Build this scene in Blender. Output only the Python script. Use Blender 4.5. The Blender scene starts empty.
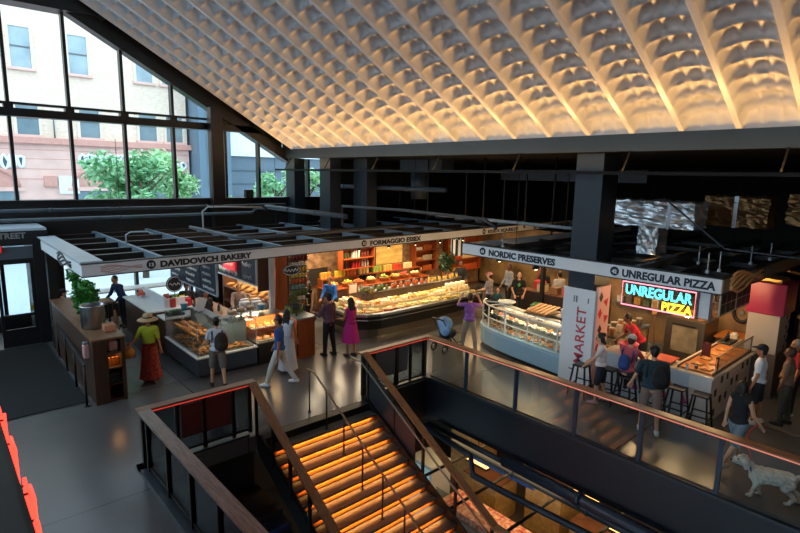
import bpy, bmesh, math, random
from mathutils import Vector, Matrix
random.seed(7)
S = bpy.context.scene
COL = S.collection
PI = math.pi
def R(a): return math.radians(a)
def lin(c): return c / 12.92 if c <= .04045 else ((c + .055) / 1.055) ** 2.4
def rgb(h):
    h = h.lstrip('#'); return tuple(lin(int(h[i:i + 2], 16) / 255) for i in (0, 2, 4))
# ---------------------------------------------------------------- materials
MATS = {}
def mat(name, hexc, rough=.5, metal=0., var=.0, scale=8., hex2=None, emit=0., spec=.5, bump=0., stretch=None):
    if name in MATS: return MATS[name]
    m = bpy.data.materials.new(name); m.use_nodes = True
    nt = m.node_tree; b = nt.nodes['Principled BSDF']
    c = rgb(hexc)
    b.inputs['Base Color'].default_value = (*c, 1); b.inputs['Roughness'].default_value = rough
    b.inputs['Metallic'].default_value = metal; b.inputs['Specular IOR Level'].default_value = spec
    if var or hex2 or bump:
        tc = nt.nodes.new('ShaderNodeTexCoord'); n = nt.nodes.new('ShaderNodeTexNoise')
        n.inputs['Scale'].default_value = scale; n.inputs['Detail'].default_value = 5
        src = tc.outputs['Object']
        if stretch:
            mp = nt.nodes.new('ShaderNodeMapping'); mp.inputs['Scale'].default_value = stretch
            nt.links.new(src, mp.inputs['Vector']); src = mp.outputs['Vector']
        nt.links.new(src, n.inputs['Vector'])
        r = nt.nodes.new('ShaderNodeValToRGB')
        c2 = rgb(hex2) if hex2 else tuple(min(1, x * (1 + var)) for x in c)
        c1 = c if hex2 else tuple(x * (1 - var) for x in c)
        r.color_ramp.elements[0].position = .35; r.color_ramp.elements[1].position = .65
        r.color_ramp.elements[0].color = (*c1, 1); r.color_ramp.elements[1].color = (*c2, 1)
        nt.links.new(n.outputs['Fac'], r.inputs['Fac']); nt.links.new(r.outputs['Color'], b.inputs['Base Color'])
        if bump:
            bp = nt.nodes.new('ShaderNodeBump'); bp.inputs['Strength'].default_value = bump; bp.inputs['Distance'].default_value = .02
            nt.links.new(n.outputs['Fac'], bp.inputs['Height']); nt.links.new(bp.outputs['Normal'], b.inputs['Normal'])
    if emit:
        b.inputs['Emission Color'].default_value = (*c, 1); b.inputs['Emission Strength'].default_value = emit
    MATS[name] = m
    return m
def glassmat(name, tint='#eef6f6', refl=.12, rough=.02):
    if name in MATS: return MATS[name]
    m = bpy.data.materials.new(name); m.use_nodes = True; nt = m.node_tree
    for n in list(nt.nodes): nt.nodes.remove(n)
    o = nt.nodes.new('ShaderNodeOutputMaterial'); t = nt.nodes.new('ShaderNodeBsdfTransparent'); g = nt.nodes.new('ShaderNodeBsdfGlossy')
    x = nt.nodes.new('ShaderNodeMixShader'); f = nt.nodes.new('ShaderNodeLayerWeight'); mm = nt.nodes.new('ShaderNodeMath')
    t.inputs['Color'].default_value = (*rgb(tint), 1); g.inputs['Roughness'].default_value = rough
    f.inputs['Blend'].default_value = .25; mm.operation = 'MULTIPLY_ADD'; mm.inputs[1].default_value = .5; mm.inputs[2].default_value = refl * .3
    nt.links.new(f.outputs['Fresnel'], mm.inputs[0]); nt.links.new(mm.outputs[0], x.inputs[0])
    nt.links.new(t.outputs[0], x.inputs[1]); nt.links.new(g.outputs[0], x.inputs[2]); nt.links.new(x.outputs[0], o.inputs[0])
    MATS[name] = m
    return m
GLASS = glassmat('pane glass', '#f2f7f8', .1)
CASEGLASS = glassmat('case glass', '#e4f2f2', .2)
SMOKE = glassmat('railing glass', '#9aa3aa', .2)
BLACK = mat('black steel', '#101214', .45, var=.15, scale=3)
DARK = mat('dark grey paint', '#1b2026', .6, var=.15, scale=2)
NAVY = mat('blue grey paint', '#1b2833', .45, var=.12, scale=1.5)
GREYFRAME = mat('pale grey frame', '#a9b4bd', .45, var=.06, scale=3)
WHITE = mat('white board', '#dfe0e0', .5, var=.03, scale=4)
WHITE2 = mat('white counter', '#d9dde0', .3, var=.04)
INK = mat('black lettering', '#14181e', .5)
WOOD = mat('brown wood', '#6b4630', .5, hex2='#553523', scale=5, stretch=(1, 1, .12))
WOODX = mat('walnut boards', '#5a3f2c', .5, hex2='#42301f', scale=5, stretch=(.2, 4, 4))
CAPWOOD = mat('rail cap wood', '#8a6446', .38, hex2='#6b4a33', scale=14, stretch=(4, .3, 1))
CAPWOODX = mat('rail cap wood across', '#8a6446', .38, hex2='#6b4a33', scale=14, stretch=(.3, 4, 1))
STEEL = mat('brushed steel', '#b9bcc0', .28, 1., var=.06, scale=30)
CHROME = mat('chrome', '#d6d9dc', .15, 1.)
PIPE = mat('painted pipe', '#3a4650', .45, var=.15, scale=3)
PIPEB = mat('dark blue pipe', '#1a2a3a', .4, var=.15, scale=3)
REDP = mat('red paint', '#c02230', .4)
# ---------------------------------------------------------------- mesh collector
class MB:
    def __init__(s): s.v = []; s.f = []; s.sm = []
    def add(s, vs, fs, smooth=False):
        o = len(s.v); s.v += [tuple(v) for v in vs]; s.f += [tuple(i + o for i in f) for f in fs]; s.sm += [smooth] * len(fs); return s
    def box(s, x0, x1, y0, y1, z0, z1):
        if x0 > x1: x0, x1 = x1, x0
        if y0 > y1: y0, y1 = y1, y0
        if z0 > z1: z0, z1 = z1, z0
        return s.add([(x, y, z) for x in (x0, x1) for y in (y0, y1) for z in (z0, z1)],
              [(0, 1, 3, 2), (4, 6, 7, 5), (0, 4, 5, 1), (2, 3, 7, 6), (0, 2, 6, 4), (1, 5, 7, 3)])
    def rbox(s, x0, x1, y0, y1, z0, z1, b=.02):
        # box with chamfered edges
        bm = bmesh.new(); bmesh.ops.create_cube(bm, size=1)
        for v in bm.verts: v.co = Vector(((x0 + x1) / 2 + v.co.x * (x1 - x0), (y0 + y1) / 2 + v.co.y * (y1 - y0), (z0 + z1) / 2 + v.co.z * (z1 - z0)))
        bmesh.ops.bevel(bm, geom=bm.edges[:], offset=b, segments=2, affect='EDGES', profile=.5)
        bm.verts.index_update(); s.add([v.co for v in bm.verts], [[v.index for v in f.verts] for f in bm.faces]); bm.free(); return s
    def prism(s, poly, z0, z1):   # poly of (x, y), counter clockwise
        n = len(poly); a = sum(poly[i][0] * poly[(i + 1) % n][1] - poly[(i + 1) % n][0] * poly[i][1] for i in range(n))
        if a < 0: poly = poly[::-1]
        return s.add([(x, y, z0) for x, y in poly] + [(x, y, z1) for x, y in poly],
              [tuple(range(n - 1, -1, -1)), tuple(range(n, 2 * n))] + [(i, (i + 1) % n, n + (i + 1) % n, n + i) for i in range(n)])
    def bar(s, p0, p1, w, h, up=(0, 0, 1)):   # box beam from p0 to p1, w wide, h high
        p0 = Vector(p0); p1 = Vector(p1); d = (p1 - p0).normalized(); u = Vector(up)
        if abs(d.dot(u)) > .98: u = Vector((0, 1, 0))
        r = d.cross(u).normalized(); u = r.cross(d)
        vs = [p + r * a * w / 2 + u * b * h / 2 for p in (p0, p1) for a, b in ((-1, -1), (1, -1), (1, 1), (-1, 1))]
        return s.add(vs, [(0, 1, 2, 3), (7, 6, 5, 4), (0, 4, 5, 1), (1, 5, 6, 2), (2, 6, 7, 3), (3, 7, 4, 0)])
    def tube(s, path, r, n=8, closed=False):
        P = [Vector(p) for p in path]; m = len(P); rs = r if isinstance(r, (list, tuple)) else [r] * m
        vs = []; ref = None
        for i, p in enumerate(P):
            d = (P[(i + 1) % m] - P[i - 1]) if closed else (P[min(i + 1, m - 1)] - P[max(i - 1, 0)])
            d = d.normalized() if d.length > 1e-9 else Vector((0, 0, 1))
            if ref is None: ref = Vector((0, 0, 1)) if abs(d.z) < .9 else Vector((1, 0, 0))
            a = d.cross(ref).normalized(); b = a.cross(d); ref = b if abs(d.dot(b)) < .9 else ref
            vs += [p + (a * math.cos(2 * PI * k / n) + b * math.sin(2 * PI * k / n)) * rs[i] for k in range(n)]
        fs = [(i * n + k, i * n + (k + 1) % n, ((i + 1) % m) * n + (k + 1) % n, ((i + 1) % m) * n + k) for i in range(m if closed else m - 1) for k in range(n)]
        s.add(vs, fs, True)
        if not closed: s.f += [tuple(len(s.v) - m * n + k for k in range(n - 1, -1, -1)), tuple(len(s.v) - n + k for k in range(n))]; s.sm += [False, False]
        return s
    def cyl(s, p0, p1, r, n=12): return s.tube([p0, p1], r, n)
    def lathe(s, prof, c=(0, 0, 0), n=16, sx=1, sy=1, smooth=True):
        m = len(prof)
        vs = [(c[0] + r * math.cos(2 * PI * k / n) * sx, c[1] + r * math.sin(2 * PI * k / n) * sy, c[2] + z) for r, z in prof for k in range(n)]
        fs = [(i * n + k, i * n + (k + 1) % n, (i + 1) * n + (k + 1) % n, (i + 1) * n + k) for i in range(m - 1) for k in range(n)]
        return s.add(vs, fs + [tuple(range(n - 1, -1, -1)), tuple((m - 1) * n + k for k in range(n))], smooth)
    def ball(s, c, r, n=10, m=7, rot=None):
        rr = r if isinstance(r, (tuple, list)) else (r, r, r); vs = []
        for i in range(m + 1):
            t = PI * (i + .02) / (m + .04)
            for k in range(n):
                v = Vector((rr[0] * math.sin(t) * math.cos(2 * PI * k / n), rr[1] * math.sin(t) * math.sin(2 * PI * k / n), rr[2] * math.cos(t)))
                if rot is not None: v = rot @ v
                vs.append(Vector(c) + v)
        fs = [(i * n + k, (i + 1) * n + k, (i + 1) * n + (k + 1) % n, i * n + (k + 1) % n) for i in range(m) for k in range(n)]
        return s.add(vs, fs + [tuple(range(n)), tuple(m * n + k for k in range(n - 1, -1, -1))], True)
    def capsule(s, p0, p1, r0, r1, n=10):
        p0 = Vector(p0); p1 = Vector(p1); d = (p1 - p0).normalized(); q = []; rs = []
        for t in (-.98, -.75, -.4, 0): q.append(p0 + d * r0 * t); rs.append(r0 * math.sqrt(max(.02, 1 - t * t)))
        for t in (0, .4, .75, .98): q.append(p1 + d * r1 * t); rs.append(r1 * math.sqrt(max(.02, 1 - t * t)))
        return s.tube(q, rs, n)
    def mesh(s, name, off=(0, 0, 0)):
        me = bpy.data.meshes.new(name); o = Vector(off)
        me.from_pydata([Vector(v) - o for v in s.v], [], s.f)
        me.polygons.foreach_set('use_smooth', s.sm[:len(me.polygons)]); me.update(); return me
    def build(s, name, m, parent=None, kind=None, **k):
        off = wloc(parent)
        ob = bpy.data.objects.new(name, s.mesh(name, off)); COL.objects.link(ob); ob.data.materials.append(m)
        if parent: ob.parent = parent
        if kind: ob['kind'] = kind
        if k: tag(ob, **k)
        return ob
def wloc(o):
    v = Vector((0, 0, 0))
    while o: v += o.location; o = o.parent
    return v
def tag(o, label=None, cat=None, group=None, kind=None):
    if label: o['label'] = label
    if cat: o['category'] = cat
    if group: o['group'] = group
    if kind: o['kind'] = kind
    return o
def thing(name, label, cat, loc=(0, 0, 0), group=None):
    o = bpy.data.objects.new(name, None); COL.objects.link(o); o.location = loc; o.empty_display_size = .1
    return tag(o, label, cat, group)
def st(o): o['kind'] = 'structure'; return o
def dup(root, loc, rz=0., label=None, group=None, sc=None):
    r = root.copy(); COL.objects.link(r); r.location = loc; r.rotation_euler = (0, 0, rz)
    if sc: r.scale = (sc, sc, sc) if not isinstance(sc, tuple) else sc
    if label: r['label'] = label
    if group: r['group'] = group
    for ch in list(root.children):
        c = ch.copy(); COL.objects.link(c); c.parent = r
        for g in ch.children:
            d = g.copy(); COL.objects.link(d); d.parent = c
    return r
class Stock:   # first use moves the prototype, later uses copy it
    def __init__(s, root): s.r = root; s.used = False
    def put(s, loc, rz=0., label=None, group=None, sc=None):
        if s.used: return dup(s.r, loc, rz, label, group, sc)
        s.used = True; r = s.r; r.location = loc; r.rotation_euler = (0, 0, rz)
        if sc: r.scale = (sc, sc, sc) if not isinstance(sc, tuple) else sc
        if label: r['label'] = label
        if group: r['group'] = group
        return r
def evalmesh(ob, name):
    dg = bpy.context.evaluated_depsgraph_get(); me = bpy.data.meshes.new_from_object(ob.evaluated_get(dg)); me.name = name; return me
def fused(mb, name, m, parent=None, voxel=.014, smooth=4):
    off = wloc(parent)
    ob = bpy.data.objects.new(name, mb.mesh(name, off)); COL.objects.link(ob)
    r = ob.modifiers.new('r', 'REMESH'); r.mode = 'VOXEL'; r.voxel_size = voxel; r.use_smooth_shade = True
    q = ob.modifiers.new('s', 'SMOOTH'); q.iterations = smooth; q.factor = .5
    me = evalmesh(ob, name); ob.modifiers.clear(); ob.data = me; me.materials.clear(); me.materials.append(m)
    if parent: ob.parent = parent
    return ob
def text(name, body, m, frame, width=None, size=.3, parent=None, ext=.004, bold=0., outline=0., align='LEFT', height=None):
    """frame = (origin, x axis, y axis) in world space"""
    cu = bpy.data.curves.new(name, 'FONT'); cu.body = body; cu.size = size; cu.extrude = ext; cu.offset = bold; cu.align_x = align
    cu.resolution_u = 3
    if outline: cu.fill_mode = 'NONE'; cu.extrude = 0; cu.bevel_depth = outline; cu.bevel_resolution = 1
    ob = bpy.data.objects.new(name, cu); COL.objects.link(ob); bpy.context.view_layer.update()
    me = evalmesh(ob, name); bpy.data.objects.remove(ob); bpy.data.curves.remove(cu)
    xs = [v.co.x for v in me.vertices]; ys = [v.co.y for v in me.vertices]
    kx = width / (max(xs) - min(xs)) if width else 1.
    ky = height / (max(ys) - min(ys)) if height else (kx if width else 1)
    o, ax, ay = Vector(frame[0]), Vector(frame[1]), Vector(frame[2]); az = ax.cross(ay); off = wloc(parent)
    x0 = min(xs) if align == 'LEFT' else 0
    for v in me.vertices: v.co = o + ax * ((v.co.x - x0) * kx) + ay * (v.co.y * ky) + az * v.co.z - off
    ob = bpy.data.objects.new(name, me); COL.objects.link(ob); me.materials.clear(); me.materials.append(m)
    if parent: ob.parent = parent
    return ob
X_, Y_, Z_ = Vector((1, 0, 0)), Vector((0, 1, 0)), Vector((0, 0, 1))
def faceY(p): return (p, X_, Z_)          # writing read from -Y
def faceX(p): return (p, -Y_, Z_)         # writing read from -X
# ---------------------------------------------------------------- camera, render, world
cam = bpy.data.cameras.new('camera'); co = bpy.data.objects.new('camera', cam); COL.objects.link(co); S.camera = co
cam.sensor_width = 36; cam.lens = 533 / 800 * 36; cam.clip_start = .05; cam.clip_end = 300
cam.shift_x = 0; cam.shift_y = 0
az, pi_, ro = R(48.2), R(9.7), R(1.1)
fw = Vector((math.cos(az) * math.cos(pi_), math.sin(az) * math.cos(pi_), -math.sin(pi_))); rt = Vector((math.sin(az), -math.cos(az), 0)); up = rt.cross(fw)
r2 = rt * math.cos(ro) + up * math.sin(ro); u2 = up * math.cos(ro) - rt * math.sin(ro)
co.matrix_world = Matrix(((r2.x, u2.x, -fw.x, 0), (r2.y, u2.y, -fw.y, 0), (r2.z, u2.z, -fw.z, 5.0), (0, 0, 0, 1)))
S.view_settings.view_transform = 'Standard'; S.view_settings.look = 'None'; S.view_settings.gamma = 1; S.view_settings.use_curve_mapping = False
S.view_settings.exposure = 0.0
w = bpy.data.worlds.new('sky'); S.world = w; w.use_nodes = True
bg = w.node_tree.nodes['Background']; bg.inputs['Color'].default_value = (.67, .86, 1., 1); bg.inputs['Strength'].default_value = 4.0
def lamp(name, typ, loc, energy, color, size=.5, rot=(0, 0, 0), sy=None, spot=None, blend=.5):
    l = bpy.data.lights.new(name, typ); l.energy = energy; l.color = color
    if typ == 'AREA':
        l.shape = 'RECTANGLE'; l.size = size; l.size_y = sy or size
    else: l.shadow_soft_size = size
    if spot: l.spot_size = R(spot); l.spot_blend = blend
    o = bpy.data.objects.new(name, l); COL.objects.link(o); o.location = loc; o.rotation_euler = rot; return o
WARM = (1., .62, .28); WARMW = (1., .78, .5); AMBER = (1., .48, .13); DAY = (.72, .86, 1.)
# ================================================================ the setting
FLOOR = bpy.data.materials.new('polished concrete'); FLOOR.use_nodes = True
nt = FLOOR.node_tree; b = nt.nodes['Principled BSDF']; tc = nt.nodes.new('ShaderNodeTexCoord')
n1 = nt.nodes.new('ShaderNodeTexNoise'); n1.inputs['Scale'].default_value = .7; n1.inputs['Detail'].default_value = 8
n2 = nt.nodes.new('ShaderNodeTexNoise'); n2.inputs['Scale'].default_value = 40
rp = nt.nodes.new('ShaderNodeValToRGB'); rp.color_ramp.elements[0].color = (*rgb('#54565a'), 1); rp.color_ramp.elements[1].color = (*rgb('#605f5e'), 1)
rp.color_ramp.elements[0].position = .3; rp.color_ramp.elements[1].position = .7
nt.links.new(tc.outputs['Object'], n1.inputs['Vector']); nt.links.new(n1.outputs['Fac'], rp.inputs['Fac'])
# saw-cut joints every 4.2 m
br = nt.nodes.new('ShaderNodeTexBrick'); br.offset = 0; br.inputs['Scale'].default_value = 1; br.inputs['Brick Width'].default_value = 4.2; br.inputs['Row Height'].default_value = 4.2; br.inputs['Mortar Size'].default_value = .012
br.inputs['Color1'].default_value = br.inputs['Color2'].default_value = (1, 1, 1, 1); br.inputs['Mortar'].default_value = (.35, .35, .35, 1)
nt.links.new(tc.outputs['Object'], br.inputs['Vector'])
mx = nt.nodes.new('ShaderNodeMix'); mx.data_type = 'RGBA'; mx.blend_type = 'MULTIPLY'; mx.inputs[0].default_value = 1
nt.links.new(rp.outputs['Color'], mx.inputs[6]); nt.links.new(br.outputs['Color'], mx.inputs[7]); nt.links.new(mx.outputs[2], b.inputs['Base Color'])
rr = nt.nodes.new('ShaderNodeMapRange'); rr.inputs['To Min'].default_value = .2; rr.inputs['To Max'].default_value = .3
nt.links.new(n1.outputs['Fac'], rr.inputs['Value']); nt.links.new(rr.outputs[0], b.inputs['Roughness'])
VX0, VX1, VY = 2.62, 9.0, 8.95
fl = MB().box(-5, VX0, -6, VY, -.3, 0).box(-5, 32, VY, 20.4, -.3, 0).box(VX1, 32, -6, VY, -.3, 0)
st(fl.build('floor', FLOOR))
# slab edges round the opening
SLAB = mat('slab edge paint', '#0a151f', .5, var=.1, scale=1)
st(MB().box(8.98, 9.12, -6, 8.93, -.98, -.002).build('trim_1', SLAB))
st(MB().box(6.98, 8.979, 8.94, 9.06, -.98, -.002).build('trim_2', SLAB))
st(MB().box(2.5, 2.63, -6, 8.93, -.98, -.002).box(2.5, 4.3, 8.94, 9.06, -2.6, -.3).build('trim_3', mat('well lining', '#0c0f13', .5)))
st(MB().box(2.28, 2.60, 1., 9.2, 0, .05).box(2.28, 4.25, 8.98, 9.2, 0, .05).build('trim_4', mat('kerb steel', '#27333d', .35, var=.1, scale=2)))
st(MB().box(7.05, 9.2, 8.98, 9.14, 0, .05).box(8.98, 9.14, -6, 8.979, 0, .05).build('trim_5', mat('kerb steel right', '#232c33', .4, var=.1, scale=2)))
LOWF = mat('lower concrete', '#4a443c', .4, var=.2, scale=1)
st(MB().box(-5, 32, -6, 20.4, -4.9, -4.7).build('lower_floor', LOWF))
st(MB().box(-5, 2.5, 8.0, 8.1, -4.7, -.31).box(13.6, 13.7, -6, 20, -4.7, -.31).box(2.5, 13.6, 14, 14.1, -4.7, -.31).build('wall_lower', mat('lower wall', '#3c332a', .7)))
# walls round the hall
WALLD = mat('hall wall', '#20242a', .7, var=.1, scale=1)
st(MB().box(-5.2, -5, -6, 20.4, -.3, 3.4).box(-5.2, -5, -6, 20.4, 8.4, 15.6).build('wall_left', WALLD))
w3 = MB()
for i in range(14): w3.box(-5.18, -5.02, -5.9 + i * 2.0, -5.8 + i * 2.0, 3.4, 8.4)
w3.box(-5.18, -5.02, -6, 20.2, 6.2, 6.35)
win3 = st(w3.build('window_3', mat('window frame paint side', '#0d0f12', .4)))
MB().add([(-5.1, -5.9, 3.4), (-5.1, 19.9, 3.4), (-5.1, 19.9, 8.4), (-5.1, -5.9, 8.4)], [(0, 1, 2, 3)]).build('pane', GLASS, win3)
st(MB().box(-5, 32, -6.2, -6, -4.9, 12.5).build('wall_back', WALLD))
st(MB().box(31.8, 32, -6, 20.4, -.3, 6).build('wall_right', mat('far hall wall', '#1a1714', .7)))
# window wall at y = 20 .. 20.3
FR = mat('window frame paint', '#0d0f12', .4)
def ceil_z(x): return 5.92 + .568 * (11.39 - x)
f = MB()
f.box(-5, 13.6, 19.9, 20.3, 2.95, 4.0)                      # spandrel
f.box(-5, 13.6, 19.75, 20.3, 3.96, 4.03)
st(f.build('wall_window', mat('spandrel', '#14181c', .5)))
st(MB().box(13.6, 32, 20, 20.3, -.3, 6).build('wall_far', mat('back wall dark', '#15181b', .7)))
w1 = MB()
for x in [-4.16, -2.58, -1.0, .58, 2.16, 3.74, 5.33, 6.92, 8.82, 10.2]:
    w1.box(x - .045, x + .045, 19.95, 20.2, 4.03, min(9.75, ceil_z(x) - .3))
for x in (12.5, 13.5): w1.box(x - .045, x + .045, 19.95, 20.2, 4.03, 5.6)
w1.box(-5, 10.4, 19.8, 20.22, 6.52, 6.76)                     # main transom
w1.box(-5, 9.9, 19.98, 20.18, 6.88, 6.95)                     # thin transom over it
for x in [-1.0, .58, 2.16, 3.74, 5.33, 6.92, 8.82]: w1.box(x - .12, x + .12, 19.9, 20.2, 6.75, 6.9)
w1.box(-5, 4.9, 19.6, 20.3, 9.72, 10.1)                       # head beam
# raking head under the roof
w1.add([(3.6, y, z) for y in (19.8, 20.25) for z in (ceil_z(3.6) - .5, ceil_z(3.6) - .02)] + [(11.4, y, z) for y in (19.8, 20.25) for z in (ceil_z(11.4) - .46, ceil_z(11.4) - .02)],
       [(0, 1, 3, 2), (4, 6, 7, 5), (0, 4, 5, 1), (2, 3, 7, 6), (0, 2, 6, 4), (1, 5, 7, 3)])
win = st(w1.build('window_1', FR))
g = MB()
g.add([(-5, 20.1, 4.03), (11.3, 20.1, 4.03), (11.3, 20.1, 5.7), (4.2, 20.1, 9.75), (-5, 20.1, 9.75)], [(0, 1, 2, 3, 4)])
g.add([(11.3, 20.1, 4.03), (13.6, 20.1, 4.03), (13.6, 20.1, 5.6), (11.3, 20.1, 5.6)], [(0, 1, 2, 3)])
g.build('pane', GLASS, win)
w2 = MB()
w2.box(-5, 13.6, 19.95, 20.2, 0, .45).box(-5, 13.6, 19.95, 20.2, 2.8, 2.949)
for i in range(10): w2.box(-4.1 + 1.9 * i - .05, -4.1 + 1.9 * i + .05, 19.96, 20.18, .45, 2.8)
win2 = st(w2.build('window_2', FR))
MB().add([(-5, 20.1, .45), (13.6, 20.1, .45), (13.6, 20.1, 2.8), (-5, 20.1, 2.8)], [(0, 1, 2, 3)]).build('pane', GLASS, win2)
# coffered sloping ceiling: vaulted bays of translucent white scoops
CEIL = mat('white ceiling scoops', '#d2d1d0', .34, var=.02, scale=3)
def ceiling():
    mb = MB(); slope = math.hypot(1, .568); nx, nz = .568 / slope, 1 / slope     # normal pointing up out of the room
    per = 1.0; row = .40; L = (11.33 + 4.2) * slope; nrow = int(L / row)
    us = [0, .02, .04, .05]
    for j in range(3):
        for k in range(7): us.append(.055 + (j + (k + .02) / 7) * .89 / 3)
    us += [.945, .95, .96, .98, 1.0]
    y_start = -4.6; nb = 25; sub = 8
    prof = []
    for u in us:
        if u <= .051 or u >= .949: prof.append((u, 0., 0., 0.))
        else:
            a = (u - .055) / .89; a = min(max(a, 0), 1); vault = .2 * max(0, 1 - (2 * a - 1) ** 2) ** .5 + .02
            c = max(0, 1 - (2 * ((3 * a) % 1.) - 1) ** 2) ** .5
            prof.append((u, vault, c, 1.))
    vlist = [(i + k / sub) * row for i in range(nrow) for k in range(sub)] + [nrow * row]
    nu = len(prof)
    for bay in range(nb):
        y0 = y_start + bay * per
        if y0 + per > 19.99: break
        vs = []
        for q, s in enumerate(vlist):
            ph = (s / row) % 1.; cav = max(0, 1 - (2 * ph - 1) ** 2) ** .5
            for u, va, c, on in prof:
                h = va * min(1., s / .45) * on + on * .15 * cav * (.5 + .5 * c)
                d = s / slope
                vs.append((11.33 - d + nx * h, y0 + u * per, 5.95 + .568 * d + nz * h))
        m = len(vlist)
        mb.add(vs, [(q * nu + k, q * nu + k + 1, (q + 1) * nu + k + 1, (q + 1) * nu + k) for q in range(m - 1) for k in range(nu - 1)], True)
    return mb
ce = st(ceiling().build('ceiling', CEIL))
st(MB().add([(11.6, -6, 6.35), (11.6, 20.4, 6.35), (-5.2, 20.4, 15.9), (-5.2, -6, 15.9)], [(0, 1, 2, 3)]).box(-5.2, 11.4, 19.99, 20.3, 15.8, 15.85)
   .add([(-5.2, 20.28, 10.1), (4.0, 20.28, 10.1), (11.4, 20.28, 5.9), (11.4, 20.28, 6.4), (-5.2, 20.28, 15.9)], [(0, 1, 2, 3, 4)]).build('ceiling_deck', DARK))
st(MB().box(11.4, 32, -6, 20.4, 5.66, 5.9).build('ceiling_low', mat('black ceiling', '#0c0d0f', .8)))
st(MB().box(11.3, 11.62, -6, 20.0, 5.6, 5.96).build('trim_6', NAVY))
for i, (x0, x1, y0, y1) in enumerate([(11.4, 11.9, 19.3, 19.99), (11.4, 11.9, 16.75, 17.45), (12.3, 12.8, 15.7, 16.5), (11.76, 12.5, 6.2, 6.9)]):
    c = thing('column', ['blue grey steel column at the window end of the eave beam', 'blue grey steel column second from the windows under the eave beam', 'dim column behind the second blue grey column from the windows', 'large dark blue column behind the white market board'][i], 'column', ((x0 + x1) / 2, (y0 + y1) / 2, 0)); c['kind'] = 'structure'
    MB().rbox(x0, x1, y0, y1, .05, 5.6, .015).build('shaft', NAVY, c); MB().box(x0 - .03, x1 + .03, y0 - .03, y1 + .03, 0, .05).build('base_plate', DARK, c)
c = thing('column', 'tall black column splitting the big window wall', 'column', (8.28, 19.7, 0)); c['kind'] = 'structure'
MB().box(8.05, 8.5, 19.4, 19.75, .05, 7.3).build('shaft', FR, c); MB().box(8.0, 8.55, 19.35, 19.8, 0, .05).build('base_plate', FR, c)
st(MB().box(11.42, 11.62, -6, 20.3, 5.9, 6.5).build('trim_7', DARK))  # added board, stops sky light leaking in over the eave beam
# mezzanine edge on the left, with the neon sign hung on it
st(MB().box(-4.9, .22, -6, 8.5, 3.0, 3.3).build('mezzanine_floor', mat('mezzanine edge', '#1c1d1f', .6)))
# eave uplights: lamps in a slim channel hung along the inner side of the eave beam, shining up the slope of the ceiling
L = lamp('eave_light', 'AREA', (10.98, 8, 5.18), 230, (1., .56, .2), .06, (PI, 0, 0), 24)
for i in range(25):
    d = Vector((-.80, 0, .60))
    L = lamp('eave_spot', 'SPOT', (10.98, -3.9 + i, 5.19), 120, (1., .53, .18), .0, (-d).to_track_quat('Z', 'Y').to_euler(), spot=120, blend=1.)
up_bar = thing('uplight_bar', 'slim dark uplight channel along the eave beam under the ceiling', 'light', (11.2, 8, 5.1))
MB().box(10.92, 11.04, -4.5, 20, 5.10, 5.13).box(10.90, 10.92, -4.5, 20, 5.10, 5.17).build('channel', mat('matt black', '#08090a', .8), up_bar)
for i in range(9): MB().bar((11.0, -3 + i * 2.8, 5.12), (11.32, -3 + i * 2.8, 5.62), .03, .03).build('bracket', mat('matt black', '#08090a', .8), up_bar)
# ================================================================ stairs and railings
SX0, SX1 = 4.42, 6.95; NY, RUN, RISE = 8.72, .268, .15
TREAD = mat('dark stair tread', '#57524e', .5, var=.15, scale=6, stretch=(.4, 3, 3))
RISER = mat('amber wood riser', '#b5692c', .45, hex2='#8f5222', scale=6, stretch=(.5, 6, 6))
LEDA = mat('amber led', '#ffa040', .4, emit=2.2)
REDLED = mat('red led line', '#ff5040', .4, emit=.55)
sc = thing('staircase', 'wide staircase with amber lit risers going down from the concrete floor', 'staircase', (5.68, 8.7, 0)); 
NS = 15
for i in range(NS):
    z = -RISE * i; y = NY - RUN * i
    if i > 0: MB().box(SX0, SX1, y - .0, y + RUN + .02, z - .04, z).build('tread', TREAD, sc)
    MB().box(SX0, SX1, y + .05, y + .065, z - RISE - .0, z - .04).build('riser', RISER, sc)
    if i > 0: MB().box(SX0 + .08, SX1 - .14, y + .012, y + .02, z - .048, z - .041).build('led_strip', LEDA, sc)
MB().box(SX0, SX1, NY, 8.94, -.31, -.001).build('landing_edge', BLACK, sc)
for x in (SX0 - .045, SX1 + .005):
    m = MB(); e = NY - RUN * NS
    m.add([(x + dx, y, z) for dx in (0, .04) for y, z in ((9.0, .06), (9.0, -.32), (e, -RISE * NS - .32), (e, -RISE * NS + .14), (8.8, .06))],
          [(4, 3, 2, 1, 0), (5, 6, 7, 8, 9), (0, 1, 6, 5), (1, 2, 7, 6), (2, 3, 8, 7), (3, 4, 9, 8), (4, 0, 5, 9)]); m.build('stringer', BLACK, sc)
ye, ze = NY - RUN * NS, -RISE * NS
MB().box(2.7, SX1 + .05, -5.9, ye, ze - .2, ze).build('lower_landing', TREAD, sc)
for i in range(1, NS):   # light thrown back by the led strips under the nosings
    z = -RISE * i; y = NY - RUN * i
    lamp('stair_led_light', 'AREA', ((SX0 + SX1) / 2, y + .022, z - .058), 11., AMBER, SX1 - SX0 - .25, (-Vector((0, .55, -1))).to_track_quat('Z', 'Y').to_euler(), .02)
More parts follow.
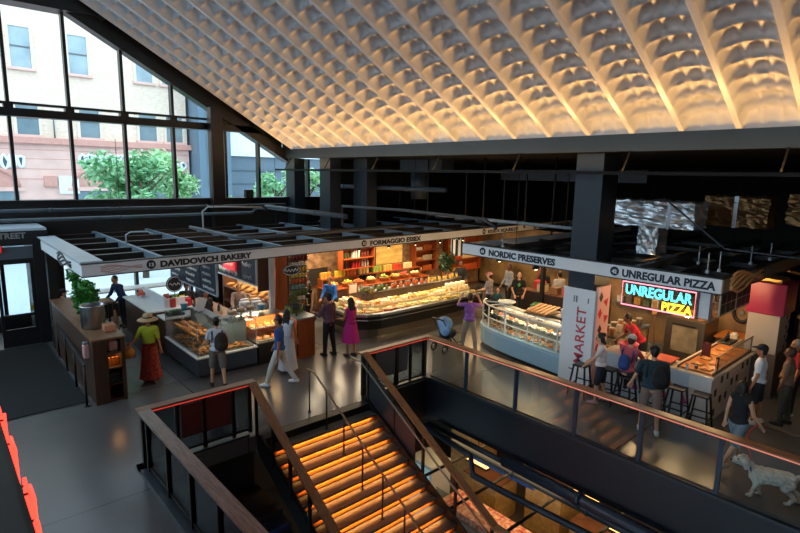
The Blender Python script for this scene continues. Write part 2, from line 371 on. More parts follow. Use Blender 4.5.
# mid handrail standing on the stairs
hr = thing('stair_handrail', 'thin bronze handrail on black posts down the middle of the amber stairs', 'handrail', (5.72, 9.2, 0))
hz = lambda y: .93 - .56 * (9.0 - y) if y < 9.0 else .93
MB().tube([(5.72, 9.28, .93), (5.72, 9.0, .93)] + [(5.72, y, hz(y)) for y in (8.0, 7, 6, 5.2)], .022).build('grab_rail', mat('bronze rail', '#7d6248', .35, .4), hr)
for y in (9.2, 8.55, 7.95, 7.35, 6.75, 6.15, 5.5):
    b0 = 0 if y > 8.72 else -RISE * math.ceil((NY - y) / RUN)
    MB().cyl((5.72, y, b0), (5.72, y, hz(y)), .017, 8).cyl((5.72, y, b0), (5.72, y, b0 + .012), .045, 10).build('post', BLACK, hr)
PANEL = mat('red brown panel', '#5c2f2a', .5, var=.1, scale=2)
PGREY = mat('grey railing panel', '#44484e', .5, var=.08, scale=2)
# guard across the head of the left well (A), reaching the stairs
ga = thing('guard_rail', 'wood capped railing with red brown panels across the head of the dark well', 'railing', (3.35, 9.07, .05))
MB().box(2.30, 4.42, 8.98, 9.16, 1.04, 1.08).build('cap', CAPWOODX, ga)
MB().box(2.46, 4.3, 8.968, 8.979, 1.028, 1.04).build('led_line', REDLED, ga)
for x in (2.39, 2.95, 3.42, 3.97, 4.3): MB().box(x - .03, x + .03, 9.03, 9.12, .05, 1.04).build('post', BLACK, ga)
MB().box(2.42, 4.27, 9.05, 9.09, .10, .14).build('bottom_rail', BLACK, ga)
MB().box(3.02, 3.38, 9.06, 9.08, .34, .95).build('infill_panel', PANEL, ga); MB().box(3.46, 3.93, 9.06, 9.08, .34, .95).build('infill_panel', PANEL, ga)
for a, c_ in ((2.43, 2.91), (2.99, 3.38), (3.46, 3.93), (4.01, 4.26)): MB().box(a, c_, 9.085, 9.092, .14, 1.03).build('glass_panel', SMOKE, ga)
# left guard, running toward the camera side
gl = thing('guard_rail', 'long wood capped railing along the left side of the dark well', 'railing', (2.42, 5, .05))
MB().box(2.30, 2.50, .5, 8.979, 1.04, 1.08).build('cap', mat('daylit grey wood cap', '#8d7d74', .32, hex2='#6c5a50', scale=14, stretch=(4, .3, 1)), gl)  # cap wood greyed to carry the cool daylight on this rail
for y in (8.86, 7.9, 6.95, 6., 5., 4., 3., 2., 1.): MB().box(2.37, 2.45, y - .03, y + .03, .05, 1.04).build('post', BLACK, gl)
MB().box(2.39, 2.43, .6, 8.8, .1, .14).build('bottom_rail', BLACK, gl)
MB().box(2.405, 2.415, .6, 8.82, .14, 1.02).build('glass_panel', SMOKE, gl)
# raking guard left of the stairs
gs = thing('stair_guard', 'wood capped raking railing down the left side of the amber stairs', 'railing', (4.33, 8.9, 0))
MB().bar((4.33, 8.98, 1.06), (4.33, 4.9, 1.06 - .59 * 4.08), .16, .04).build('cap', CAPWOOD, gs)
for k in range(7):
    y = 8.86 - .62 * k; MB().box(4.31, 4.36, y - .025, y + .025, .02 - .57 * (8.9 - y), 1.03 - .59 * (8.98 - y)).build('post', BLACK, gs)
MB().add([(4.335, 8.85, .15), (4.335, 5., .15 - .57 * 3.85), (4.335, 5., .9 - .59 * 3.9), (4.335, 8.85, .92)], [(0, 1, 2, 3)]).build('glass_panel', SMOKE, gs)
# raking guard right of the stairs with its steel panels and second handrail
gt = thing('stair_guard', 'wood capped raking railing with dark panels down the right side of the amber stairs', 'railing', (7.03, 8.9, 0))
yb = 5.2; zc = lambda y: 1.06 - .59 * (8.9 - y)
MB().bar((7.03, 8.98, 1.09), (7.03, yb, zc(yb)), .16, .04).bar((7.03, yb, zc(yb)), (7.03, 2.0, zc(yb) - .1), .16, .04).build('cap', CAPWOOD, gt)
for k in range(5):
    y = 8.86 - .9 * k; MB().box(7.01, 7.06, y - .025, y + .025, .02 - .57 * (8.9 - y), zc(y) - .03).build('post', BLACK, gt)
MB().add([(7.03 + dx, y, z) for dx in (0, .02) for y, z in ((8.82, .06), (7.3, -.83), (7.3, -.12), (8.82, .78))], [(0, 1, 2, 3), (7, 6, 5, 4), (0, 4, 5, 1), (2, 6, 7, 3), (1, 5, 6, 2), (3, 7, 4, 0)]).build('infill_panel', mat('perforated dark panel', '#262a2f', .55, var=.2, scale=90), gt)
MB().tube([(6.93, 9.35, .9), (6.93, 9.0, .9), (6.93, yb, zc(yb) - .16), (6.93, 2.5, zc(yb) - .24)], .02).tube([(6.93, 9.35, .9), (6.93, 9.38, .82), (6.93, 9.3, .8)], .02).build('grab_rail', mat('steel grab rail', '#8e8174', .3, .8), gt)
# guard B at the far end of the open void
gb = thing('guard_rail', 'wood capped railing with grey panel at the far end of the void', 'railing', (8.05, 9.07, .05))
MB().box(6.95, 9.16, 8.98, 9.14, 1.04, 1.08).build('cap', CAPWOODX, gb)
MB().box(7.1, 9.0, 8.968, 8.979, 1.028, 1.04).build('led_line', REDLED, gb)
for x, w_ in ((7.06, .05), (7.35, .02), (8.05, .045), (8.5, .02), (8.98, .05)): MB().box(x - w_, x + w_, 9.03, 9.1, .05, 1.04).build('post', BLACK, gb)
MB().box(7.4, 8.0, 9.05, 9.07, .35, .98).box(8.1, 8.4, 9.05, 9.07, .35, .98).build('infill_panel', PGREY, gb)
MB().box(7.1, 8.95, 9.04, 9.08, .08, .12).build('bottom_rail', BLACK, gb)
MB().box(7.1, 8.95, 9.074, 9.082, .12, 1.03).build('glass_panel', SMOKE, gb)
# long right guard
gr = thing('guard_rail', 'long glass railing with wood cap and glowing line along the right of the void', 'railing', (9.06, 4, .05))
MB().box(8.98, 9.16, -4, 8.979, 1.04, 1.085).build('cap', CAPWOOD, gr)
MB().box(8.962, 8.979, -4, 8.9, 1.042, 1.056).build('led_line', mat('pink led line', '#ff9a80', .4, emit=.4), gr)
for y in (7.75, 6.35, 4.95, 3.68, 2.42, 1.2, 0): MB().box(9.03, 9.09, y - .035, y + .035, .05, 1.04).build('post', mat('blue post', '#1b2c40', .4), gr)
MB().box(9.05, 9.07, -4, 8.9, .06, .1).build('bottom_rail', BLACK, gr)
ys = [8.9, 7.75, 6.35, 4.95, 3.68, 2.42, 1.2, 0, -2]
for a, c_ in zip(ys, ys[1:]): MB().box(9.056, 9.064, c_ + .04, a - .04, .1, 1.035).build('glass_panel', GLASS, gr)
# second, darker flight seen in the well
s2 = thing('lower_staircase', 'dark blue steps far down in the unlit well', 'staircase', (3.5, 7.6, -1.9))
BS = mat('blue dark step', '#1d3f86', .4, var=.1, scale=3)
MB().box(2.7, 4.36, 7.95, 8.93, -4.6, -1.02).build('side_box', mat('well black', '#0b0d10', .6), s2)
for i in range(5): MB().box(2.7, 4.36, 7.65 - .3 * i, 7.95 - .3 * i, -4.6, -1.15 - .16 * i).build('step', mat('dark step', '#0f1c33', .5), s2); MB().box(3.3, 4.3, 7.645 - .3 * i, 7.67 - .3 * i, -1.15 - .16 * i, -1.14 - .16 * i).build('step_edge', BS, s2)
# ================================================================ pipes and lower hall below the slab
def pipe(label, path, r, m=PIPEB, collars=True, name='pipe', group=None):
    t = thing(name, label, 'pipe', path[0], group); MB().tube(path, r, 12).build('run', m, t)
    if collars:
        a, b_ = Vector(path[0]), Vector(path[-1]); d = (b_ - a).normalized(); n = max(1, int((b_ - a).length / 1.6))
        if len(path) == 2:
            for k in range(1, n): p = a + (b_ - a) * k / n; MB().cyl(p - d * .04, p + d * .04, r * 1.25, 12).build('clamp', m, t)
    return t
pipe('thick dark blue pipe hung just below the right slab edge', [(8.78, 6.35, -1.0), (8.72, 1.0, -1.0)], .12)
pipe('slimmer dark blue pipe bending round below the slab edge', [(8.6, 8.6, -1.0), (8.45, 7.0, -1.05), (8.3, 6.8, -1.35), (8.5, 6.2, -1.5), (8.75, 2.0, -1.5)], .07)
pipe('thin dark pipe running from the far end of the void', [(8.75, 8.6, -.98), (8.72, 6.75, -.98), (8.74, 6.4, -1.0)], .06, collars=False)
pipe('long dark pipe low in the void', [(9.6, 8.6, -1.75), (9.6, 1.0, -1.75)], .08)
for i in range(5): pipe('thin dark conduit crossing the void below', [(7.4, 8.2 - 1.25 * i, -2.0), (13.4, 8.2 - 1.25 * i, -2.0)], .035, BLACK, False, 'conduit', 'thin conduits crossing the void')
d = thing('cable_tray', 'blue cable tray hung in the void below the slab', 'cable tray', (9.7, 7.2, -2.1))
MB().box(9.9, 10.25, 6.3, 8.3, -2.12, -2.08).build('tray_bed', mat('bright blue tray', '#1c4f9a', .5), d); MB().box(9.88, 9.9, 6.3, 8.3, -2.12, -1.98).box(10.25, 10.27, 6.3, 8.3, -2.12, -1.98).build('side_rail', mat('bright blue tray', '#1c4f9a'), d)
LAMPM = mat('lower strip lamp', '#ffc070', .4, emit=2.5)
for i, (x, y) in enumerate([(10.2, 8.2), (10.6, 7.0), (11.0, 5.6), (11.4, 8.6), (10.4, 4.4), (12.2, 7.4), (12.0, 5.2), (10.9, 3.0)]):
    t = thing('strip_light', 'short warm strip light glowing in the hall below the void', 'light', (x, y, -2.5), 'strip lights of the lower hall')
    MB().box(x - .08, x + .08, y - .35, y + .35, -2.45, -2.4).build('housing', BLACK, t); MB().box(x - .06, x + .06, y - .33, y + .33, -2.4, -2.385).build('diffuser', LAMPM, t)
    MB().cyl((x, y, -2.4), (x, y, -.31), .008, 6).build('hanger', BLACK, t)
lamp('lower_hall_light', 'AREA', (10.6, 7.5, -1.6), 120, WARM, 3, (0, 0, 0), 4)
lamp('lower_hall_light', 'AREA', (11.2, 4.0, -1.6), 70, WARM, 3, (0, 0, 0), 3)
# meat counter glimpsed below
t = thing('butcher_counter', 'glass butcher counter full of red meat in the hall below', 'counter', (10.3, 7.6, -4.7))
MB().box(9.7, 10.6, 5.6, 9.2, -4.7, -3.9).build('base', mat('steel dark base', '#6b655c', .4), t)
MB().box(9.75, 10.55, 5.7, 9.1, -3.9, -3.72).build('meat_bed', mat('marbled meat', '#b8402f', .5, hex2='#f0c8ae', scale=9), t)
MB().box(9.7, 9.72, 5.6, 9.2, -3.9, -3.35).build('front_glass', GLASS, t)
t = thing('drinks_fridge', 'white lit fridge in the hall below beside the butcher counter', 'fridge', (10.2, 9.8, -4.7))
MB().rbox(9.7, 10.5, 9.4, 10.3, -4.7, -2.9).build('cabinet', mat('fridge white', '#aeb9bb', .4), t); MB().box(9.68, 9.7, 9.45, 10.25, -4.55, -3.0).build('door', mat('fridge glow', '#9fc4cc', .3, emit=.25), t)
SAND = mat('sand coloured boxes', '#a98a58', .6, var=.2)
for i, (x, y, h_) in enumerate([(11.6, 8.8, 1.2), (12.3, 7.2, 1.5), (11.9, 5.6, 1.1), (12.7, 10.4, 1.9)]):
    t = thing('stall_unit', ['sand coloured stall unit of the lower hall nearest the fridge', 'tall sand coloured stall unit against the lower right wall', 'low sand coloured stall unit nearest the big pipe', 'tallest sand coloured stall unit in the far corner below'][i], 'stall', (x, y, -4.7))
    MB().box(x - .5, x + .5, y - .55, y + .55, -4.7, -4.7 + h_).build('carcass', SAND, t); MB().box(x - .55, x + .55, y - .6, y + .6, -4.7 + h_, -4.66 + h_).build('worktop', WOOD, t)
# ================================================================ neon sign on the mezzanine edge
ns = thing('neon_sign', 'red neon tube sign hung on the dark mezzanine edge at lower left', 'sign', (.36, 4.5, 3.0))
MB().box(.23, .27, 1.5, 7.4, 2.3, 3.14).build('backing_panel', mat('sign backing', '#17181a', .5), ns)
NEON = mat('red neon tube', '#ff3024', .3, emit=5.); random.seed(3)
y = 7.3; k = 0
while y > 1.8:
    wd = random.uniform(.12, .3); x = .285 + random.choice((0, .012, .025)); zt = random.uniform(2.98, 3.15); kind = k % 3
    if kind == 0: p = [(x, y, 2.5), (x, y, zt), (x, y - wd, zt), (x, y - wd, 2.5)]
    elif kind == 1: p = [(x, y - wd / 2 + wd / 2 * math.cos(a), 2.85 + (zt - 2.85) * math.sin(a)) for a in [i * PI / 10 for i in range(21)]]
    else: p = [(x, y, zt), (x, y, 2.5), (x, y - wd, 2.5), (x, y - wd, zt - .08)]
    MB().tube(p, .011, 8).build('neon_tube', NEON, ns)
    MB().cyl((.27, y, zt - .05), (x, y, zt - .05), .008, 6).build('tube_support', mat('dark red support', '#4a1010', .5), ns)
    y -= wd + random.uniform(.04, .1); k += 1
lamp('neon_glow', 'AREA', (.62, 4.6, 2.9), 6, (1, .15, .1), .3, (0, R(-90), 0), 5)
# ================================================================ entrance vestibule
v = thing('vestibule', 'black entrance vestibule with white top under the word STREET', 'vestibule', (.8, 18.9, 0))
VB = mat('vestibule black', '#15171b', .45)
MB().box(-2, 2.55, 18, 19.7, 3.28, 3.34).build('roof', mat('pale metal top', '#b9c9d6', .4), v)
MB().box(-2, 2.55, 18, 18.15, 2.88, 3.28).build('header', VB, v)
MB().box(2.18, 2.55, 18.0, 19.7, 0, 2.88).box(-2, .9, 18.02, 18.15, 0, 2.88).build('side_wall', VB, v)
MB().box(1.3, 2.2, 18.05, 18.1, 2.5, 2.84).build('transom', mat('transom grey', '#59636b', .3), v)
text('lettering', 'STREET', mat('grey lettering', '#8d9195', .5), faceY((1.33, 17.99, 3.08)), width=.72, parent=v, bold=.01)
d1 = tag(MB().box(1.3, 1.38, 18.04, 18.12, 0, 2.5).box(2.08, 2.18, 18.04, 18.12, 0, 2.5).box(1.38, 2.08, 18.04, 18.12, 2.36, 2.5).box(1.38, 2.08, 18.04, 18.12, 0, .5).box(1.38, 2.08, 18.04, 18.12, .86, .92).build('door_1', VB), kind='structure')
MB().box(1.38, 2.08, 18.07, 18.085, .5, 2.36).build('pane', GLASS, d1); MB().tube([(2.0, 18.04, 1.0), (2.0, 17.97, 1.0), (2.0, 17.97, 1.5), (2.0, 18.04, 1.5)], .014).build('pull_handle', STEEL, d1)
MB().box(2.0, 2.08, 18.03, 18.035, 1.0, 1.16).build('notice', mat('yellow notice', '#b7b53a', .5), d1)
t = thing('exit_lamp', 'small red lit box on the wall left of the entrance door', 'sign', (1.22, 17.96, 2.6))
MB().rbox(1.0, 1.46, 17.9, 18.0, 2.72, 2.9, .01).build('case', mat('red lit box', '#e02a28', .4, emit=.7), t); MB().box(1.1, 1.3, 17.98, 18.03, 2.6, 2.75).build('bracket', BLACK, t)
tag(MB().rbox(.2, 2.28, 12.65, 17.9, .001, .018, .006).build('door_mat', mat('charcoal mat', '#17181b', .95, var=.2, scale=60)), 'large charcoal entrance mat before the street door', 'mat')
# ================================================================ canopies over the stalls
SIGNW = mat('sign board white', '#d8dbdd', .5, var=.02)
EDGE = mat('fascia dark edge', '#2b2f34', .5)
TOPM = mat('canopy top rail', '#b3c2cc', .4, var=.05, scale=2)
CROSS = mat('canopy cross rail', '#5f7382', .4, var=.05, scale=2)
def fy(x): return 12.34 + .052 * (x - 2.29)
cA = thing('stall_canopy', 'long open canopy frame whose sign board reads DAVIDOVICH BAKERY and FORMAGGIO ESSEX', 'canopy', (8, 14, 2.8))
a0, a1 = 2.29, 24.0
def slab_on(m, x0, x1, dy0, dy1, z0, z1):
    return m.add([(x, fy(x) + dy, z) for x in (x0, x1) for dy in (dy0, dy1) for z in (z0, z1)], [(0, 1, 3, 2), (4, 6, 7, 5), (0, 4, 5, 1), (2, 3, 7, 6), (0, 2, 6, 4), (1, 5, 7, 3)])
slab_on(MB(), a0, a1, 0, .1, 2.82, 3.06).build('sign_board', SIGNW, cA)
slab_on(slab_on(MB(), a0 - .01, a1, -.012, .12, 3.06, 3.085), a0 - .01, a1, -.012, .12, 2.795, 2.82).build('edge_trim', EDGE, cA)
MB().box(2.29, 2.39, fy(2.3) + .1, 17.3, 2.82, 3.06).build('sign_board', SIGNW, cA)
MB().box(2.29, 2.72, fy(2.3) + .12, 17.9, 3.085, 3.11).build('top_plate', TOPM, cA)
text('lettering', 'DAVIDOVICH BAKERY', INK, ((3.86, fy(3.86) - .006, 2.865), Vector((1, .052, 0)).normalized(), Z_), width=2.27, height=.15, parent=cA, bold=.014)
text('lettering', 'FORMAGGIO ESSEX', INK, ((10.15, fy(10.15) - .006, 2.86), Vector((1, .052, 0)).normalized(), Z_), width=2.28, height=.155, parent=cA, bold=.014)
text('lettering', 'ESSEX SQUEEZE', INK, ((16.2, fy(16.2) - .006, 2.865), Vector((1, .052, 0)).normalized(), Z_), width=2.08, height=.15, parent=cA, bold=.012)
text('lettering', 'L.E.S. ICE CREAM FACTORY', INK, ((19.9, fy(19.9) - .006, 2.865), Vector((1, .052, 0)).normalized(), Z_), width=2.85, height=.15, parent=cA, bold=.012)
def badge(x, num):
    p = Vector((x, fy(x) - .002, 2.94)); b_ = MB().cyl(p, p + Vector((0, -.008, 0)), .1, 20).build('number_badge', INK, cA)
    text('numeral', num, SIGNW, ((x, fy(x) - .014, 2.9), Vector((1, .052, 0)).normalized(), Z_), height=.085, width=.1, parent=b_, align='CENTER', bold=.01)
badge(3.66, '13'); badge(9.9, '12'); badge(15.95, '11'); badge(19.58, '10')
# swirl emblem, pale on the board's left end, dark on the short side
def swirl(m, frame, sc_, name, parent):
    o, ax, ay = frame; mb = MB(); az = ax.cross(ay)
    for k in range(5):
        pts = []
        for i in range(14):
            t = i / 13; u = -1 + 2 * t; w_ = .12 * math.sin(u * 3 + k * .9) + (k - 2) * .09 * (1 - u * u * .7)
            pts.append(o + ax * (u * sc_) + ay * (w_ * sc_ * .75) + az * .006)
        mb.tube(pts, .011 * sc_ / .4, 5)
    return mb.build(name, m, parent)
swirl(mat('swirl pink', '#c7a9a6', .5), (Vector((3.05, fy(3.05) - .004, 2.94)), Vector((1, .052, 0)).normalized(), Z_), .42, 'emblem', cA)
swirl(INK, (Vector((2.286, 14.1, 2.94)), -Y_, Z_), .75, 'emblem', cA)
for i, x in enumerate((4.0, 5.6, 7.2, 8.9, 10.7, 12.6, 14.6, 16.8, 19.2)): MB().box(x - .05, x + .05, fy(x) + .1, 19.3, 2.9, 3.05).build('cross_beam', CROSS, cA)
for y in (14.0, 15.0, 16.3, 17.6, 18.9): MB().box(2.72, 22, y - .07, y + .07, 2.84, 3.02).build('long_beam', BLACK, cA)
for x, y in ((2.5, 17.35), (8.7, 17.2), (15.7, 17.0), (2.9, 18.9)): MB().box(x - .12, x + .12, y - .12, y + .12, 0, 2.84).build('post', BLACK, cA)
for x, y in ((6.2, 15.0), (11.5, 15.0), (4.4, 17.6), (9.6, 17.6), (14.5, 16.3), (12.6, 13.4)): MB().cyl((x, y, 3.0), (x, y, 5.64 if x > 11.4 else min(ceil_z(x), 5.9) + 0), .008, 6).build('hanger_rod', BLACK, cA)
# white board fascia of the right hand block
cB = thing('stall_canopy', 'canopy frame whose white sign board reads NORDIC PRESERVES and UNREGULAR PIZZA', 'canopy', (14, 7, 2.8))
bx = 11.62
MB().box(bx, bx + .1, 3.46, 10.28, 2.80, 3.09).build('sign_board', mat('bright sign board', '#e6e9ec', .45), cB)
MB().box(bx - .012, bx + .12, 3.44, 10.3, 3.09, 3.115).box(bx - .012, bx + .12, 3.44, 10.3, 2.775, 2.80).build('edge_trim', EDGE, cB)
MB().box(bx + .1, 19.5, 3.46, 3.56, 2.80, 3.09).build('sign_board', mat('bronze board', '#8d7a66', .45), cB)
MB().box(bx + .1, 19.5, 3.44, 3.58, 3.09, 3.115).box(bx + .1, 19.5, 3.44, 3.58, 2.775, 2.8).build('edge_trim', EDGE, cB)
MB().box(bx + .1, 22, 10.18, 10.28, 2.80, 3.09).build('sign_board', SIGNW, cB)
text('lettering', 'NORDIC PRESERVES', mat('navy lettering', '#16283c', .5), faceX((bx - .006, 9.3, 2.855)), width=2.1, height=.18, parent=cB, bold=.014)
text('lettering', 'UNREGULAR PIZZA', mat('navy lettering', '#16283c'), faceX((bx - .006, 5.48, 2.855)), width=1.92, height=.18, parent=cB, bold=.012)
for y, n in ((9.52, '43'), (5.66, '42')):
    p = Vector((bx - .002, y, 2.945)); b_ = MB().cyl(p, p + Vector((-.008, 0, 0)), .105, 20).build('number_badge', mat('navy lettering', '#16283c'), cB)
    text('numeral', n, mat('bright sign board', '#e6e9ec'), ((bx - .014, y, 2.90), -Y_, Z_), height=.09, width=.11, parent=b_, align='CENTER', bold=.01)
swirl(mat('glow swirl', '#f0b878', .5), (Vector((13.2, 3.455, 2.95)), X_, Z_), 1.1, 'emblem', cB)
for y in (9.4, 8.4, 7.3, 5.4, 4.5): MB().box(bx + .12, 21.5, y - .06, y + .06, 2.92, 3.06).build('cross_beam', mat('canopy dark rail', '#1e2a33', .4), cB)
for x in (13.4, 15.4, 17.4, 19.3): MB().box(x - .06, x + .06, 3.58, 10.2, 2.84, 2.98).build('long_beam', BLACK, cB)
for x, y in ((12.1, 9.2), (12.4, 4.0), (12.8, 3.9), (14.6, 3.8), (13.6, 4.6), (15.8, 3.7)): MB().cyl((x, y, 3.06), (x, y, 3.5), .014, 6).box(x - .03, x + .03, y - .03, y + .03, 3.06, 3.12).build('bolt_stub', GREYFRAME, cB)
for x, y in ((12.3, 8.9), (16, 6.8), (18, 5.2)): MB().cyl((x, y, 3.06), (x, y, 5.62), .01, 6).build('hanger_rod', BLACK, cB)
for x, y in ((15.6, 3.62), (19.3, 3.62), (15.6, 10.1), (19.3, 10.1)): MB().box(x - .08, x + .08, y - .05, y + .05, 0, 2.84).build('post', BLACK, cB)
CPAN = mat('canopy shade sheet', '#15191d', .6, var=.1)  # added dark sheets stand for the shaded clutter inside the canopy
for i in range(4):
    for j in range(5): MB().box(11.85 + i * 1.95, 13.7 + i * 1.95, 3.65 + j * 1.32, 4.85 + j * 1.32, 2.845, 2.865).build('shade_sheet', CPAN, cB)
# ---------------------------------------------------------------- pipes over the canopies
G = 'pipes over the canopies'
pipe('long pipe over the canopy nearest the window sill', [(-2, 19.3, 3.75), (11.0, 19.3, 3.75)], .05, PIPE)
pipe('second long pipe over the canopy below the window sill', [(-2, 18.3, 3.55), (9.0, 18.3, 3.55), (9.0, 17.9, 3.75), (9.0, 17.2, 3.75)], .05, PIPE)
pipe('fat grey pipe bending toward the grid beams by the second column', [(9.2, 17.6, 3.8), (9.2, 12.7, 3.78)], .075, PIPE)
pipe('bent grey pipe over the bakery canopy', [(6.1, 16.6, 3.3), (6.1, 13.3, 3.3), (6.4, 13.05, 3.3), (12.3, 13.6, 3.3)], .05, PIPE)
pipe('high pipe passing behind the columns', [(13, 20, 4.5), (13, 12.3, 4.55)], .08, PIPE)
pipe('pipe run with dropped ends over the cheese stall', [(11, 15.4, 3.2), (11, 15.4, 3.9), (11, 12.2, 3.95), (11, 9.0, 3.9), (11, 8.6, 3.7)], .045, PIPE)
pipe('pale conduit rack along the nordic canopy', [(12.6, 12.3, 3.75), (12.6, 7.2, 3.72)], .045, GREYFRAME)
pipe('slanting thin conduit in front of the foil ducts', [(13, 5.3, 4.6), (13, 3.9, 3.55), (13, 2.2, 3.5)], .02, PIPE, False)
for i in range(7):
    y = 15.2 - i * .95; pipe('thin dark drop pipe hanging from the black ceiling', [(15 + (i % 3) * 1.2, y, 5.665), (15 + (i % 3) * 1.2, y, 3.2)], .03, DARK, False, 'drop_pipe', 'thin drop pipes under the black ceiling')
pipe('looped grey conduit on the canopy below the windows', [(4.0, 15.6, 3.05), (4.0, 15.6, 3.28), (4.1, 15.5, 3.36), (4.5, 15.4, 3.36), (4.6, 15.3, 3.3)], .02, GREYFRAME, False)
pipe('looped grey conduit by the black window column', [(6.9, 17.6, 3.05), (6.9, 17.6, 3.7), (7.05, 17.5, 3.85), (7.6, 17.4, 3.85), (8.9, 17.3, 3.8)], .03, GREYFRAME, False)
t = thing('control_box', 'small black box on the sill of the right window', 'box', (9.55, 19.7, 4.03)); MB().rbox(9.4, 9.72, 19.55, 19.75, 4.04, 4.34, .01).build('case', BLACK, t); MB().box(9.5, 9.62, 19.53, 19.55, 4.12, 4.2).build('cover', DARK, t)
# ducts
from mathutils import noise as NZ
def crumple(x0, x1, y0, y1, z0, z1, a=.05, f=4., seed=0):
    bm = bmesh.new(); bmesh.ops.create_cube(bm, size=1); bmesh.ops.subdivide_edges(bm, edges=bm.edges[:], cuts=15, use_grid_fill=True); out = MB(); bm.verts.index_update()
    vs = []
    for v in bm.verts:
        p = Vector(((x0 + x1) / 2 + v.co.x * (x1 - x0), (y0 + y1) / 2 + v.co.y * (y1 - y0), (z0 + z1) / 2 + v.co.z * (z1 - z0)))
        q = p * f + Vector((seed, 0, 0)); d = Vector((abs(NZ.noise(q)) - .2, abs(NZ.noise(q + Vector((9, 3, 1)))) - .2, abs(NZ.noise(q + Vector((2, 7, 5)))) - .2)) * 2 + Vector((NZ.noise(q * 2.7), NZ.noise(q * 2.7 + Vector((4, 4, 4))), NZ.noise(q * 2.7 + Vector((8, 1, 2))))) * .5
        vs.append(p + d * a)
    out.add(vs, [[v.index for v in f_.verts] for f_ in bm.faces]); bm.free(); return out
FOIL = mat('crumpled foil', '#dfe3e8', .32, .8)
FOILW = mat('amber foil', '#8a6844', .4, .85)
t = thing('foil_duct', 'big silver foil wrapped duct in the dark beside the large column', 'duct', (15.4, 6.4, 4))
crumple(15, 15.9, 5.3, 7.7, 3.72, 4.42).build('wrap', FOIL, t); crumple(15.05, 15.7, 6.2, 6.75, 2.95, 3.75, .04).build('branch', FOIL, t); MB().box(14.98, 15.92, 5.9, 5.98, 3.7, 4.44).build('strap', STEEL, t)
t = thing('foil_duct', 'bronze tinted foil duct running into the dark at upper right', 'duct', (17.4, 4.4, 4)); crumple(17, 17.9, 4.15, 5.75, 3.75, 4.58, .05, 5).build('wrap', FOILW, t); MB().box(16.98, 17.92, 4.9, 5.0, 3.72, 4.6).build('strap', STEEL, t)
t = thing('foil_duct', 'bronze tinted foil duct cut by the right edge of the view', 'duct', (17.4, 3.2, 4)); crumple(17, 17.9, 1.6, 3.75, 3.9, 4.68, .05, 5).build('wrap', FOILW, t); MB().box(16.98, 17.92, 2.9, 3.0, 3.88, 4.7).build('strap', STEEL, t)
t = thing('air_duct', 'pale grey square duct box with round drop under the black ceiling', 'duct', (15.3, 15.7, 5)); MB().box(15, 15.7, 14.5, 16.9, 5.2, 5.64).build('box_duct', PIPE, t); MB().cyl((15.4, 16.15, 5.2), (15.4, 16.15, 4.05), .34, 20).build('drop', PIPE, t)
t = thing('air_duct', 'long dim flat duct high behind the nordic sign', 'duct', (17, 10, 5)); MB().box(17, 18, 7.5, 13.2, 4.9, 5.3).build('run', mat('dim duct', '#272a2e', .5), t); MB().box(16.98, 18.02, 10.2, 10.28, 4.88, 5.32).build('flange', DARK, t)
# ================================================================ planter counter, cafe by the window
PW = mat('planter front boards', '#4d3425', .5, hex2='#38261b', scale=6, stretch=(6, 6, .3))
pl = thing('planter_counter', 'long brown wooden counter with an open lit shelf end beside the entrance mat', 'counter', (2.7, 14.6, 0))
MB().box(2.36, 2.4, 12.3, 17, 0, 1.42).box(2.4, 2.62, 12.3, 12.34, 0, 1.42).box(2.94, 2.98, 12.3, 17, 0, 1.42).box(2.4, 2.94, 16.96, 17, 0, 1.42).box(2.4, 2.94, 12.95, 13.0, 0, 1.42).build('body', PW, pl)
MB().box(2.33, 3.01, 12.28, 17.03, 1.42, 1.46).build('worktop', mat('planter top', '#8b674b', .4, hex2='#6f5039', scale=6, stretch=(5, .5, 1)), pl)
for z in (.02, .38, .74, 1.08): MB().box(2.62, 2.94, 12.32, 12.95, z, z + .03).build('shelf', PW, pl)
MB().box(2.62, 2.645, 12.31, 12.95, 0, 1.42).box(2.91, 2.94, 12.3, 12.95, 0, 1.42).build('shelf_side', PW, pl)
lamp('planter_shelf_light', 'AREA', (2.83, 12.6, 1.06), 2.2, AMBER, .3, (0, 0, 0), .4)
# things on its shelves
def simple(name, label, cat, parts, loc, group=None):
    t = thing(name, label, cat, loc, group)
    for n, mb, m in parts: mb.build(n, m, t)
    return t
KRAFT = mat('kraft paper', '#b98a5a', .7, var=.1)
for i, x in enumerate((2.70, 2.79, 2.87)):
    simple('gift_tin', ['copper tin at the left of the glowing planter shelf', 'copper tin in the middle of the glowing planter shelf', 'copper tin at the right of the glowing planter shelf'][i], 'tin', [('can', MB().lathe([(.036, 0), (.038, .01), (.038, .13), (.036, .14)], (x, 12.55, .77)), mat('copper tin', '#d0823c', .35, .3)), ('lid', MB().lathe([(.04, .14), (.04, .16), (.02, .17)], (x, 12.55, .77)), mat('tin lid', '#8a4a20', .4))], (x, 12.55, .77), None)
simple('paper_bag', 'crumpled pinkish paper bag on the top shelf of the planter end', 'bag', [('bag', MB().rbox(2.68, 2.88, 12.4, 12.7, 1.11, 1.34, .05), mat('pink paper', '#c79a88', .7, var=.15)), ('fold', MB().rbox(2.71, 2.85, 12.48, 12.6, 1.34, 1.38, .02), mat('pink paper', '#c79a88'))], (2.82, 12.55, 1.11))
simple('storage_box', 'dark box on the lower shelf of the planter end', 'box', [('body', MB().rbox(2.67, 2.88, 12.4, 12.8, .41, .6, .01), DARK), ('lid', MB().rbox(2.66, 2.89, 12.39, 12.81, .6, .63, .008), BLACK)], (2.82, 12.6, .41))
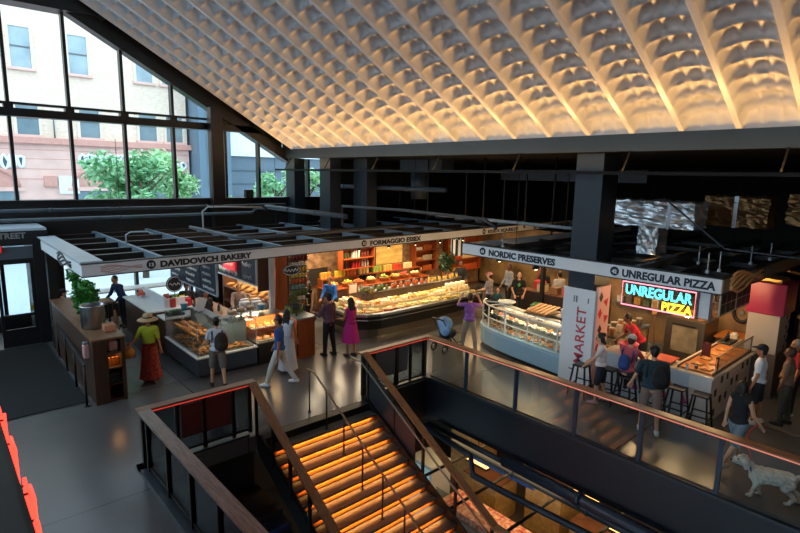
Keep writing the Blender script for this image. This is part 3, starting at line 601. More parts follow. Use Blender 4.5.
simple('steel_bucket', 'wide brushed steel bucket on the front end of the planter counter', 'bucket', [('wall', MB().lathe([(.22, 0), (.245, .02), (.245, .50), (.25, .51), (.25, .53), (.235, .53), (.235, .45)], (2.62, 13.35, 1.46), 28), STEEL), ('rim', MB().tube([(2.62 + .25 * math.cos(a), 13.35 + .25 * math.sin(a), 1.98) for a in [i * PI / 14 for i in range(28)]], .012, 6, True), CHROME)], (2.62, 13.35, 1.46))
simple('cardboard_box', 'small pinkish carton beside the steel bucket', 'box', [('carton', MB().rbox(2.72, 2.95, 12.8, 13.02, 1.46, 1.6, .01), mat('pink carton', '#c08468', .6)), ('flap', MB().box(2.73, 2.94, 12.9, 13.01, 1.6, 1.612), KRAFT)], (2.9, 12.9, 1.46))
simple('sanitizer_dispenser', 'pink and grey dispenser fixed on the planter side', 'dispenser', [('case', MB().rbox(2.24, 2.36, 12.55, 12.72, 1.0, 1.3, .03), mat('pinkish plastic', '#d5a3a0', .4)), ('spout', MB().rbox(2.25, 2.35, 12.58, 12.7, 1.3, 1.36, .02), mat('grey plastic', '#8a8d92', .4))], (2.3, 12.64, 1.0))
LEAF = mat('fresh green leaves', '#3f9a32', .5, hex2='#1f6a22', scale=14)
def leafball(mb, c, r, n, s, seed=1):
    random.seed(seed)
    for _ in range(n):
        v = Vector((random.gauss(0, 1), random.gauss(0, 1), random.gauss(0, 1))).normalized() * random.uniform(.35, 1)
        p = Vector(c) + Vector((v.x * r[0], v.y * r[1], v.z * r[2])); d = Vector((random.gauss(0, 1), random.gauss(0, 1), random.gauss(0, .6))).normalized(); e = d.cross(Vector((random.gauss(0, 1), random.gauss(0, 1), random.gauss(0, 1)))).normalized(); k = s * random.uniform(.6, 1.3); nn = d.cross(e) * .2 * k
        mb.add([p - d * k, p - e * k * .45 + nn, p + d * k, p + e * k * .45 + nn], [(0, 1, 2), (0, 2, 3)])
    return mb
simple('potted_plant', 'bushy bright green plant standing on the planter counter', 'plant', [('foliage', leafball(leafball(MB(), (2.75, 14.7, 1.98), (.3, .5, .38), 420, .09, 2), (2.75, 14.5, 1.7), (.28, .4, .25), 150, .09, 5), LEAF), ('pot', MB().lathe([(.14, 0), (.18, .2), (.19, .22), (.16, .22)], (2.75, 14.7, 1.46)), DARK), ('stems', MB().tube([(2.75, 14.7, 1.6), (2.8, 14.8, 2.0)], .012, 5).tube([(2.72, 14.65, 1.6), (2.65, 14.5, 2.0)], .012, 5), mat('stem green', '#44602c', .6))], (2.75, 14.7, 1.46))
simple('hanging_plant', 'trailing green plant hung under the side board of the canopy', 'plant', [('foliage', leafball(MB(), (2.62, 15.1, 2.42), (.16, .28, .22), 130, .085, 9), LEAF), ('pot', MB().lathe([(.08, 0), (.11, .13), (.09, .13)], (2.62, 15.1, 2.42)), mat('hanging pot white', '#cfd3d2', .5)), ('cord', MB().cyl((2.62, 15.1, 2.5), (2.55, 15.1, 2.98), .006, 5), BLACK)], (2.62, 15.1, 2.42))
BOT = mat('dark bottle', '#2a1d18', .2)
for i, (x, y) in enumerate([(2.9, 13.95), (2.78, 13.85), (2.93, 13.75)]):
    simple('bottle', ['dark bottle behind the steel bucket, farthest of three', 'dark bottle behind the steel bucket, middle of three', 'dark bottle behind the steel bucket, nearest of three'][i], 'bottle', [('glass_body', MB().lathe([(.04, 0), (.045, .02), (.045, .2), (.016, .27), (.016, .33)], (x, y, 1.46), 12), BOT), ('cap', MB().lathe([(.018, .33), (.018, .36)], (x, y, 1.46), 10), mat('cap tan', '#a8835c', .5))], (x, y, 1.46))
# slim steel handrail by the mat
hr2 = thing('handrail', 'black metal handrail standing between the mat and the planter', 'handrail', (2.22, 14.4, 0))
MB().bar((2.2, 12.38, .92), (2.36, 16.45, .92), .05, .03).build('grab_rail', mat('handrail top', '#3c4550', .35, .5), hr2)
for x, y in ((2.2, 12.42), (2.25, 13.7), (2.3, 15.05), (2.35, 16.35)): MB().cyl((x, y, 0), (x, y, .91), .022, 8).cyl((x, y, 0), (x, y, .015), .06, 12).build('post', BLACK, hr2)
# window cafe bar and stools beyond the planter
t = thing('window_bar', 'white topped bar along the street window beyond the planter', 'counter', (5.2, 19.5, 0)); MB().box(3.4, 7.6, 19.2, 19.85, .98, 1.03).build('worktop', WHITE2, t)
for x in (3.6, 5.4, 7.4): MB().box(x - .04, x + .04, 19.3, 19.8, 0, .98).build('leg', BLACK, t)
t = thing('cafe_table', 'dark wooden cafe table with food behind the green plant', 'table', (3.55, 17.9, 0)); MB().rbox(3.1, 4.1, 17.55, 18.25, 1.0, 1.05, .01).build('tabletop', WOOD, t)
for x, y in ((3.16, 17.6), (4.04, 17.6), (3.16, 18.2), (4.04, 18.2)): MB().box(x - .025, x + .025, y - .025, y + .025, 0, 1.0).build('leg', BLACK, t)
random.seed(4)
for i in range(5):
    x, y = 3.3 + .15 * i, 17.7 + .12 * (i % 3)
    simple('snack_plate', 'small plate of yellow and orange food on the cafe table', 'plate', [('dish', MB().lathe([(.05, 0), (.085, .015), (.08, .015)], (x, y, 1.051), 14), WHITE2), ('food', MB().ball((x, y, 1.085), (.06, .06, .03), 8, 5), mat('snack food', '#d09a3a', .6, hex2='#b0481e', scale=20))], (x, y, 1.051), 'plates on the cafe table')
t = thing('a_frame_sign', 'small wooden trestle easel behind the planter bottles', 'easel', (3.6, 15.6, 0)); MB().bar((3.45, 15.5, 0), (3.6, 15.6, 1.25), .04, .03).bar((3.75, 15.5, 0), (3.6, 15.6, 1.25), .04, .03).build('leg', KRAFT, t); MB().bar((3.52, 15.52, .5), (3.7, 15.52, .5), .03, .03).build('crossbar', KRAFT, t); MB().bar((3.6, 15.9, 0), (3.6, 15.6, 1.25), .04, .03).build('leg', KRAFT, t)
# ================================================================ goods: one prototype per kind, copied
PASTRY = [mat('brown crust', '#9a6231', .6, hex2='#6e3f1c', scale=14), mat('golden crust', '#c99350', .6, hex2='#a06a30', scale=14), mat('dark crust', '#5d371d', .6, hex2='#7c4c28', scale=14)]
def proto(name, label, cat, mb, m, group): return Stock(mb.build(name, m, None, None, label=label, cat=cat, group=group))
def variant(stock, m):
    o = stock.r.copy(); o.data = stock.r.data.copy(); o.data.materials[0] = m; COL.objects.link(o); return Stock(o)
def bun_mb(): return MB().lathe([(.02, 0), (.055, .004), (.07, .03), (.055, .06), (.02, .075)], n=12)
def croissant_mb():
    p = [(.09 * math.cos(a), .09 * math.sin(a) - .04, .03) for a in [R(10 + 16 * i) for i in range(11)]]
    return MB().tube(p, [.006, .016, .026, .03, .036, .038, .036, .03, .026, .016, .006], 8)
def loaf_mb():
    m = MB().tube([(-.14, 0, .05), (-.12, 0, .05), (-.07, 0, .052), (0, 0, .055), (.07, 0, .052), (.12, 0, .05), (.14, 0, .05)], [.01, .035, .05, .054, .05, .035, .01], 10)
    for x in (-.07, -.02, .03, .08): m.capsule((x - .015, -.025, .103), (x + .015, .025, .103), .006, .006, 6)
    return m
def bagel_mb(): return MB().tube([(.045 * math.cos(a), .045 * math.sin(a), .026) for a in [i * PI / 8 for i in range(16)]], .026, 8, True)
# ---------------------------------------------------------------- bakery
BASEB = mat('case base slate', '#3a4552', .4, var=.08)
bc = thing('display_case', 'L shaped glass pastry case with slate base behind the backpack man', 'display case', (5.3, 13.2, 0))
L6 = [(4.6, 12.42), (6.15, 12.42), (6.15, 13.35), (5.6, 13.35), (5.6, 14.7), (4.6, 14.7)]
MB().prism([(4.66, 12.48), (6.1, 12.48), (6.1, 13.3), (5.55, 13.3), (5.55, 14.64), (4.66, 14.64)], 0, .08).build('plinth', BLACK, bc)
MB().prism(L6, .08, .5).build('base', BASEB, bc)
MB().prism([(4.57, 12.39), (6.17, 12.39), (6.17, 13.37), (5.62, 13.37), (5.62, 14.72), (4.57, 14.72)], .5, .535).build('deck_edge', WHITE2, bc)
MB().box(4.61, 4.618, 12.43, 14.68, .535, 1.26).build('glass_panel', GLASS, bc); MB().box(4.62, 6.14, 12.43, 12.438, .535, 1.26).build('glass_panel', GLASS, bc)
MB().prism([(4.61, 12.43), (6.14, 12.43), (6.14, 13.0), (5.3, 13.0), (5.3, 14.68), (4.61, 14.68)], 1.26, 1.27).build('glass_top', GLASS, bc)
MB().box(4.7, 5.5, 12.9, 14.6, .88, .888).build('glass_shelf', GLASS, bc)
MB().box(5.3, 5.6, 13.35, 14.7, .535, 1.24).box(5.3, 6.14, 13.0, 13.3, .535, 1.24).build('back_unit', mat('case back unit', '#5a6a74', .4), bc)
for x, y in ((4.615, 12.435), (4.615, 14.68), (6.14, 12.435)): MB().box(x - .008, x + .008, y - .008, y + .008, .535, 1.27).build('corner_post', CHROME, bc)
lamp('case_light', 'AREA', (5.0, 13.4, 1.25), 10, WARMW, .3, (0, 0, 0), 2)
lamp('case_light', 'AREA', (5.5, 12.7, 1.25), 7, WARMW, 1.0, (0, 0, 0), .3)
random.seed(11)
GPA = 'pastries in the slate based pastry case'
sts = []
for nm, fn, lb, mi in (('bun', bun_mb, 'round brown bun on the deck of the slate based pastry case', 0), ('croissant', croissant_mb, 'curved golden croissant on the deck of the slate based pastry case', 1), ('bagel', bagel_mb, 'dark ring bagel on the deck of the slate based pastry case', 2)):
    sts.append(proto(nm, lb, 'pastry', fn(), PASTRY[mi], nm + ' pastries in the slate based case'))
k = 0
TRAY = mat('steel tray', '#8b9298', .3, .9)
for (x0, x1, y0, y1, nm) in ((4.66, 5.28, 13.95, 14.62, 'farthest from the corner'), (4.66, 5.28, 13.2, 13.9, 'in the middle of the left wing'), (4.66, 5.28, 12.5, 13.12, 'at the glass corner'), (5.34, 6.1, 12.5, 12.96, 'right behind the backpack man')):
    simple('baking_tray', 'steel tray of pastries in the slate based case, ' + nm, 'tray', [('pan', MB().box(x0, x1, y0, y1, .54, .552), TRAY), ('rim', MB().tube([(x0, y0, .56), (x1, y0, .56), (x1, y1, .56), (x0, y1, .56)], .008, 6, True), TRAY)], (x0, y0, .54))
    nx, ny = int((x1 - x0) / .155), int((y1 - y0) / .145)
    for i in range(nx):
        for j in range(ny):
            s_ = sts[(k + (i + j) % 2 + (j // 2)) % 3]; s_.put((x0 + .09 + i * .155 + random.uniform(-.01, .01), y0 + .085 + j * .145, .554), random.uniform(0, 6), sc=random.uniform(.9, 1.05))
    k += 1
up_ = [proto(n_, l_, 'pastry', f_(), PASTRY[m_], g_) for n_, l_, f_, m_, g_ in (('bun', 'golden bun on the upper glass shelf of the pastry case', bun_mb, 1, 'buns on the upper glass shelf'), ('loaf', 'small scored brown loaf on the upper glass shelf of the pastry case', loaf_mb, 0, 'loaves on the upper glass shelf'))]
for i in range(4):
    for j in range(9): up_[(i + j // 3) % 2].put((4.8 + i * .19, 13.0 + j * .18, .89), random.uniform(0, 6), sc=.85)
# cake domes and things on top of the case
for i, (x, y, lb) in enumerate(((5.75, 12.95, 'clear cake dome on the case beside the backpack man, leftmost of three'), (6.05, 13.1, 'clear cake dome on the case, middle one of three'), (6.35, 13.1, 'clear cake dome on the case, rightmost of three'))):
    if i == 2: y = 13.15
    simple('cake_dome', lb, 'cake dome', [('stand', MB().lathe([(.06, 0), (.02, .03), (.02, .08), (.14, .1), (.14, .11)], (x, y, 1.24), 16), WHITE2), ('cake', MB().lathe([(.1, .11), (.105, .15), (.1, .19)], (x, y, 1.24), 14), mat('cake', '#d9b48a', .6, hex2='#a8673c', scale=20)), ('dome', MB().lathe([(.135, .11), (.135, .2), (.1, .27), (.03, .3), (.012, .33)], (x, y, 1.24), 18), GLASS)], (x, y, 1.24))
simple('tablet_sign', 'white upright card on the pastry case', 'sign', [('card', MB().bar((5.28, 14.05, 1.28), (5.42, 14.05, 1.62), .02, .24, (1, 0, 0)), WHITE), ('stand', MB().box(5.24, 5.36, 13.95, 14.15, 1.27, 1.285), CHROME)], (5.3, 14.05, 1.27))
BLUEG = mat('aqua plastic', '#3f8fae', .35)
for i, (x, y, lb) in enumerate(((5.1, 14.6, 'aqua tub standing on the far end of the pastry case'), (5.45, 14.3, 'aqua tub behind the white card on the pastry case'), (6.7, 13.2, 'aqua tub at the right of the cake domes'))):
    simple('plastic_tub', lb, 'tub', [('tub', MB().lathe([(.08, 0), (.1, .14), (.105, .15), (.09, .14)], (x, y, 1.27), 14), BLUEG), ('lid', MB().lathe([(.108, .15), (.1, .17)], (x, y, 1.27), 14), WHITE2)], (x, y, 1.27))
# lower step unit, wooden counter with white ledge
t = thing('step_counter', 'low wooden counter with white top between pastry case and ledge counter', 'counter', (4.9, 15, 0)); MB().box(4.62, 5.6, 14.74, 15.3, 0, .98).build('body', WOODX, t); MB().box(4.58, 5.62, 14.73, 15.32, .98, 1.02).build('worktop', WHITE2, t)
t = thing('ledge_counter', 'walnut counter with raised white ledge behind the hat woman', 'counter', (4.9, 16.5, 0)); MB().box(4.42, 4.5, 15.36, 17.8, 0, 1.08).box(4.5, 5.5, 15.36, 15.44, 0, 1.08).build('front_panel', WOODX, t); MB().box(4.36, 4.95, 15.3, 17.85, 1.08, 1.12).box(4.95, 5.6, 15.3, 15.8, 1.08, 1.12).build('worktop', WHITE2, t); MB().box(4.95, 5.02, 15.8, 17.85, 1.12, 1.36).box(4.9, 5.6, 15.62, 15.68, 1.12, 1.36).build('upstand', WHITE2, t)
simple('salad_tray', 'black tray of greens on the low step counter', 'tray', [('pan', MB().rbox(4.75, 5.2, 14.85, 15.2, 1.02, 1.09, .015), BLACK), ('greens', leafball(MB(), (4.97, 15.02, 1.13), (.17, .13, .05), 70, .04, 3), LEAF)], (4.97, 15, 1.02))
for i, (x, y, c_, lb) in enumerate(((5.1, 15.5, '#b93a34', 'red cup of cutlery on the white ledge'), (5.45, 15.75, '#d8c24a', 'yellow packet stack on the white ledge'), (5.3, 15.9, '#87a043', 'green snack packet on the white ledge'), (5.15, 16.2, '#b4483a', 'red brown snack packet on the white ledge'), (5.5, 15.4, '#cf2436', 'bright red box at the end of the white ledge'))):
    simple('snack_packet', lb, 'packet', [('bag', MB().rbox(x - .08, x + .08, y - .05, y + .05, 1.12, 1.36, .03), mat('packet ' + c_, c_, .4)), ('seal', MB().box(x - .08, x + .08, y - .006, y + .006, 1.355, 1.39), mat('packet ' + c_, c_))], (x, y, 1.12))
PEACH = mat('peach', '#d0674a', .5, hex2='#b03a2c', scale=6)
simple('fruit_bowl', 'bowl of reddish fruit on the far ledge of the walnut counter', 'bowl', [('dish', MB().lathe([(.06, 0), (.15, .09), (.14, .09), (.05, .02)], (4.75, 17.3, 1.12), 16), WHITE2), ('fruit', MB().ball((4.7, 17.3, 1.24), .07).ball((4.82, 17.34, 1.23), .07).ball((4.76, 17.22, 1.23), .07).ball((4.76, 17.3, 1.31), .07), PEACH)], (4.75, 17.3, 1.12))
t = thing('round_sign', 'round black shop sign standing behind the snack packets', 'sign', (5.1, 15.85, 1.12)); MB().cyl((5.25, 15.72, 1.75), (5.25, 15.75, 1.75), .24, 24).build('disc', INK, t); MB().tube([(5.25 + .21 * math.cos(a), 15.715, 1.75 + .21 * math.sin(a)) for a in [i * PI / 12 for i in range(24)]], .008, 5, True).tube([(5.1 + .03 * i, 15.714, 1.75 + .04 * math.sin(i * 1.7)) for i in range(11)], .01, 5).build('script', WHITE, t); MB().cyl((5.25, 15.74, 1.12), (5.25, 15.74, 1.52), .012, 6).build('stem', BLACK, t)
CHALK = mat('chalk white', '#e4e8ea', .6); SLATE = mat('slate blue board', '#202f3f', .6, var=.05)
def script_lines(rows, y0, y1, z0, z1, x, seed):
    random.seed(seed); mb = MB()
    for r in range(rows):
        z = z1 - (r + .7) * (z1 - z0) / rows; y = y1 - random.uniform(.02, .1); h = (z1 - z0) / rows * .3; e = y0 + random.uniform(0, .35) * (y1 - y0); pts = []
        i = 0
        while y > e: pts.append((x, y, z + h * math.sin(i * 2.1) * random.uniform(.4, 1))); y -= .03; i += 1
        if len(pts) > 2: mb.tube(pts, .01, 4)
    return mb
def menu(label, x, spans, z0, z1, rows):
    t = thing('menu_board', label, 'menu board', (x, spans[0][0], z0))
    for i, (a, b_) in enumerate(spans):
        p = MB().box(x, x + .03, b_ + .02, a - .02, z0, z1).build('board', SLATE, t); script_lines(rows, b_ + .12, a - .1, z0 + .06, z1 - .06, x - .008, i + rows).build('chalk_script', CHALK, p)
    MB().box(x - .01, x + .04, spans[-1][1], spans[0][0], z0 - .035, z0).build('bottom_rail', GREYFRAME, t); [MB().box(x - .01, x + .04, y_, y_ + .03, z0, z1).build('side_frame', GREYFRAME, t) for y_ in (spans[0][0] - .03, spans[-1][1])]
    for y in (spans[0][0] - .2, spans[-1][1] + .2): MB().cyl((x + .02, y, z1), (x + .02, y, 3.0), .008, 5).build('hanger', BLACK, t)
    return t
menu('row of slate menu boards with chalk script over the pastry case', 5.38, [(16.4, 15.3), (15.28, 14.1), (14.08, 13.0)], 1.88, 2.72, 4)
menu('slate menu board with small script right of the red sign', 6.62, [(15.9, 14.3), (14.28, 13.3)], 1.95, 2.75, 2)
t = thing('red_sign', 'bright red sign with pale writing hung before the slate menu board', 'sign', (6.5, 14.7, 2.2)); MB().rbox(6.46, 6.52, 14.3, 15.1, 2.2, 2.55, .01).build('panel', mat('bright red sign', '#e23038', .4, emit=.35), t); MB().tube([(6.45, 15.0 - .05 * i, 2.38 + .06 * math.sin(i * 2.4)) for i in range(13)], .013, 5).build('writing', mat('pale pink script', '#ffb9b0', .5, emit=.3), t); MB().box(6.47, 6.51, 14.35, 15.05, 2.55, 2.74).build('bracket', mat('bracket grey', '#7a7468', .5), t)
t = thing('back_counter', 'dark work counter behind the pastry case', 'counter', (6.2, 15.4, 0)); MB().box(6.0, 6.5, 14.2, 16.9, 0, .92).build('carcass', BASEB, t); MB().box(5.96, 6.54, 14.16, 16.94, .92, .96).build('worktop', mat('worktop brown', '#85695a', .4), t)
for i, (x, y, lb) in enumerate(((6.15, 14.6, 'pale sauce bottle on the bakery work counter, nearer one'), (6.2, 14.9, 'dark sauce bottle on the bakery work counter, farther one'))):
    simple('sauce_bottle', lb, 'bottle', [('flask', MB().lathe([(.035, 0), (.04, .02), (.04, .16), (.015, .2), (.012, .24)], (x, y, .96), 12), mat(('bottle pale', 'bottle navy')[i], ('#d8cda8', '#2c3550')[i], .3)), ('cap', MB().lathe([(.017, .24), (.017, .27)], (x, y, .96), 8), REDP)], (x, y, .96))
# oven shelf with bread, warm
t = thing('bread_shelf', 'long warm lit shelf of breads behind the slate menu board', 'shelf', (7.5, 15.6, 0))
MB().box(7.35, 7.85, 14.1, 17.2, 1.18, 1.22).build('shelf_board', WOOD, t); MB().box(7.85, 7.9, 14.1, 17.2, .0, 2.3).build('back_panel', mat('cream back panel', '#d8c8a8', .6), t); MB().box(7.35, 7.9, 14.05, 14.1, 0, 1.22).build('end_panel', WOOD, t); MB().box(7.35, 7.9, 17.2, 17.25, 0, 2.3).build('end_panel', WOOD, t); MB().box(7.35, 7.85, 14.1, 17.2, .7, .74).build('shelf_board', WOOD, t)
lamp('bread_light', 'AREA', (7.55, 15.6, 2.25), 50, WARMW, .3, (0, 0, 0), 3)
LO = proto('loaf', 'large scored loaf on the warm lit bread shelf', 'bread', loaf_mb(), PASTRY[1], 'loaves on the warm lit bread shelf')
for i in range(13): LO.put((7.5 + .2 * (i % 2), 14.3 + i * .22, 1.222), .3 * (i % 3), sc=1.1)
PAP = mat('white paper', '#d7dbe2', .6)
for i, (x, y) in enumerate(((6.75, 14.35), (7.05, 14.2), (7.15, 14.6))):
    simple('paper_sack', ['white paper sack slumped behind the case, leftmost of three', 'white paper sack slumped behind the case, nearest of three', 'brown paper sack behind the case at right'][i], 'sack', [('sack', MB().rbox(x - .14, x + .14, y - .12, y + .12, .96, 1.3, .06), PAP if i < 2 else KRAFT), ('fold', MB().rbox(x - .12, x + .12, y - .03, y + .03, 1.29, 1.36, .012), PAP if i < 2 else KRAFT)], (x, y, .96))
t = thing('service_counter', 'brown counter behind the cases carrying paper sacks', 'counter', (7, 14.3, 0)); MB().box(6.58, 7.3, 14.02, 14.8, 0, .92).build('body', WOOD, t); MB().box(6.56, 7.32, 14.0, 14.82, .92, .96).build('worktop', WHITE2, t)
t = thing('partition', 'dark brown hanging panel right of the menu boards', 'panel', (7.4, 14.3, 1.5)); MB().box(7.0, 7.34, 13.96, 14.0, 1.6, 2.78).build('board', mat('dark brown board', '#4a2e22', .5), t); MB().box(7.0, 7.34, 13.95, 13.96, 1.6, 1.63).build('edge', BLACK, t)
t = thing('post', 'white square post between bakery and cheese stall', 'post', (7.45, 13.9, 0)); MB().box(7.36, 7.5, 13.9, 14.04, 0, 2.8).build('shaft', WHITE2, t); MB().box(7.32, 7.54, 13.86, 14.08, 0, .06).build('foot', STEEL, t)
OW = mat('orange wood', '#a4501f', .45, hex2='#8a3c14', scale=5, stretch=(3, 3, .3))
t = thing('partition', 'orange brown wooden panel beside the white post', 'panel', (7.8, 14, 0)); MB().box(7.56, 8.02, 13.95, 14.05, 0, 2.75).build('board', OW, t); MB().box(7.54, 8.04, 13.94, 14.06, 0, .08).build('skirting', WOOD, t)
# warm tray case
wc = thing('display_case', 'black based case of warm lit orange food beside the blue shirted man', 'display case', (6.7, 12.9, 0))
MB().box(6.2, 7.16, 12.42, 13.3, 0, .58).build('base', BLACK, wc); MB().box(6.18, 7.18, 12.4, 13.32, .58, .61).build('deck_edge', STEEL, wc); MB().box(6.25, 7.14, 12.85, 13.28, .83, .85).build('upper_shelf', STEEL, wc); MB().box(6.2, 7.16, 13.29, 13.31, .61, 1.2).build('back_panel', mat('peach back', '#d98a5a', .5), wc); MB().box(6.21, 7.15, 12.43, 12.438, .61, .95).build('glass_panel', GLASS, wc); MB().box(6.2, 7.16, 12.8, 13.31, 1.2, 1.22).build('canopy_shelf', STEEL, wc)
lamp('warm_case_light', 'AREA', (6.7, 12.9, 1.19), 16, WARM, .9, (0, 0, 0), .5)
FOODO = [mat('orange food', '#d8702e', .5, hex2='#f0b070', scale=18), mat('cream food', '#e8c890', .5, hex2='#c98a4a', scale=18), mat('red food', '#c8452a', .5, hex2='#e08a4a', scale=18)]
for i in range(2):
    for j in range(4):
        x, y, z = 6.32 + j * .225, 12.62 + i * .42, .612 + i * .24
        simple('food_tray', '%s food tray, %s from left, %s row of the black based case' % (('orange', 'cream', 'red', 'orange')[(i + j) % 4], ('first', 'second', 'third', 'fourth')[j], ('front', 'raised back')[i]), 'tray', [('pan', MB().rbox(x - .1, x + .1, y - .15, y + .15, z, z + .03, .008), STEEL), ('food', MB().ball((x, y, z + .035), (.09, .13, .05), 10, 6).ball((x - .03, y + .05, z + .07), .035, 8, 5).ball((x + .04, y - .04, z + .07), .035, 8, 5), FOODO[(i + j) % 4 % 3])], (x, y, z))
ec = thing('end_counter', 'orange panelled end counter with grey top between bakery and cheese stall', 'counter', (7.5, 12.6, 0)); MB().box(7.22, 7.78, 12.2, 13.2, 0, 1.1).build('body', OW, ec); MB().box(7.18, 7.82, 12.16, 13.24, 1.1, 1.14).build('worktop', mat('grey top', '#8d9490', .35), ec); MB().box(7.2, 7.24, 12.18, 12.2, .1, 1.0).build('strip', BLACK, ec)
t = thing('card_stand', 'black card terminal stand on the orange end counter', 'stand', (7.35, 12.4, 1.14)); MB().cyl((7.35, 12.45, 1.14), (7.35, 12.45, 1.36), .02, 8).build('stem', BLACK, t); MB().bar((7.3, 12.4, 1.34), (7.4, 12.5, 1.46), .16, .03).build('screen', DARK, t)
# jar tower and oval sign at the cheese stall's corner
jt = thing('display_tower', 'narrow tower of shelves packed with jars and packets beside the orange panel', 'shelf', (8.1, 13.3, 0))
for z in (1.14, 1.48, 1.82, 2.16, 2.5): MB().box(7.72, 8.3, 13.25, 13.55, z, z + .02).build('shelf_board', BLACK, jt)
for x in (7.73, 8.29): MB().box(x - .012, x + .012, 13.5, 13.55, 0, 2.75).build('upright', BLACK, jt)
t = thing('oval_sign', 'black oval shop sign with white script hanging over the end counter', 'sign', (7.3, 12.6, 2.4)); MB().lathe([(.27, -.015), (.28, 0), (.27, .015)], (0, 0, 0), 26)
mb = MB(); mb.add([(7.32 + .27 * math.cos(a), 12.6 + dy, 2.4 + .15 * math.sin(a)) for dy in (0, .03) for a in [i * PI / 13 for i in range(26)]], [tuple(range(26)), tuple(range(51, 25, -1))] + [(i, 26 + i, 26 + (i + 1) % 26, (i + 1) % 26) for i in range(26)]); mb.build('disc', INK, t)
MB().tube([(7.1 + .03 * i, 12.594, 2.4 + .045 * math.sin(i * 1.9)) for i in range(15)], .012, 5).tube([(7.32 + .25 * math.cos(a), 12.595, 2.4 + .13 * math.sin(a)) for a in [i * PI / 12 for i in range(24)]], .006, 5, True).build('script', WHITE, t); MB().cyl((7.32, 12.61, 2.55), (7.32, 12.61, 2.83), .008, 5).build('hanger', BLACK, t)
JARC = ['#8a6a3a', '#5a6a34', '#b0552c', '#c9a04a', '#7a2c22', '#b7b0a0']
def jar_mb(): return MB().lathe([(.04, 0), (.047, .01), (.047, .11), (.036, .13)], n=12)
def mk_jar(label, group, c_, s_=1.):
    t = thing('jar', label, 'jar', (0, 0, 0), group); jar_mb().build('glass_body', mat('jar ' + c_, c_, .2, hex2=None), t); MB().lathe([(.039, .13), (.041, .132), (.041, .155), (.03, .158)], n=12).build('lid', mat('jar lid', '#3a352c', .4), t); return Stock(t)
def bottle_mb(): return MB().lathe([(.034, 0), (.038, .01), (.038, .17), (.014, .23), (.013, .29)], n=10)
random.seed(21)
for si, z in enumerate((1.16, 1.5, 1.84, 2.18, 2.52)):
    nm = ('lowest', 'second', 'middle', 'fourth', 'top')[si]
    js = mk_jar('jar with dark lid on the %s shelf of the narrow tower' % nm, 'jars on the %s tower shelf' % nm, JARC[si])
    for i in range(5): js.put((7.79 + i * .11, 13.36, z + .001), 0, sc=1.1)
    if si < 4:
        bs = proto('packet', 'pale packet at the back of the %s shelf of the narrow tower' % nm, 'packet', MB().rbox(-.05, .05, -.025, .025, 0, .26, .012), mat('packet ' + ['#cfc9b8', '#5f8a86', '#c7b23e', '#d8d4cc'][si], ['#cfc9b8', '#5f8a86', '#c7b23e', '#d8d4cc'][si], .5), 'packets on the %s tower shelf' % nm)
        for i in range(4): bs.put((7.84 + i * .12, 13.47, z + .001))
js = mk_jar('tall green jar on the grey top of the orange end counter', 'green jars on the end counter', '#6d7c3c')
for i in range(6): js.put((7.35 + (i % 3) * .16, 12.75 + (i // 3) * .2, 1.141), 0, sc=1.5)
simple('potted_herb', 'leafy herb pot behind the jars of the end counter', 'plant', [('foliage', leafball(MB(), (7.62, 13.05, 1.42), (.16, .14, .17), 120, .055, 12), mat('olive leaves', '#75803a', .6, hex2='#4c5a28', scale=15)), ('pot', MB().lathe([(.07, 0), (.09, .13), (.08, .13)], (7.62, 13.05, 1.141)), WHITE2)], (7.62, 13.05, 1.141))
# ================================================================ cheese stall
FL = [(9.42, 14.3), (9.36, 13.6), (9.36, 13.0), (9.5, 12.62), (9.78, 12.36), (10.2, 12.22), (10.8, 12.2), (12, 12.2), (13.5, 12.2), (15.1, 12.3)]
def inset(P, d):
    out = []
    for i, p in enumerate(P):
        a = Vector(P[max(i - 1, 0)]); b_ = Vector(P[min(i + 1, len(P) - 1)]); t_ = (b_ - a).normalized(); out.append((p[0] - t_.y * d, p[1] + t_.x * d))
    return out
def ribbon(P, Q, z0, z1):   # closed band between two paths
    return MB().prism(list(P) + list(Q)[::-1], z0, z1)
def wall_strip(P, zs, d):   # thin wall along a path
    return ribbon(P, inset(P, d), *zs)
fc = thing('cheese_counter', 'long black curved counter filled with warm lit cheeses', 'counter', (12, 12.8, 0))
ribbon(inset(FL, .24), inset(FL, 1.0), 0, .32).build('toe_kick', mat('toe steel', '#8d8577', .3, .85, var=.1, scale=4, stretch=(8, 8, .2)), fc)
ribbon(FL, inset(FL, 1.05), .32, .72).build('body', mat('counter black', '#14110f', .35), fc)
ribbon(inset(FL, -.012), inset(FL, .01), .60, .625).build('trim_line', CHROME, fc)
ribbon(inset(FL, -.03), inset(FL, .14), .72, .80).build('rim', STEEL, fc)
ribbon(inset(FL, .14), inset(FL, 1.0), .72, .76).build('bed', mat('cheese bed', '#d8c8a4', .6), fc)
ribbon(inset(FL, .6), inset(FL, 1.0), .76, .92).build('riser_step', mat('cheese bed', '#c9b48c'), fc)
ribbon(inset(FL, 1.0), inset(FL, 1.3), .3, 1.22).build('back_unit', mat('counter back unit', '#4a3c2e', .5), fc)
ribbon(inset(FL, .99), inset(FL, 1.32), 1.22, 1.25).build('glass_shelf', STEEL, fc)
wall_strip(inset(FL, .02), (.8, 1.05), .01).build('front_glass', GLASS, fc)
def along(P, s):
    for a, b_ in zip(P, P[1:]):
        a = Vector(a); b_ = Vector(b_); l = (b_ - a).length
        if s <= l: t_ = (b_ - a) / l; return a + t_ * s, Vector((-t_.y, t_.x)), math.atan2(t_.y, t_.x)
        s -= l
    return None
PLEN = sum((Vector(a) - Vector(b_)).length for a, b_ in zip(FL, FL[1:]))
CH = ['#e9c46a', '#f0dba0', '#d98e3c', '#f3e6c4', '#c9a24a', '#e8b27a', '#c66a3a']
CHM = [mat('cheese ' + c_, c_, .5, var=.08, scale=12) for c_ in CH]
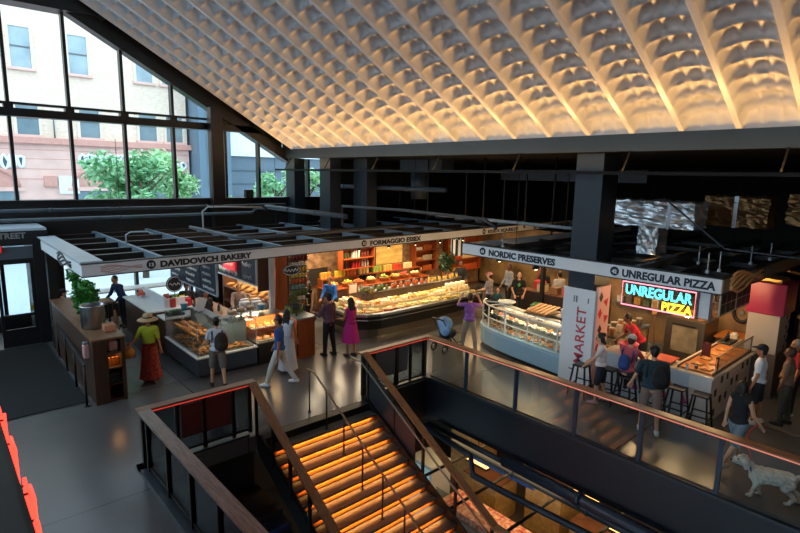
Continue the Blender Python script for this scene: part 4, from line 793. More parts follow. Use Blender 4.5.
def wedge_mb(): return MB().prism([(0, -.06), (.15, -.05), (.15, .05), (0, .06), (-.1, 0)], 0, .075)
def wheel_mb(): return MB().lathe([(.09, 0), (.1, .012), (.1, .07), (.09, .082)], n=18)
def block_mb(): return MB().rbox(-.07, .07, -.05, .05, 0, .085, .012)
def log_mb(): return MB().tube([(-.1, 0, .04), (-.09, 0, .04), (.09, 0, .04), (.1, 0, .04)], [.02, .04, .04, .02], 10)
def pack_mb(): return MB().rbox(-.06, .06, -.045, .045, 0, .05, .016)
zones = ['left curved end', 'left third', 'middle', 'right third']
rows = [('front row', .22, .765), ('second row', .36, .765), ('third row', .50, .765), ('raised fourth row', .67, .925), ('raised fifth row', .80, .925), ('raised back row', .93, .925)]
random.seed(5)
for ri, (rn, dd, z) in enumerate(rows):
    s = .25; kinds = {}
    while s < PLEN - .1:
        q = along(FL, s)
        if q is None: break
        p, nrm, ang = q; zi = min(3, int(s / PLEN * 4)); 
        shape = [('cheese_wedge', wedge_mb, 'wedge'), ('cheese_block', block_mb, 'block'), ('round_cheese', wheel_mb, 'wheel'), ('cheese_log', log_mb, 'log'), ('wrapped_pack', pack_mb, 'wrapped pack')][(ri * 2 + int(s * 3.1) + zi) % 5]
        ci = (ri + zi * 2 + int(s * 1.7)) % 7 if zi < 2 else (0, 1, 3, 4)[(ri + int(s * 2)) % 4]
        key = (shape[0], zi)
        if key not in kinds:
            cw = ['golden', 'pale cream', 'orange', 'white', 'mustard', 'peach', 'rust'][ci]
            kinds[key] = proto(shape[0], '%s cheese %s in the %s of the curved counter, %s' % (cw, shape[2], rn, zones[zi]), 'cheese', shape[1](), CHM[ci], '%s %ss, %s, %s' % (cw, shape[2], rn, zones[zi]))
        pos = p + nrm * dd
        kinds[key].put((pos.x, pos.y, z), ang + random.uniform(-.5, .5), sc=random.uniform(.9, 1.15)); s += random.uniform(.2, .25)
PCARD = {}
s = .3; n_ = 0
while s < PLEN - .2:
    p, nrm, ang = along(FL, s); zi = min(3, int(s / PLEN * 4)); q_ = p + nrm * (.29 if n_ % 2 else .59)
    if zi not in PCARD: PCARD[zi] = proto('price_card', 'small white price card among the cheeses, ' + zones[zi] + ' of the curved counter', 'card', MB().bar((0, 0, 0), (0, .02, .1), .09, .006, (0, 1, 0)).box(-.03, .03, -.012, .03, 0, .006), mat('price card white', '#f2ece0', .6), 'price cards, ' + zones[zi])
    PCARD[zi].put((q_.x, q_.y, .80 if n_ % 2 else .90), ang); s += .27; n_ += 1
# stacked cheeses at the right end
ST = proto('round_cheese', 'pale cheese wheel stacked at the right end of the curved counter', 'cheese', wheel_mb(), CHM[3], 'stacked wheels at the right end of the counter')
for i in range(4):
    for k in range(3): ST.put((13.9 + i * .27, 12.95, .93 + .083 * k), 0, sc=1.0)
# jars on the shelf behind the glass
for zi in range(4):
    js = mk_jar('%s jar on the steel shelf over the cheeses, %s' % (('amber', 'olive', 'rust', 'honey')[zi], zones[zi]), 'jars on the steel shelf, ' + zones[zi], JARC[(0, 1, 2, 3)[zi]])
    s = PLEN * zi / 4 + .15
    while s < PLEN * (zi + 1) / 4 - .05:
        p, nrm, ang = along(FL, s); q_ = p + nrm * (1.08 + .1 * (int(s * 10) % 2)); js.put((q_.x, q_.y, 1.251), 0, sc=random.uniform(.9, 1.2)); s += .125
for i, x in enumerate((13.2, 13.45, 13.7)):
    simple('squash', ['round orange squash left of three on the steel shelf end', 'round orange squash middle of three on the steel shelf end', 'round orange squash right of three on the steel shelf end'][i], 'squash', [('flesh', MB().lathe([(.02, .01), (.1, .03), (.13, .09), (.1, .15), (.02, .14)], (x + .3, 13.8, 1.0), 14), mat('orange squash', '#e0782a', .45, var=.1)), ('stem', MB().cyl((x + .3, 13.8, 1.13), (x + .32, 13.8, 1.18), .012, 6), mat('stem green', '#44602c'))], (x + .3, 13.8, 1.0))
t = thing('side_table', 'wooden table behind the cheese counter carrying squashes', 'table', (13.75, 13.75, 0)); MB().box(13.2, 14.4, 13.6, 14.0, .95, 1.0).build('tabletop', WOOD, t)
for x, y in ((13.25, 13.64), (14.35, 13.64), (13.25, 13.96), (14.35, 13.96)): MB().box(x - .02, x + .02, y - .02, y + .02, 0, .95).build('leg', WOOD, t)
t = thing('cheese_sign', 'framed price card with pale page on the steel shelf', 'sign', (9.95, 13.4, 1.25)); MB().box(9.75, 10.1, 13.33, 13.36, 1.26, 1.58).build('frame', OW, t); MB().box(9.78, 10.07, 13.32, 13.33, 1.29, 1.55).build('page', mat('pale page', '#ecd9c0', .6), t)
# back counter with heaps of goods
t = thing('back_counter', 'wooden back counter heaped with warm lit goods along the cheese stall wall', 'counter', (12.4, 15.4, 0)); MB().box(10.2, 15.0, 15.0, 15.8, 0, 1.0).build('carcass', WOOD, t); MB().box(10.15, 15.05, 14.95, 15.85, 1.0, 1.04).build('worktop', OW, t); MB().box(10.2, 15.0, 15.5, 15.8, 1.3, 1.33).build('upper_shelf', OW, t)
for x in (10.22, 11.8, 13.4, 14.98): MB().box(x - .02, x + .02, 15.5, 15.8, 1.04, 1.3).build('shelf_support', OW, t)
random.seed(8)
def heap(x, y, z, r, n):
    m = MB()
    for _ in range(n): m.ball((x + random.uniform(-r, r), y + random.uniform(-r, r) * .8, z + random.uniform(-.02, .05)), random.uniform(.035, .06), 7, 5)
    return m
BAS = mat('wicker', '#b07a3c', .7, hex2='#8a5a28', scale=30)
zn = ['left end', 'left middle', 'right middle', 'right end']
for i in range(8):
    x = 10.5 + i * .56 + random.uniform(-.1, .1); c_ = ['#e29a3a', '#d7c23a', '#cf6a2e', '#e8d08a', '#9fb04a', '#e8b45a', '#c9452e', '#efd9a0'][i]; cn = ['orange', 'yellow', 'rust', 'cream', 'green', 'amber', 'red', 'pale'][i]
    simple('basket', 'wicker basket of %s goods on the back counter worktop' % cn, 'basket', [('basket_body', MB().lathe([(.15, 0), (.2, .14), (.21, .15), (.19, .14)], (x, 15.2, 1.041), 16, 1.1, .8), BAS), ('goods', heap(x, 15.2, 1.2, .13, 9 + i % 4), mat('goods ' + c_, c_, .5, var=.15))], (x, 15.2, 1.041))
    bk = proto('carton', '%s carton standing on the upper shelf of the back counter' % cn, 'carton', MB().rbox(-.06, .06, -.05, .05, 0, .22, .006), mat('goods ' + c_, c_), cn + ' cartons on the upper shelf')
    for k in range(3): bk.put((x - .16 + k * .15, 15.65, 1.331), random.uniform(-.2, .2))
# back wall, posters, shelves
t = thing('stall_wall', 'papered buff back wall of the cheese stall', 'wall', (12, 16.2, 0)); MB().box(8.6, 19.5, 16.2, 16.3, 0, 2.78).build('panel', mat('papered wall', '#a8845e', .7, hex2='#6e5038', scale=5), t); MB().box(8.6, 19.5, 16.18, 16.2, 0, .12).build('skirting', WOOD, t)
t = thing('blackboard', 'small dark blackboard on the papered wall behind the black dressed woman', 'blackboard', (10.5, 16.15, 1)); MB().box(10.05, 10.85, 16.16, 16.19, 1.0, 1.62).build('board', mat('blackboard', '#27241f', .6), t); MB().box(10.02, 10.05, 16.14, 16.19, .98, 1.64).box(10.85, 10.88, 16.14, 16.19, .98, 1.64).box(10.05, 10.85, 16.14, 16.19, 1.62, 1.64).box(10.05, 10.85, 16.14, 16.19, .98, 1.0).build('frame', WOOD, t)
t = thing('picture_screen', 'gold lit picture screen hung at the back of the cheese stall', 'picture', (13.5, 15.9, 1.6)); MB().box(12.9, 14.35, 15.9, 15.95, 1.5, 2.3).build('frame', WOOD, t); MB().box(12.93, 14.32, 15.885, 15.9, 1.53, 2.27).build('picture', mat('gold picture', '#d9ae5a', .5, hex2='#9a7438', scale=2.2, stretch=(.6, 1, 2.5), emit=.25), t); MB().cyl((13.1, 15.92, 2.3), (13.1, 15.92, 2.86), .01, 5).cyl((14.2, 15.92, 2.3), (14.2, 15.92, 2.86), .01, 5).build('hanger', BLACK, t)
def shelf_unit(label, x0, x1, y0, y1, z0, z1, nsh, m, items, lab):
    t = thing('wall_shelf', label, 'shelf', ((x0 + x1) / 2, y1, z0)); dz = (z1 - z0) / nsh
    MB().box(x0, x1, y1 - .02, y1, z0, z1).build('back_panel', m, t)
    for k in range(nsh + 1): MB().box(x0, x1, y0, y1 - .02, z0 + k * dz - .012, z0 + k * dz + .012).build('shelf_board', m, t)
    for x in (x0, x1): MB().box(x - .015, x + .015, y0, y1, z0 - .012, z1 + .012).build('side_panel', m, t)
    for k in range(nsh):
        for j, (nm, lb, mbf, cl) in enumerate(items):
            c_ = cl[k % len(cl)]
            p = proto(nm, '%s on the %s shelf of %s' % (lb, ['bottom', 'second', 'third', 'top'][k], lab), {'tin': 'tin'}.get(nm, nm), mbf(), mat('ware ' + c_, c_, .4), '%s, %s shelf of %s' % (nm, ['bottom', 'second', 'third', 'top'][k], lab))
            n = int((x1 - x0 - .1) / .13 / len(items)); xs = x0 + .09 + j * (x1 - x0 - .1) / len(items)
            for i in range(max(1, n)): p.put((xs + i * .125, (y0 + y1) / 2, z0 + k * dz + .013), random.uniform(-.2, .2), sc=min(1, (dz - .05) / .29))
shelf_unit('red brown wall shelf of bottles and books left of the gold screen', 10.95, 12.4, 15.3, 15.6, 1.62, 2.36, 2, OW, [('bottle', 'dark bottle', bottle_mb, ['#2e2420', '#4a5a3a']), ('book', 'red book', lambda: MB().rbox(-.025, .025, -.08, .08, 0, .25, .004), ['#b52b2b', '#d8d0c4']), ('bottle', 'pale bottle', bottle_mb, ['#cfc6b4', '#7a3a2c'])], 'the red brown wall shelf')
for x in (11.1, 12.3): tag(MB().cyl((x, 15.45, 2.37), (x, 15.45, 2.86), .01, 5).build('shelf_hanger', BLACK), 'thin rod holding the red brown wall shelf, %s one' % ('left' if x < 12 else 'right'), 'rod')
shelf_unit('warm lit corner shelf of boxes right of the gold screen', 15.0, 16.2, 15.8, 16.15, 1.05, 2.35, 3, OW, [('jar', 'pale jar', jar_mb, ['#e0c890', '#cf8a4a', '#d8d2c4']), ('carton', 'orange carton', lambda: MB().rbox(-.05, .05, -.06, .06, 0, .2, .006), ['#d06a2a', '#c9b89a', '#a8552c'])], 'the warm corner shelf')
shelf_unit('tall dark shelf of bottles at the left of the papered wall', 8.7, 9.5, 15.85, 16.15, .9, 2.6, 4, mat('espresso wood', '#2f211a', .5), [('bottle', 'olive bottle', bottle_mb, ['#4c5a30', '#7a6a3a', '#8a3a2a', '#b9b2a0'])], 'the tall dark shelf')
shelf_unit('amber lit shelf of goods at the far end of the papered wall behind the drum', 17.0, 19.2, 15.85, 16.15, .8, 2.4, 3, OW, [('tin', 'yellow tin', jar_mb, ['#d8b04a', '#b8552c', '#8a9a4a']), ('carton', 'rust carton', lambda: MB().rbox(-.05, .05, -.06, .06, 0, .24, .006), ['#b8562a', '#d8c8a4', '#7a3a28'])], 'the far amber shelf')
lamp('far_shelf_light', 'AREA', (17.8, 14.6, 2.7), 60, WARM, 2, (R(-15), 0, 0), .6)
simple('broad_plant', 'dark green leafy plant at the right end of the cheese counter', 'plant', [('foliage', leafball(MB(), (15.6, 14.6, 1.55), (.35, .35, .5), 220, .11, 22), mat('dark leaves', '#3c5a2e', .5, hex2='#20361c', scale=10)), ('pot', MB().lathe([(.16, 0), (.2, .4), (.18, .4)], (15.6, 14.6, .8)), OW), ('stand', MB().box(15.4, 15.8, 14.4, 14.8, 0, .8), WOOD)], (15.6, 14.6, 0))
t = thing('striped_drum', 'black and white striped drum post beside the cheese stall', 'lamp', (16.1, 14.5, 2)); mb = [MB(), MB()]  # striped post, gives no light
for k in range(16):
    a = 2 * PI * k / 16; b_ = 2 * PI * (k + 1) / 16; mb[k % 2].add([(16.1 + .28 * math.cos(a), 14.5 + .28 * math.sin(a), 1.85), (16.1 + .28 * math.cos(b_), 14.5 + .28 * math.sin(b_), 1.85), (16.1 + .28 * math.cos(b_), 14.5 + .28 * math.sin(b_), 2.5), (16.1 + .28 * math.cos(a), 14.5 + .28 * math.sin(a), 2.5)], [(0, 1, 2, 3)])
mb[0].build('white_stripes', WHITE, t); mb[1].build('black_stripes', INK, t); MB().cyl((16.1, 14.5, 2.5), (16.1, 14.5, 2.86), .02, 6).build('stem', BLACK, t)
# lamps of the cheese stall
BULB = mat('pendant glow', '#ffd29a', .4, emit=6.)
for i, x in enumerate((10.0, 11.2, 12.4, 13.6, 14.8)):
    tn = ['first', 'second', 'third', 'fourth', 'fifth'][i]
    simple('spot_lamp', 'small black spot lamp over the cheese counter, %s from the left' % tn, 'lamp', [('can', MB().lathe([(.05, 0), (.06, .0), (.05, .12), (.02, .14)], (x, 13.1, 2.68)), BLACK), ('bulb', MB().ball((x, 13.1, 2.69), .035, 8, 5), BULB)], (x, 13.1, 2.68))
    lamp('cheese_light', 'SPOT', (x, 13.0, 2.66), 150, WARMW, .05, (R(10), 0, 0), spot=115, blend=.8)
lamp('cheese_back_light', 'AREA', (12.6, 15.0, 2.72), 190, WARMW, 4.5, (R(-20), 0, 0), .5)
lamp('cheese_left_light', 'AREA', (9.9, 15.2, 2.7), 80, WARMW, 1.5, (R(-10), 0, 0), 1)
lamp('bakery_ceiling_light', 'AREA', (6.2, 15.2, 2.82), 45, (1, .9, .78), 2, (0, 0, 0), 2)
# ================================================================ nordic stall
NB = mat('powder blue paint', '#9fc0d3', .35, var=.03)
NP = [(12.75, 10.3), (12.4, 10.1), (12.14, 9.72), (11.96, 9.2), (11.84, 8.6), (11.76, 8.0), (11.68, 7.4), (11.62, 6.88)]
NPi = [(x + (0.62 if i > 1 else .3 + .2 * i), y - (.5 if i == 0 else .3 if i == 1 else .12 if i == 2 else 0)) for i, (x, y) in enumerate(NP)]
def npo(d): return inset(NP, d)
nc = thing('display_case', 'powder blue curved glass case of food under the NORDIC PRESERVES sign', 'display case', (12.2, 8.5, 0))
def nrib(d0, d1, z0, z1, m, nm):
    ribbon(npo(d0), npo(d1), z0, z1).build(nm, m, nc)
nrib(.06, .75, 0, .1, BLACK, 'plinth'); nrib(0, .8, .1, .5, NB, 'base'); nrib(-.03, .82, .5, .62, NB, 'deck_edge'); nrib(-.032, -.02, .55, .565, mat('pale blue line', '#cfe0ea', .4), 'trim_line')
nrib(.04, .05, .62, 1.28, GLASS, 'front_glass'); nrib(.03, .5, 1.28, 1.29, GLASS, 'glass_top'); nrib(.25, .62, .92, .935, GLASS, 'glass_shelf'); nrib(.03, .055, .915, .935, WHITE, 'mid_rail'); nrib(.03, .06, 1.27, 1.3, WHITE, 'top_rail'); nrib(.47, .5, 1.27, 1.3, WHITE, 'top_rail'); nrib(.5, .8, 1.2, 1.24, mat('case back shelf', '#c9cfd2', .35), 'back_shelf'); nrib(.78, .8, .62, 1.2, mat('case back steel', '#a9a49a', .35, .6), 'back_panel')
NLEN = sum((Vector(a) - Vector(b_)).length for a, b_ in zip(NP, NP[1:]))
for s in (.35, .95, 1.75, 2.6, 3.6):
    q = along(NP, s)
    if q: p, nrm, a = q; p0 = p + nrm * .045; MB().box(p0.x - .015, p0.x + .015, p0.y - .015, p0.y + .015, .62, 1.28).build('glass_post', WHITE, nc); p1 = p + nrm * .49; MB().bar((p0.x, p0.y, 1.285), (p1.x, p1.y, 1.285), .025, .02).build('top_bar', WHITE, nc)
FD = [('orange smoked fish', '#e0702c', '#f0a860'), ('cream salad', '#ecdcae', '#d8b070'), ('pink herring', '#d88a78', '#f0c8b0'), ('amber roe', '#e8922e', '#c8621e'), ('pale dumplings', '#f0e2c0', '#d0a870'), ('brown pate', '#8a5a3a', '#b88a5a')]
random.seed(13)
for ri, (rn, dd, z) in enumerate((('lower deck', .2, .625), ('rear deck', .46, .625), ('glass shelf', .42, .938))):
    s = .3; i = 0
    while s < NLEN - .15:
        p, nrm, a = along(NP, s); p = p + nrm * dd; f = FD[(i * 2 + ri) % 6]
        t = thing('food_dish', 'dish of %s, %s of the blue case, %s from curved end' % (f[0], rn, ['first', 'second', 'third', 'fourth', 'fifth', 'sixth', 'seventh', 'eighth', 'ninth', 'tenth', 'eleventh', 'twelfth', 'thirteenth', 'fourteenth', 'fifteenth'][i]), 'dish', (p.x, p.y, z))
        MB().lathe([(.07, 0), (.11, .035), (.115, .04), (.1, .035)], (p.x, p.y, z), 12).build('dish', WHITE2, t); m = MB()
        for k in range(6): m.ball((p.x + random.uniform(-.06, .06), p.y + random.uniform(-.06, .06), z + .05 + .02 * (k % 2)), random.uniform(.025, .045), 7, 5)
        m.build('food', mat('nordic ' + f[0], f[1], .45, hex2=f[2], scale=20), t); s += .25; i += 1
for k, y in enumerate((9.0, 8.2, 7.3)):
    lamp('nordic_case_light', 'AREA', (12.15 if k else 12.35, y, 1.24), 9, WARMW, .3, (0, 0, 0), .8)
# things on the blue case
t = thing('slat_rack', 'brown wooden rack of slanted boards on top of the blue case', 'rack', (12.4, 8.1, 1.3)); MB().box(12.2, 13.0, 7.75, 8.45, 1.3, 1.33).build('base', WOOD, t)
for k in range(5): MB().bar((12.25, 8.37 - k * .14, 1.36), (12.98, 8.37 - k * .14, 1.46), .09, .02).build('slat', mat('slat wood', '#a87a4c', .5), t)
t = thing('service_counter', 'grey worktop behind the blue case', 'counter', (12.9, 8.4, 0)); MB().box(12.72, 13.3, 6.9, 8.7, 0, 1.2).build('carcass', mat('case back unit', '#5a6a74'), t); MB().box(12.68, 13.35, 6.86, 8.75, 1.2, 1.24).build('worktop', mat('worktop dull', '#77736c', .4), t)
for i, (x, y) in enumerate(((12.85, 7.5), (12.85, 7.15))):
    simple('plastic_tub', ['white lidded tub on the blue case worktop, farther of two', 'white lidded tub on the blue case worktop, nearer to the market board'][i], 'tub', [('tub', MB().rbox(x - .12, x + .12, y - .12, y + .12, 1.241, 1.46, .03), WHITE2), ('lid', MB().rbox(x - .13, x + .13, y - .13, y + .13, 1.46, 1.49, .01), WHITE)], (x, y, 1.241))
simple('bowl', 'wide white bowl at the curved end of the blue case', 'bowl', [('dish', MB().lathe([(.12, 0), (.24, .1), (.25, .11), (.22, .1), (.1, .02)], (12.74, 9.42, 1.241), 20), mat('pale blue dish', '#b9cfdb', .3)), ('rim', MB().tube([(12.74 + .25 * math.cos(a), 9.42 + .25 * math.sin(a), 1.35) for a in [i * PI / 12 for i in range(24)]], .012, 6, True), WHITE)], (12.74, 9.42, 1.241))
simple('produce_tray', 'tray heaped with green produce beside the white bowl', 'tray', [('pan', MB().rbox(12.75, 13.25, 8.5, 8.72, 1.241, 1.29, .02), WHITE2), ('greens', leafball(MB(), (13.0, 8.62, 1.36), (.23, .1, .07), 110, .05, 6), mat('pale greens', '#8fb58a', .5, hex2='#4f8a4a', scale=12))], (13, 8.62, 1.241))
simple('scale', 'dark weighing scale near the market board end of the blue case', 'scale', [('body', MB().rbox(12.2, 12.5, 7.0, 7.3, 1.3, 1.38, .02), DARK), ('pan', MB().box(12.2, 12.5, 7.0, 7.3, 1.4, 1.415), STEEL), ('display', MB().rbox(12.48, 12.52, 7.05, 7.25, 1.38, 1.55, .008), BLACK)], (12.35, 7.15, 1.3))
# back of nordic stall
t = thing('stall_wall', 'dark olive back wall behind the nordic stall', 'wall', (19.5, 9, 0)); MB().box(19.6, 19.7, 5.2, 16.2, 0, 2.8).build('panel', mat('olive dark wall', '#8a7048', .6, hex2='#4a3a24', scale=1.3), t); MB().box(19.58, 19.6, 5.2, 16.2, 0, .12).build('skirting', BLACK, t)
t = thing('lit_window', 'warm lit hatch glowing in the olive wall behind the green shirted woman', 'hatch', (19.5, 11.3, 1.7)); MB().box(19.52, 19.6, 10.4, 12.4, 1.35, 2.2).build('frame', OW, t); MB().box(19.5, 19.52, 10.5, 12.3, 1.42, 2.12).build('glow', mat('hatch glow', '#e8a84e', .5, hex2='#a86a24', scale=3, emit=.5), t)
t = thing('back_counter', 'dark back counter in front of the olive wall', 'counter', (17.6, 9.6, 0)); MB().box(15.9, 16.3, 8.2, 11.3, 0, 1.0).build('carcass', mat('espresso wood', '#2f211a'), t); MB().box(15.86, 16.34, 8.16, 11.34, 1.0, 1.04).build('worktop', WOOD, t)
for i, y in enumerate((8.5, 8.9, 9.4, 9.9, 10.4)):
    simple('crate', '%s crate on the dark back counter, %s from the market board' % (('orange', 'grey', 'red', 'brown', 'cream')[i], ('first', 'second', 'third', 'fourth', 'fifth')[i]), 'crate', [('box', MB().rbox(15.95, 16.25, y - .15, y + .15, 1.041, 1.041 + .22 + .05 * (i % 3), .015), mat('crate %d' % i, ['#c8763a', '#8a8d90', '#a8352c', '#7a5638', '#d0bf98'][i], .5)), ('lid', MB().box(15.94, 16.26, y - .16, y + .16, 1.262 + .05 * (i % 3), 1.28 + .05 * (i % 3)), WOOD)], (16.1, y, 1.041))
for i, (x, y) in enumerate(((12.9, 9.9), (12.6, 8.4), (14.6, 9.2), (14.2, 7.6), (17.4, 10.4))):
    simple('pendant_lamp', 'warm dome pendant under the nordic canopy, %s from the curved end' % ('first', 'second', 'third', 'fourth', 'deepest')[i], 'lamp', [('shade', MB().lathe([(.13, 0), (.11, .06), (.03, .11), (.02, .13)], (x, y, 2.5), 16), BLACK), ('bulb', MB().ball((x, y, 2.52), .05, 8, 6), BULB), ('cord', MB().cyl((x, y, 2.62), (x, y, 2.84), .006, 5), BLACK)], (x, y, 2.5))
    lamp('nordic_light', 'POINT', (x, y, 2.42), 45, WARM, .06)
lamp('nordic_back_light', 'AREA', (17.0, 11.0, 2.74), 90, WARM, 3, (0, 0, 0), 4)
lamp('nordic_back_light', 'AREA', (14.2, 8.5, 2.74), 40, WARM, 1, (0, 0, 0), 2.5)
# ================================================================ market board on the big column
mb_ = thing('market_board', 'tall white board with red MARKET lettering in front of the large column', 'sign', (11.4, 6.37, 0)); MB().box(11.58, 11.615, 6.05, 6.88, .05, 2.4).build('board', mat('bright sign board', '#e6e9ec'), mb_); MB().box(11.585, 11.615, 6.03, 6.05, .05, 2.4).box(11.58, 11.615, 6.05, 6.88, 0, .05).build('edge', GREYFRAME, mb_)
text('lettering', 'MARKET', mat('market red', '#c2484e', .5), ((11.576, 6.25, .56), Z_, Y_), width=1.40, height=.24, parent=mb_, bold=.003)
MB().box(11.574, 11.58, 6.5, 6.54, 2.06, 2.22).box(11.574, 11.58, 6.57, 6.6, 2.06, 2.22).box(11.574, 11.58, 6.2, 6.23, 2.08, 2.2).box(11.574, 11.58, 6.46, 6.6, .36, .39).build('small_print', mat('print grey', '#6f757b', .5), mb_)
pp = thing('pink_board', 'pink panel with red and black shapes on the side of the large column', 'panel', (11.7, 5.9, 0)); PK = mat('pink board', '#e6b6b4', .5); MB().box(11.62, 12.2, 6.0, 6.05, .1, 2.5).build('board', PK, pp)
random.seed(2)
for k, (x, z) in enumerate(((11.76, 2.25), (12.02, 2.1), (11.76, 1.85), (12.04, 1.7), (11.8, 1.45), (12.02, 1.25), (11.76, 1.0), (12.04, .85))):
    a = k * .8; n_ = 4 if k % 2 == 0 else 3; r_ = .13; m_ = MB(); V_ = [(x + r_ * math.cos(a + 2 * PI * i / n_) * (.75 if n_ == 4 else 1), z + r_ * math.sin(a + 2 * PI * i / n_)) for i in range(n_)]
    m_.add([(p[0], y_, p[1]) for y_ in (5.994, 6.0) for p in V_], [tuple(range(n_)), tuple(range(2 * n_ - 1, n_ - 1, -1))]); m_.build('printed_shape', INK if k % 4 == 0 else REDP, pp)
# ================================================================ pizza stall
TILE = mat('white tile', '#d6d2cc', .35, var=.04)
pc = thing('pizza_counter', 'white tiled L shaped pizza counter with dark square cut outs', 'counter', (12.5, 4, 0))
MB().box(11.78, 12.2, 3.9, 5.75, 0, .98).build('front_body', mat('counter blue white', '#b9c3cb', .4), pc); MB().box(11.70, 12.3, 3.42, 5.8, .98, 1.03).build('worktop', mat('pale marble', '#cfc6bb', .3, var=.06, scale=3), pc)
MB().box(11.78, 14.36, 3.47, 3.9, 0, .98).build('side_body', TILE, pc); MB().box(12.3, 14.36, 3.40, 4.3, .98, 1.03).box(14.36, 15.3, 3.94, 4.3, .98, 1.03).build('worktop', mat('pale marble', '#cfc6bb'), pc)
for i in range(7):
    for j in range(4):
        if (i * 3 + j * 2) % 4 < 2: MB().box(12.0 + i * .34, 12.12 + i * .34, 3.462, 3.47, .1 + j * .22, .25 + j * .22).build('cut_out', mat('cut out brown', '#3a2520', .6), pc)
for y in (4.05, 4.45, 5.1): MB().add([(11.776, y, .25), (11.776, y - .16, .3), (11.776, y - .06, .5)], [(0, 1, 2)]).build('magenta_triangle', mat('magenta', '#b8327e', .5), pc)
pt = thing('pizza_deck', 'orange brown lit wooden deck carrying square pizzas on the counter', 'deck', (13, 3.8, 1.03)); MB().box(11.85, 14.3, 3.5, 4.15, 1.03, 1.07).build('board', mat('honey board', '#c67a34', .4, hex2='#a85c22', scale=4, stretch=(.4, 4, 4)), pt); MB().box(11.82, 14.32, 3.47, 3.5, 1.03, 1.1).box(11.82, 14.32, 4.15, 4.18, 1.03, 1.1).build('edge', WOOD, pt); MB().box(11.84, 14.3, 3.46, 3.468, 1.1, 1.42).build('sneeze_guard', GLASS, pt); MB().bar((11.84, 3.464, 1.43), (14.3, 3.464, 1.43), .015, .015).box(12.0, 12.02, 3.455, 3.475, 1.07, 1.43).box(14.2, 14.22, 3.455, 3.475, 1.07, 1.43).build('guard_frame', BLACK, pt)
PZ = [mat('pizza red', '#c84a22', .5, hex2='#e8a040', scale=14), mat('pizza gold', '#e0a448', .5, hex2='#b8602a', scale=14)]
for i in range(9):
    x = 12.05 + i * .25; y = 3.68 + .26 * (i % 2)
    simple('pizza', '%s topped square pizza on the lit deck, %s from the counter corner' % (('red', 'gold')[i % 2], ('first', 'second', 'third', 'fourth', 'fifth', 'sixth', 'seventh', 'eighth', 'ninth')[i]), 'pizza', [('crust', MB().rbox(x - .11, x + .11, y - .11, y + .11, 1.071, 1.095, .01), PASTRY[1]), ('topping', MB().rbox(x - .09, x + .09, y - .09, y + .09, 1.09, 1.102, .005).ball((x - .04, y + .03, 1.103), (.025, .025, .008), 8, 4).ball((x + .04, y - .03, 1.103), (.025, .025, .008), 8, 4), PZ[i % 2])], (x, y, 1.071))
simple('menu_card', 'small dark upright card on the pizza deck', 'sign', [('card', MB().box(12.95, 12.97, 3.92, 4.1, 1.09, 1.4), mat('dark red card', '#6a241c', .5)), ('foot', MB().box(12.9, 13.02, 3.9, 4.12, 1.071, 1.09), BLACK)], (12.96, 4, 1.071))
for i, (x, y) in enumerate(((11.85, 4.0), (11.95, 3.85), (12.0, 4.75), (11.85, 4.85))):
    simple('shaker', ('clear shaker at the counter corner', 'dark shaker at the counter corner', 'red shaker beside the red tray', 'pale shaker beside the red tray')[i], 'shaker', [('body', MB().lathe([(.03, 0), (.035, .01), (.03, .1)], (x, y, 1.031), 10), mat('shaker %d' % i, ('#c8c4bc', '#6a3a2c', '#b8322c', '#d8d0c0')[i], .3)), ('cap', MB().lathe([(.03, .1), (.028, .125), (.01, .13)], (x, y, 1.031), 10), CHROME)], (x, y, 1.031))
simple('red_tray', 'bright orange red tray on the pizza counter behind the capped man', 'tray', [('pan', MB().rbox(11.75, 12.25, 4.3, 4.7, 1.09, 1.12, .01), mat('orange red tray', '#d8442c', .4)), ('stand', MB().box(11.8, 12.2, 4.35, 4.65, 1.031, 1.09), DARK)], (12, 4.5, 1.031))
simple('basket', 'hot pink and teal basket on the bar end by the pink panel', 'basket', [('basket_body', MB().lathe([(.16, 0), (.22, .2), (.23, .21), (.2, .2)], (12.0, 5.35, 1.031), 18), mat('hot pink', '#e02a72', .4)), ('band', MB().lathe([(.19, .08), (.205, .12), (.2, .12)], (12.0, 5.35, 1.031), 18), mat('teal band', '#2a98a8', .4)), ('contents', MB().ball((11.95, 5.3, 1.22), .09, 8, 5).ball((12.08, 5.4, 1.23), .09, 8, 5), mat('red contents', '#d84828', .5))], (12, 5.35, 1.031))
# neon sign
N1 = mat('neon white pink', '#ff8a9a', .3, emit=2.6); N2 = mat('neon cyan', '#5ee6f6', .3, emit=3.2); N3 = mat('neon yellow', '#ffe23a', .3, emit=3.)
nn = thing('neon_sign', 'neon window sign reading UNREGULAR PIZZA in cyan and yellow inside a pink line', 'sign', (11.8, 4.7, 2.2))
MB().box(11.80, 11.815, 3.93, 5.55, 2.16, 2.74).build('backing', glassmat('sign backing clear', '#e6eaee', .05), nn)
MB().tube([(11.785, 5.52, 2.72), (11.785, 3.96, 2.72), (11.785, 3.96, 2.19), (11.785, 5.52, 2.19)], .014, 6, True).build('border_tube', N1, nn)
text('neon_lettering', 'UNREGULAR', N2, faceX((11.785, 5.44, 2.45)), width=1.42, height=.23, parent=nn, outline=.007)
text('neon_lettering', 'PIZZA', N3, faceX((11.785, 4.62, 2.215)), width=.62, height=.2, parent=nn, outline=.009)
for y in (5.4, 4.1): MB().cyl((11.8, y, 2.74), (11.8, y, 2.8), .006, 5).build('hanger', BLACK, nn)
lamp('neon_cyan_glow', 'AREA', (11.72, 4.7, 2.45), 1.2, (.6, .7, .9), .3, (0, R(90), 0), 1.4)
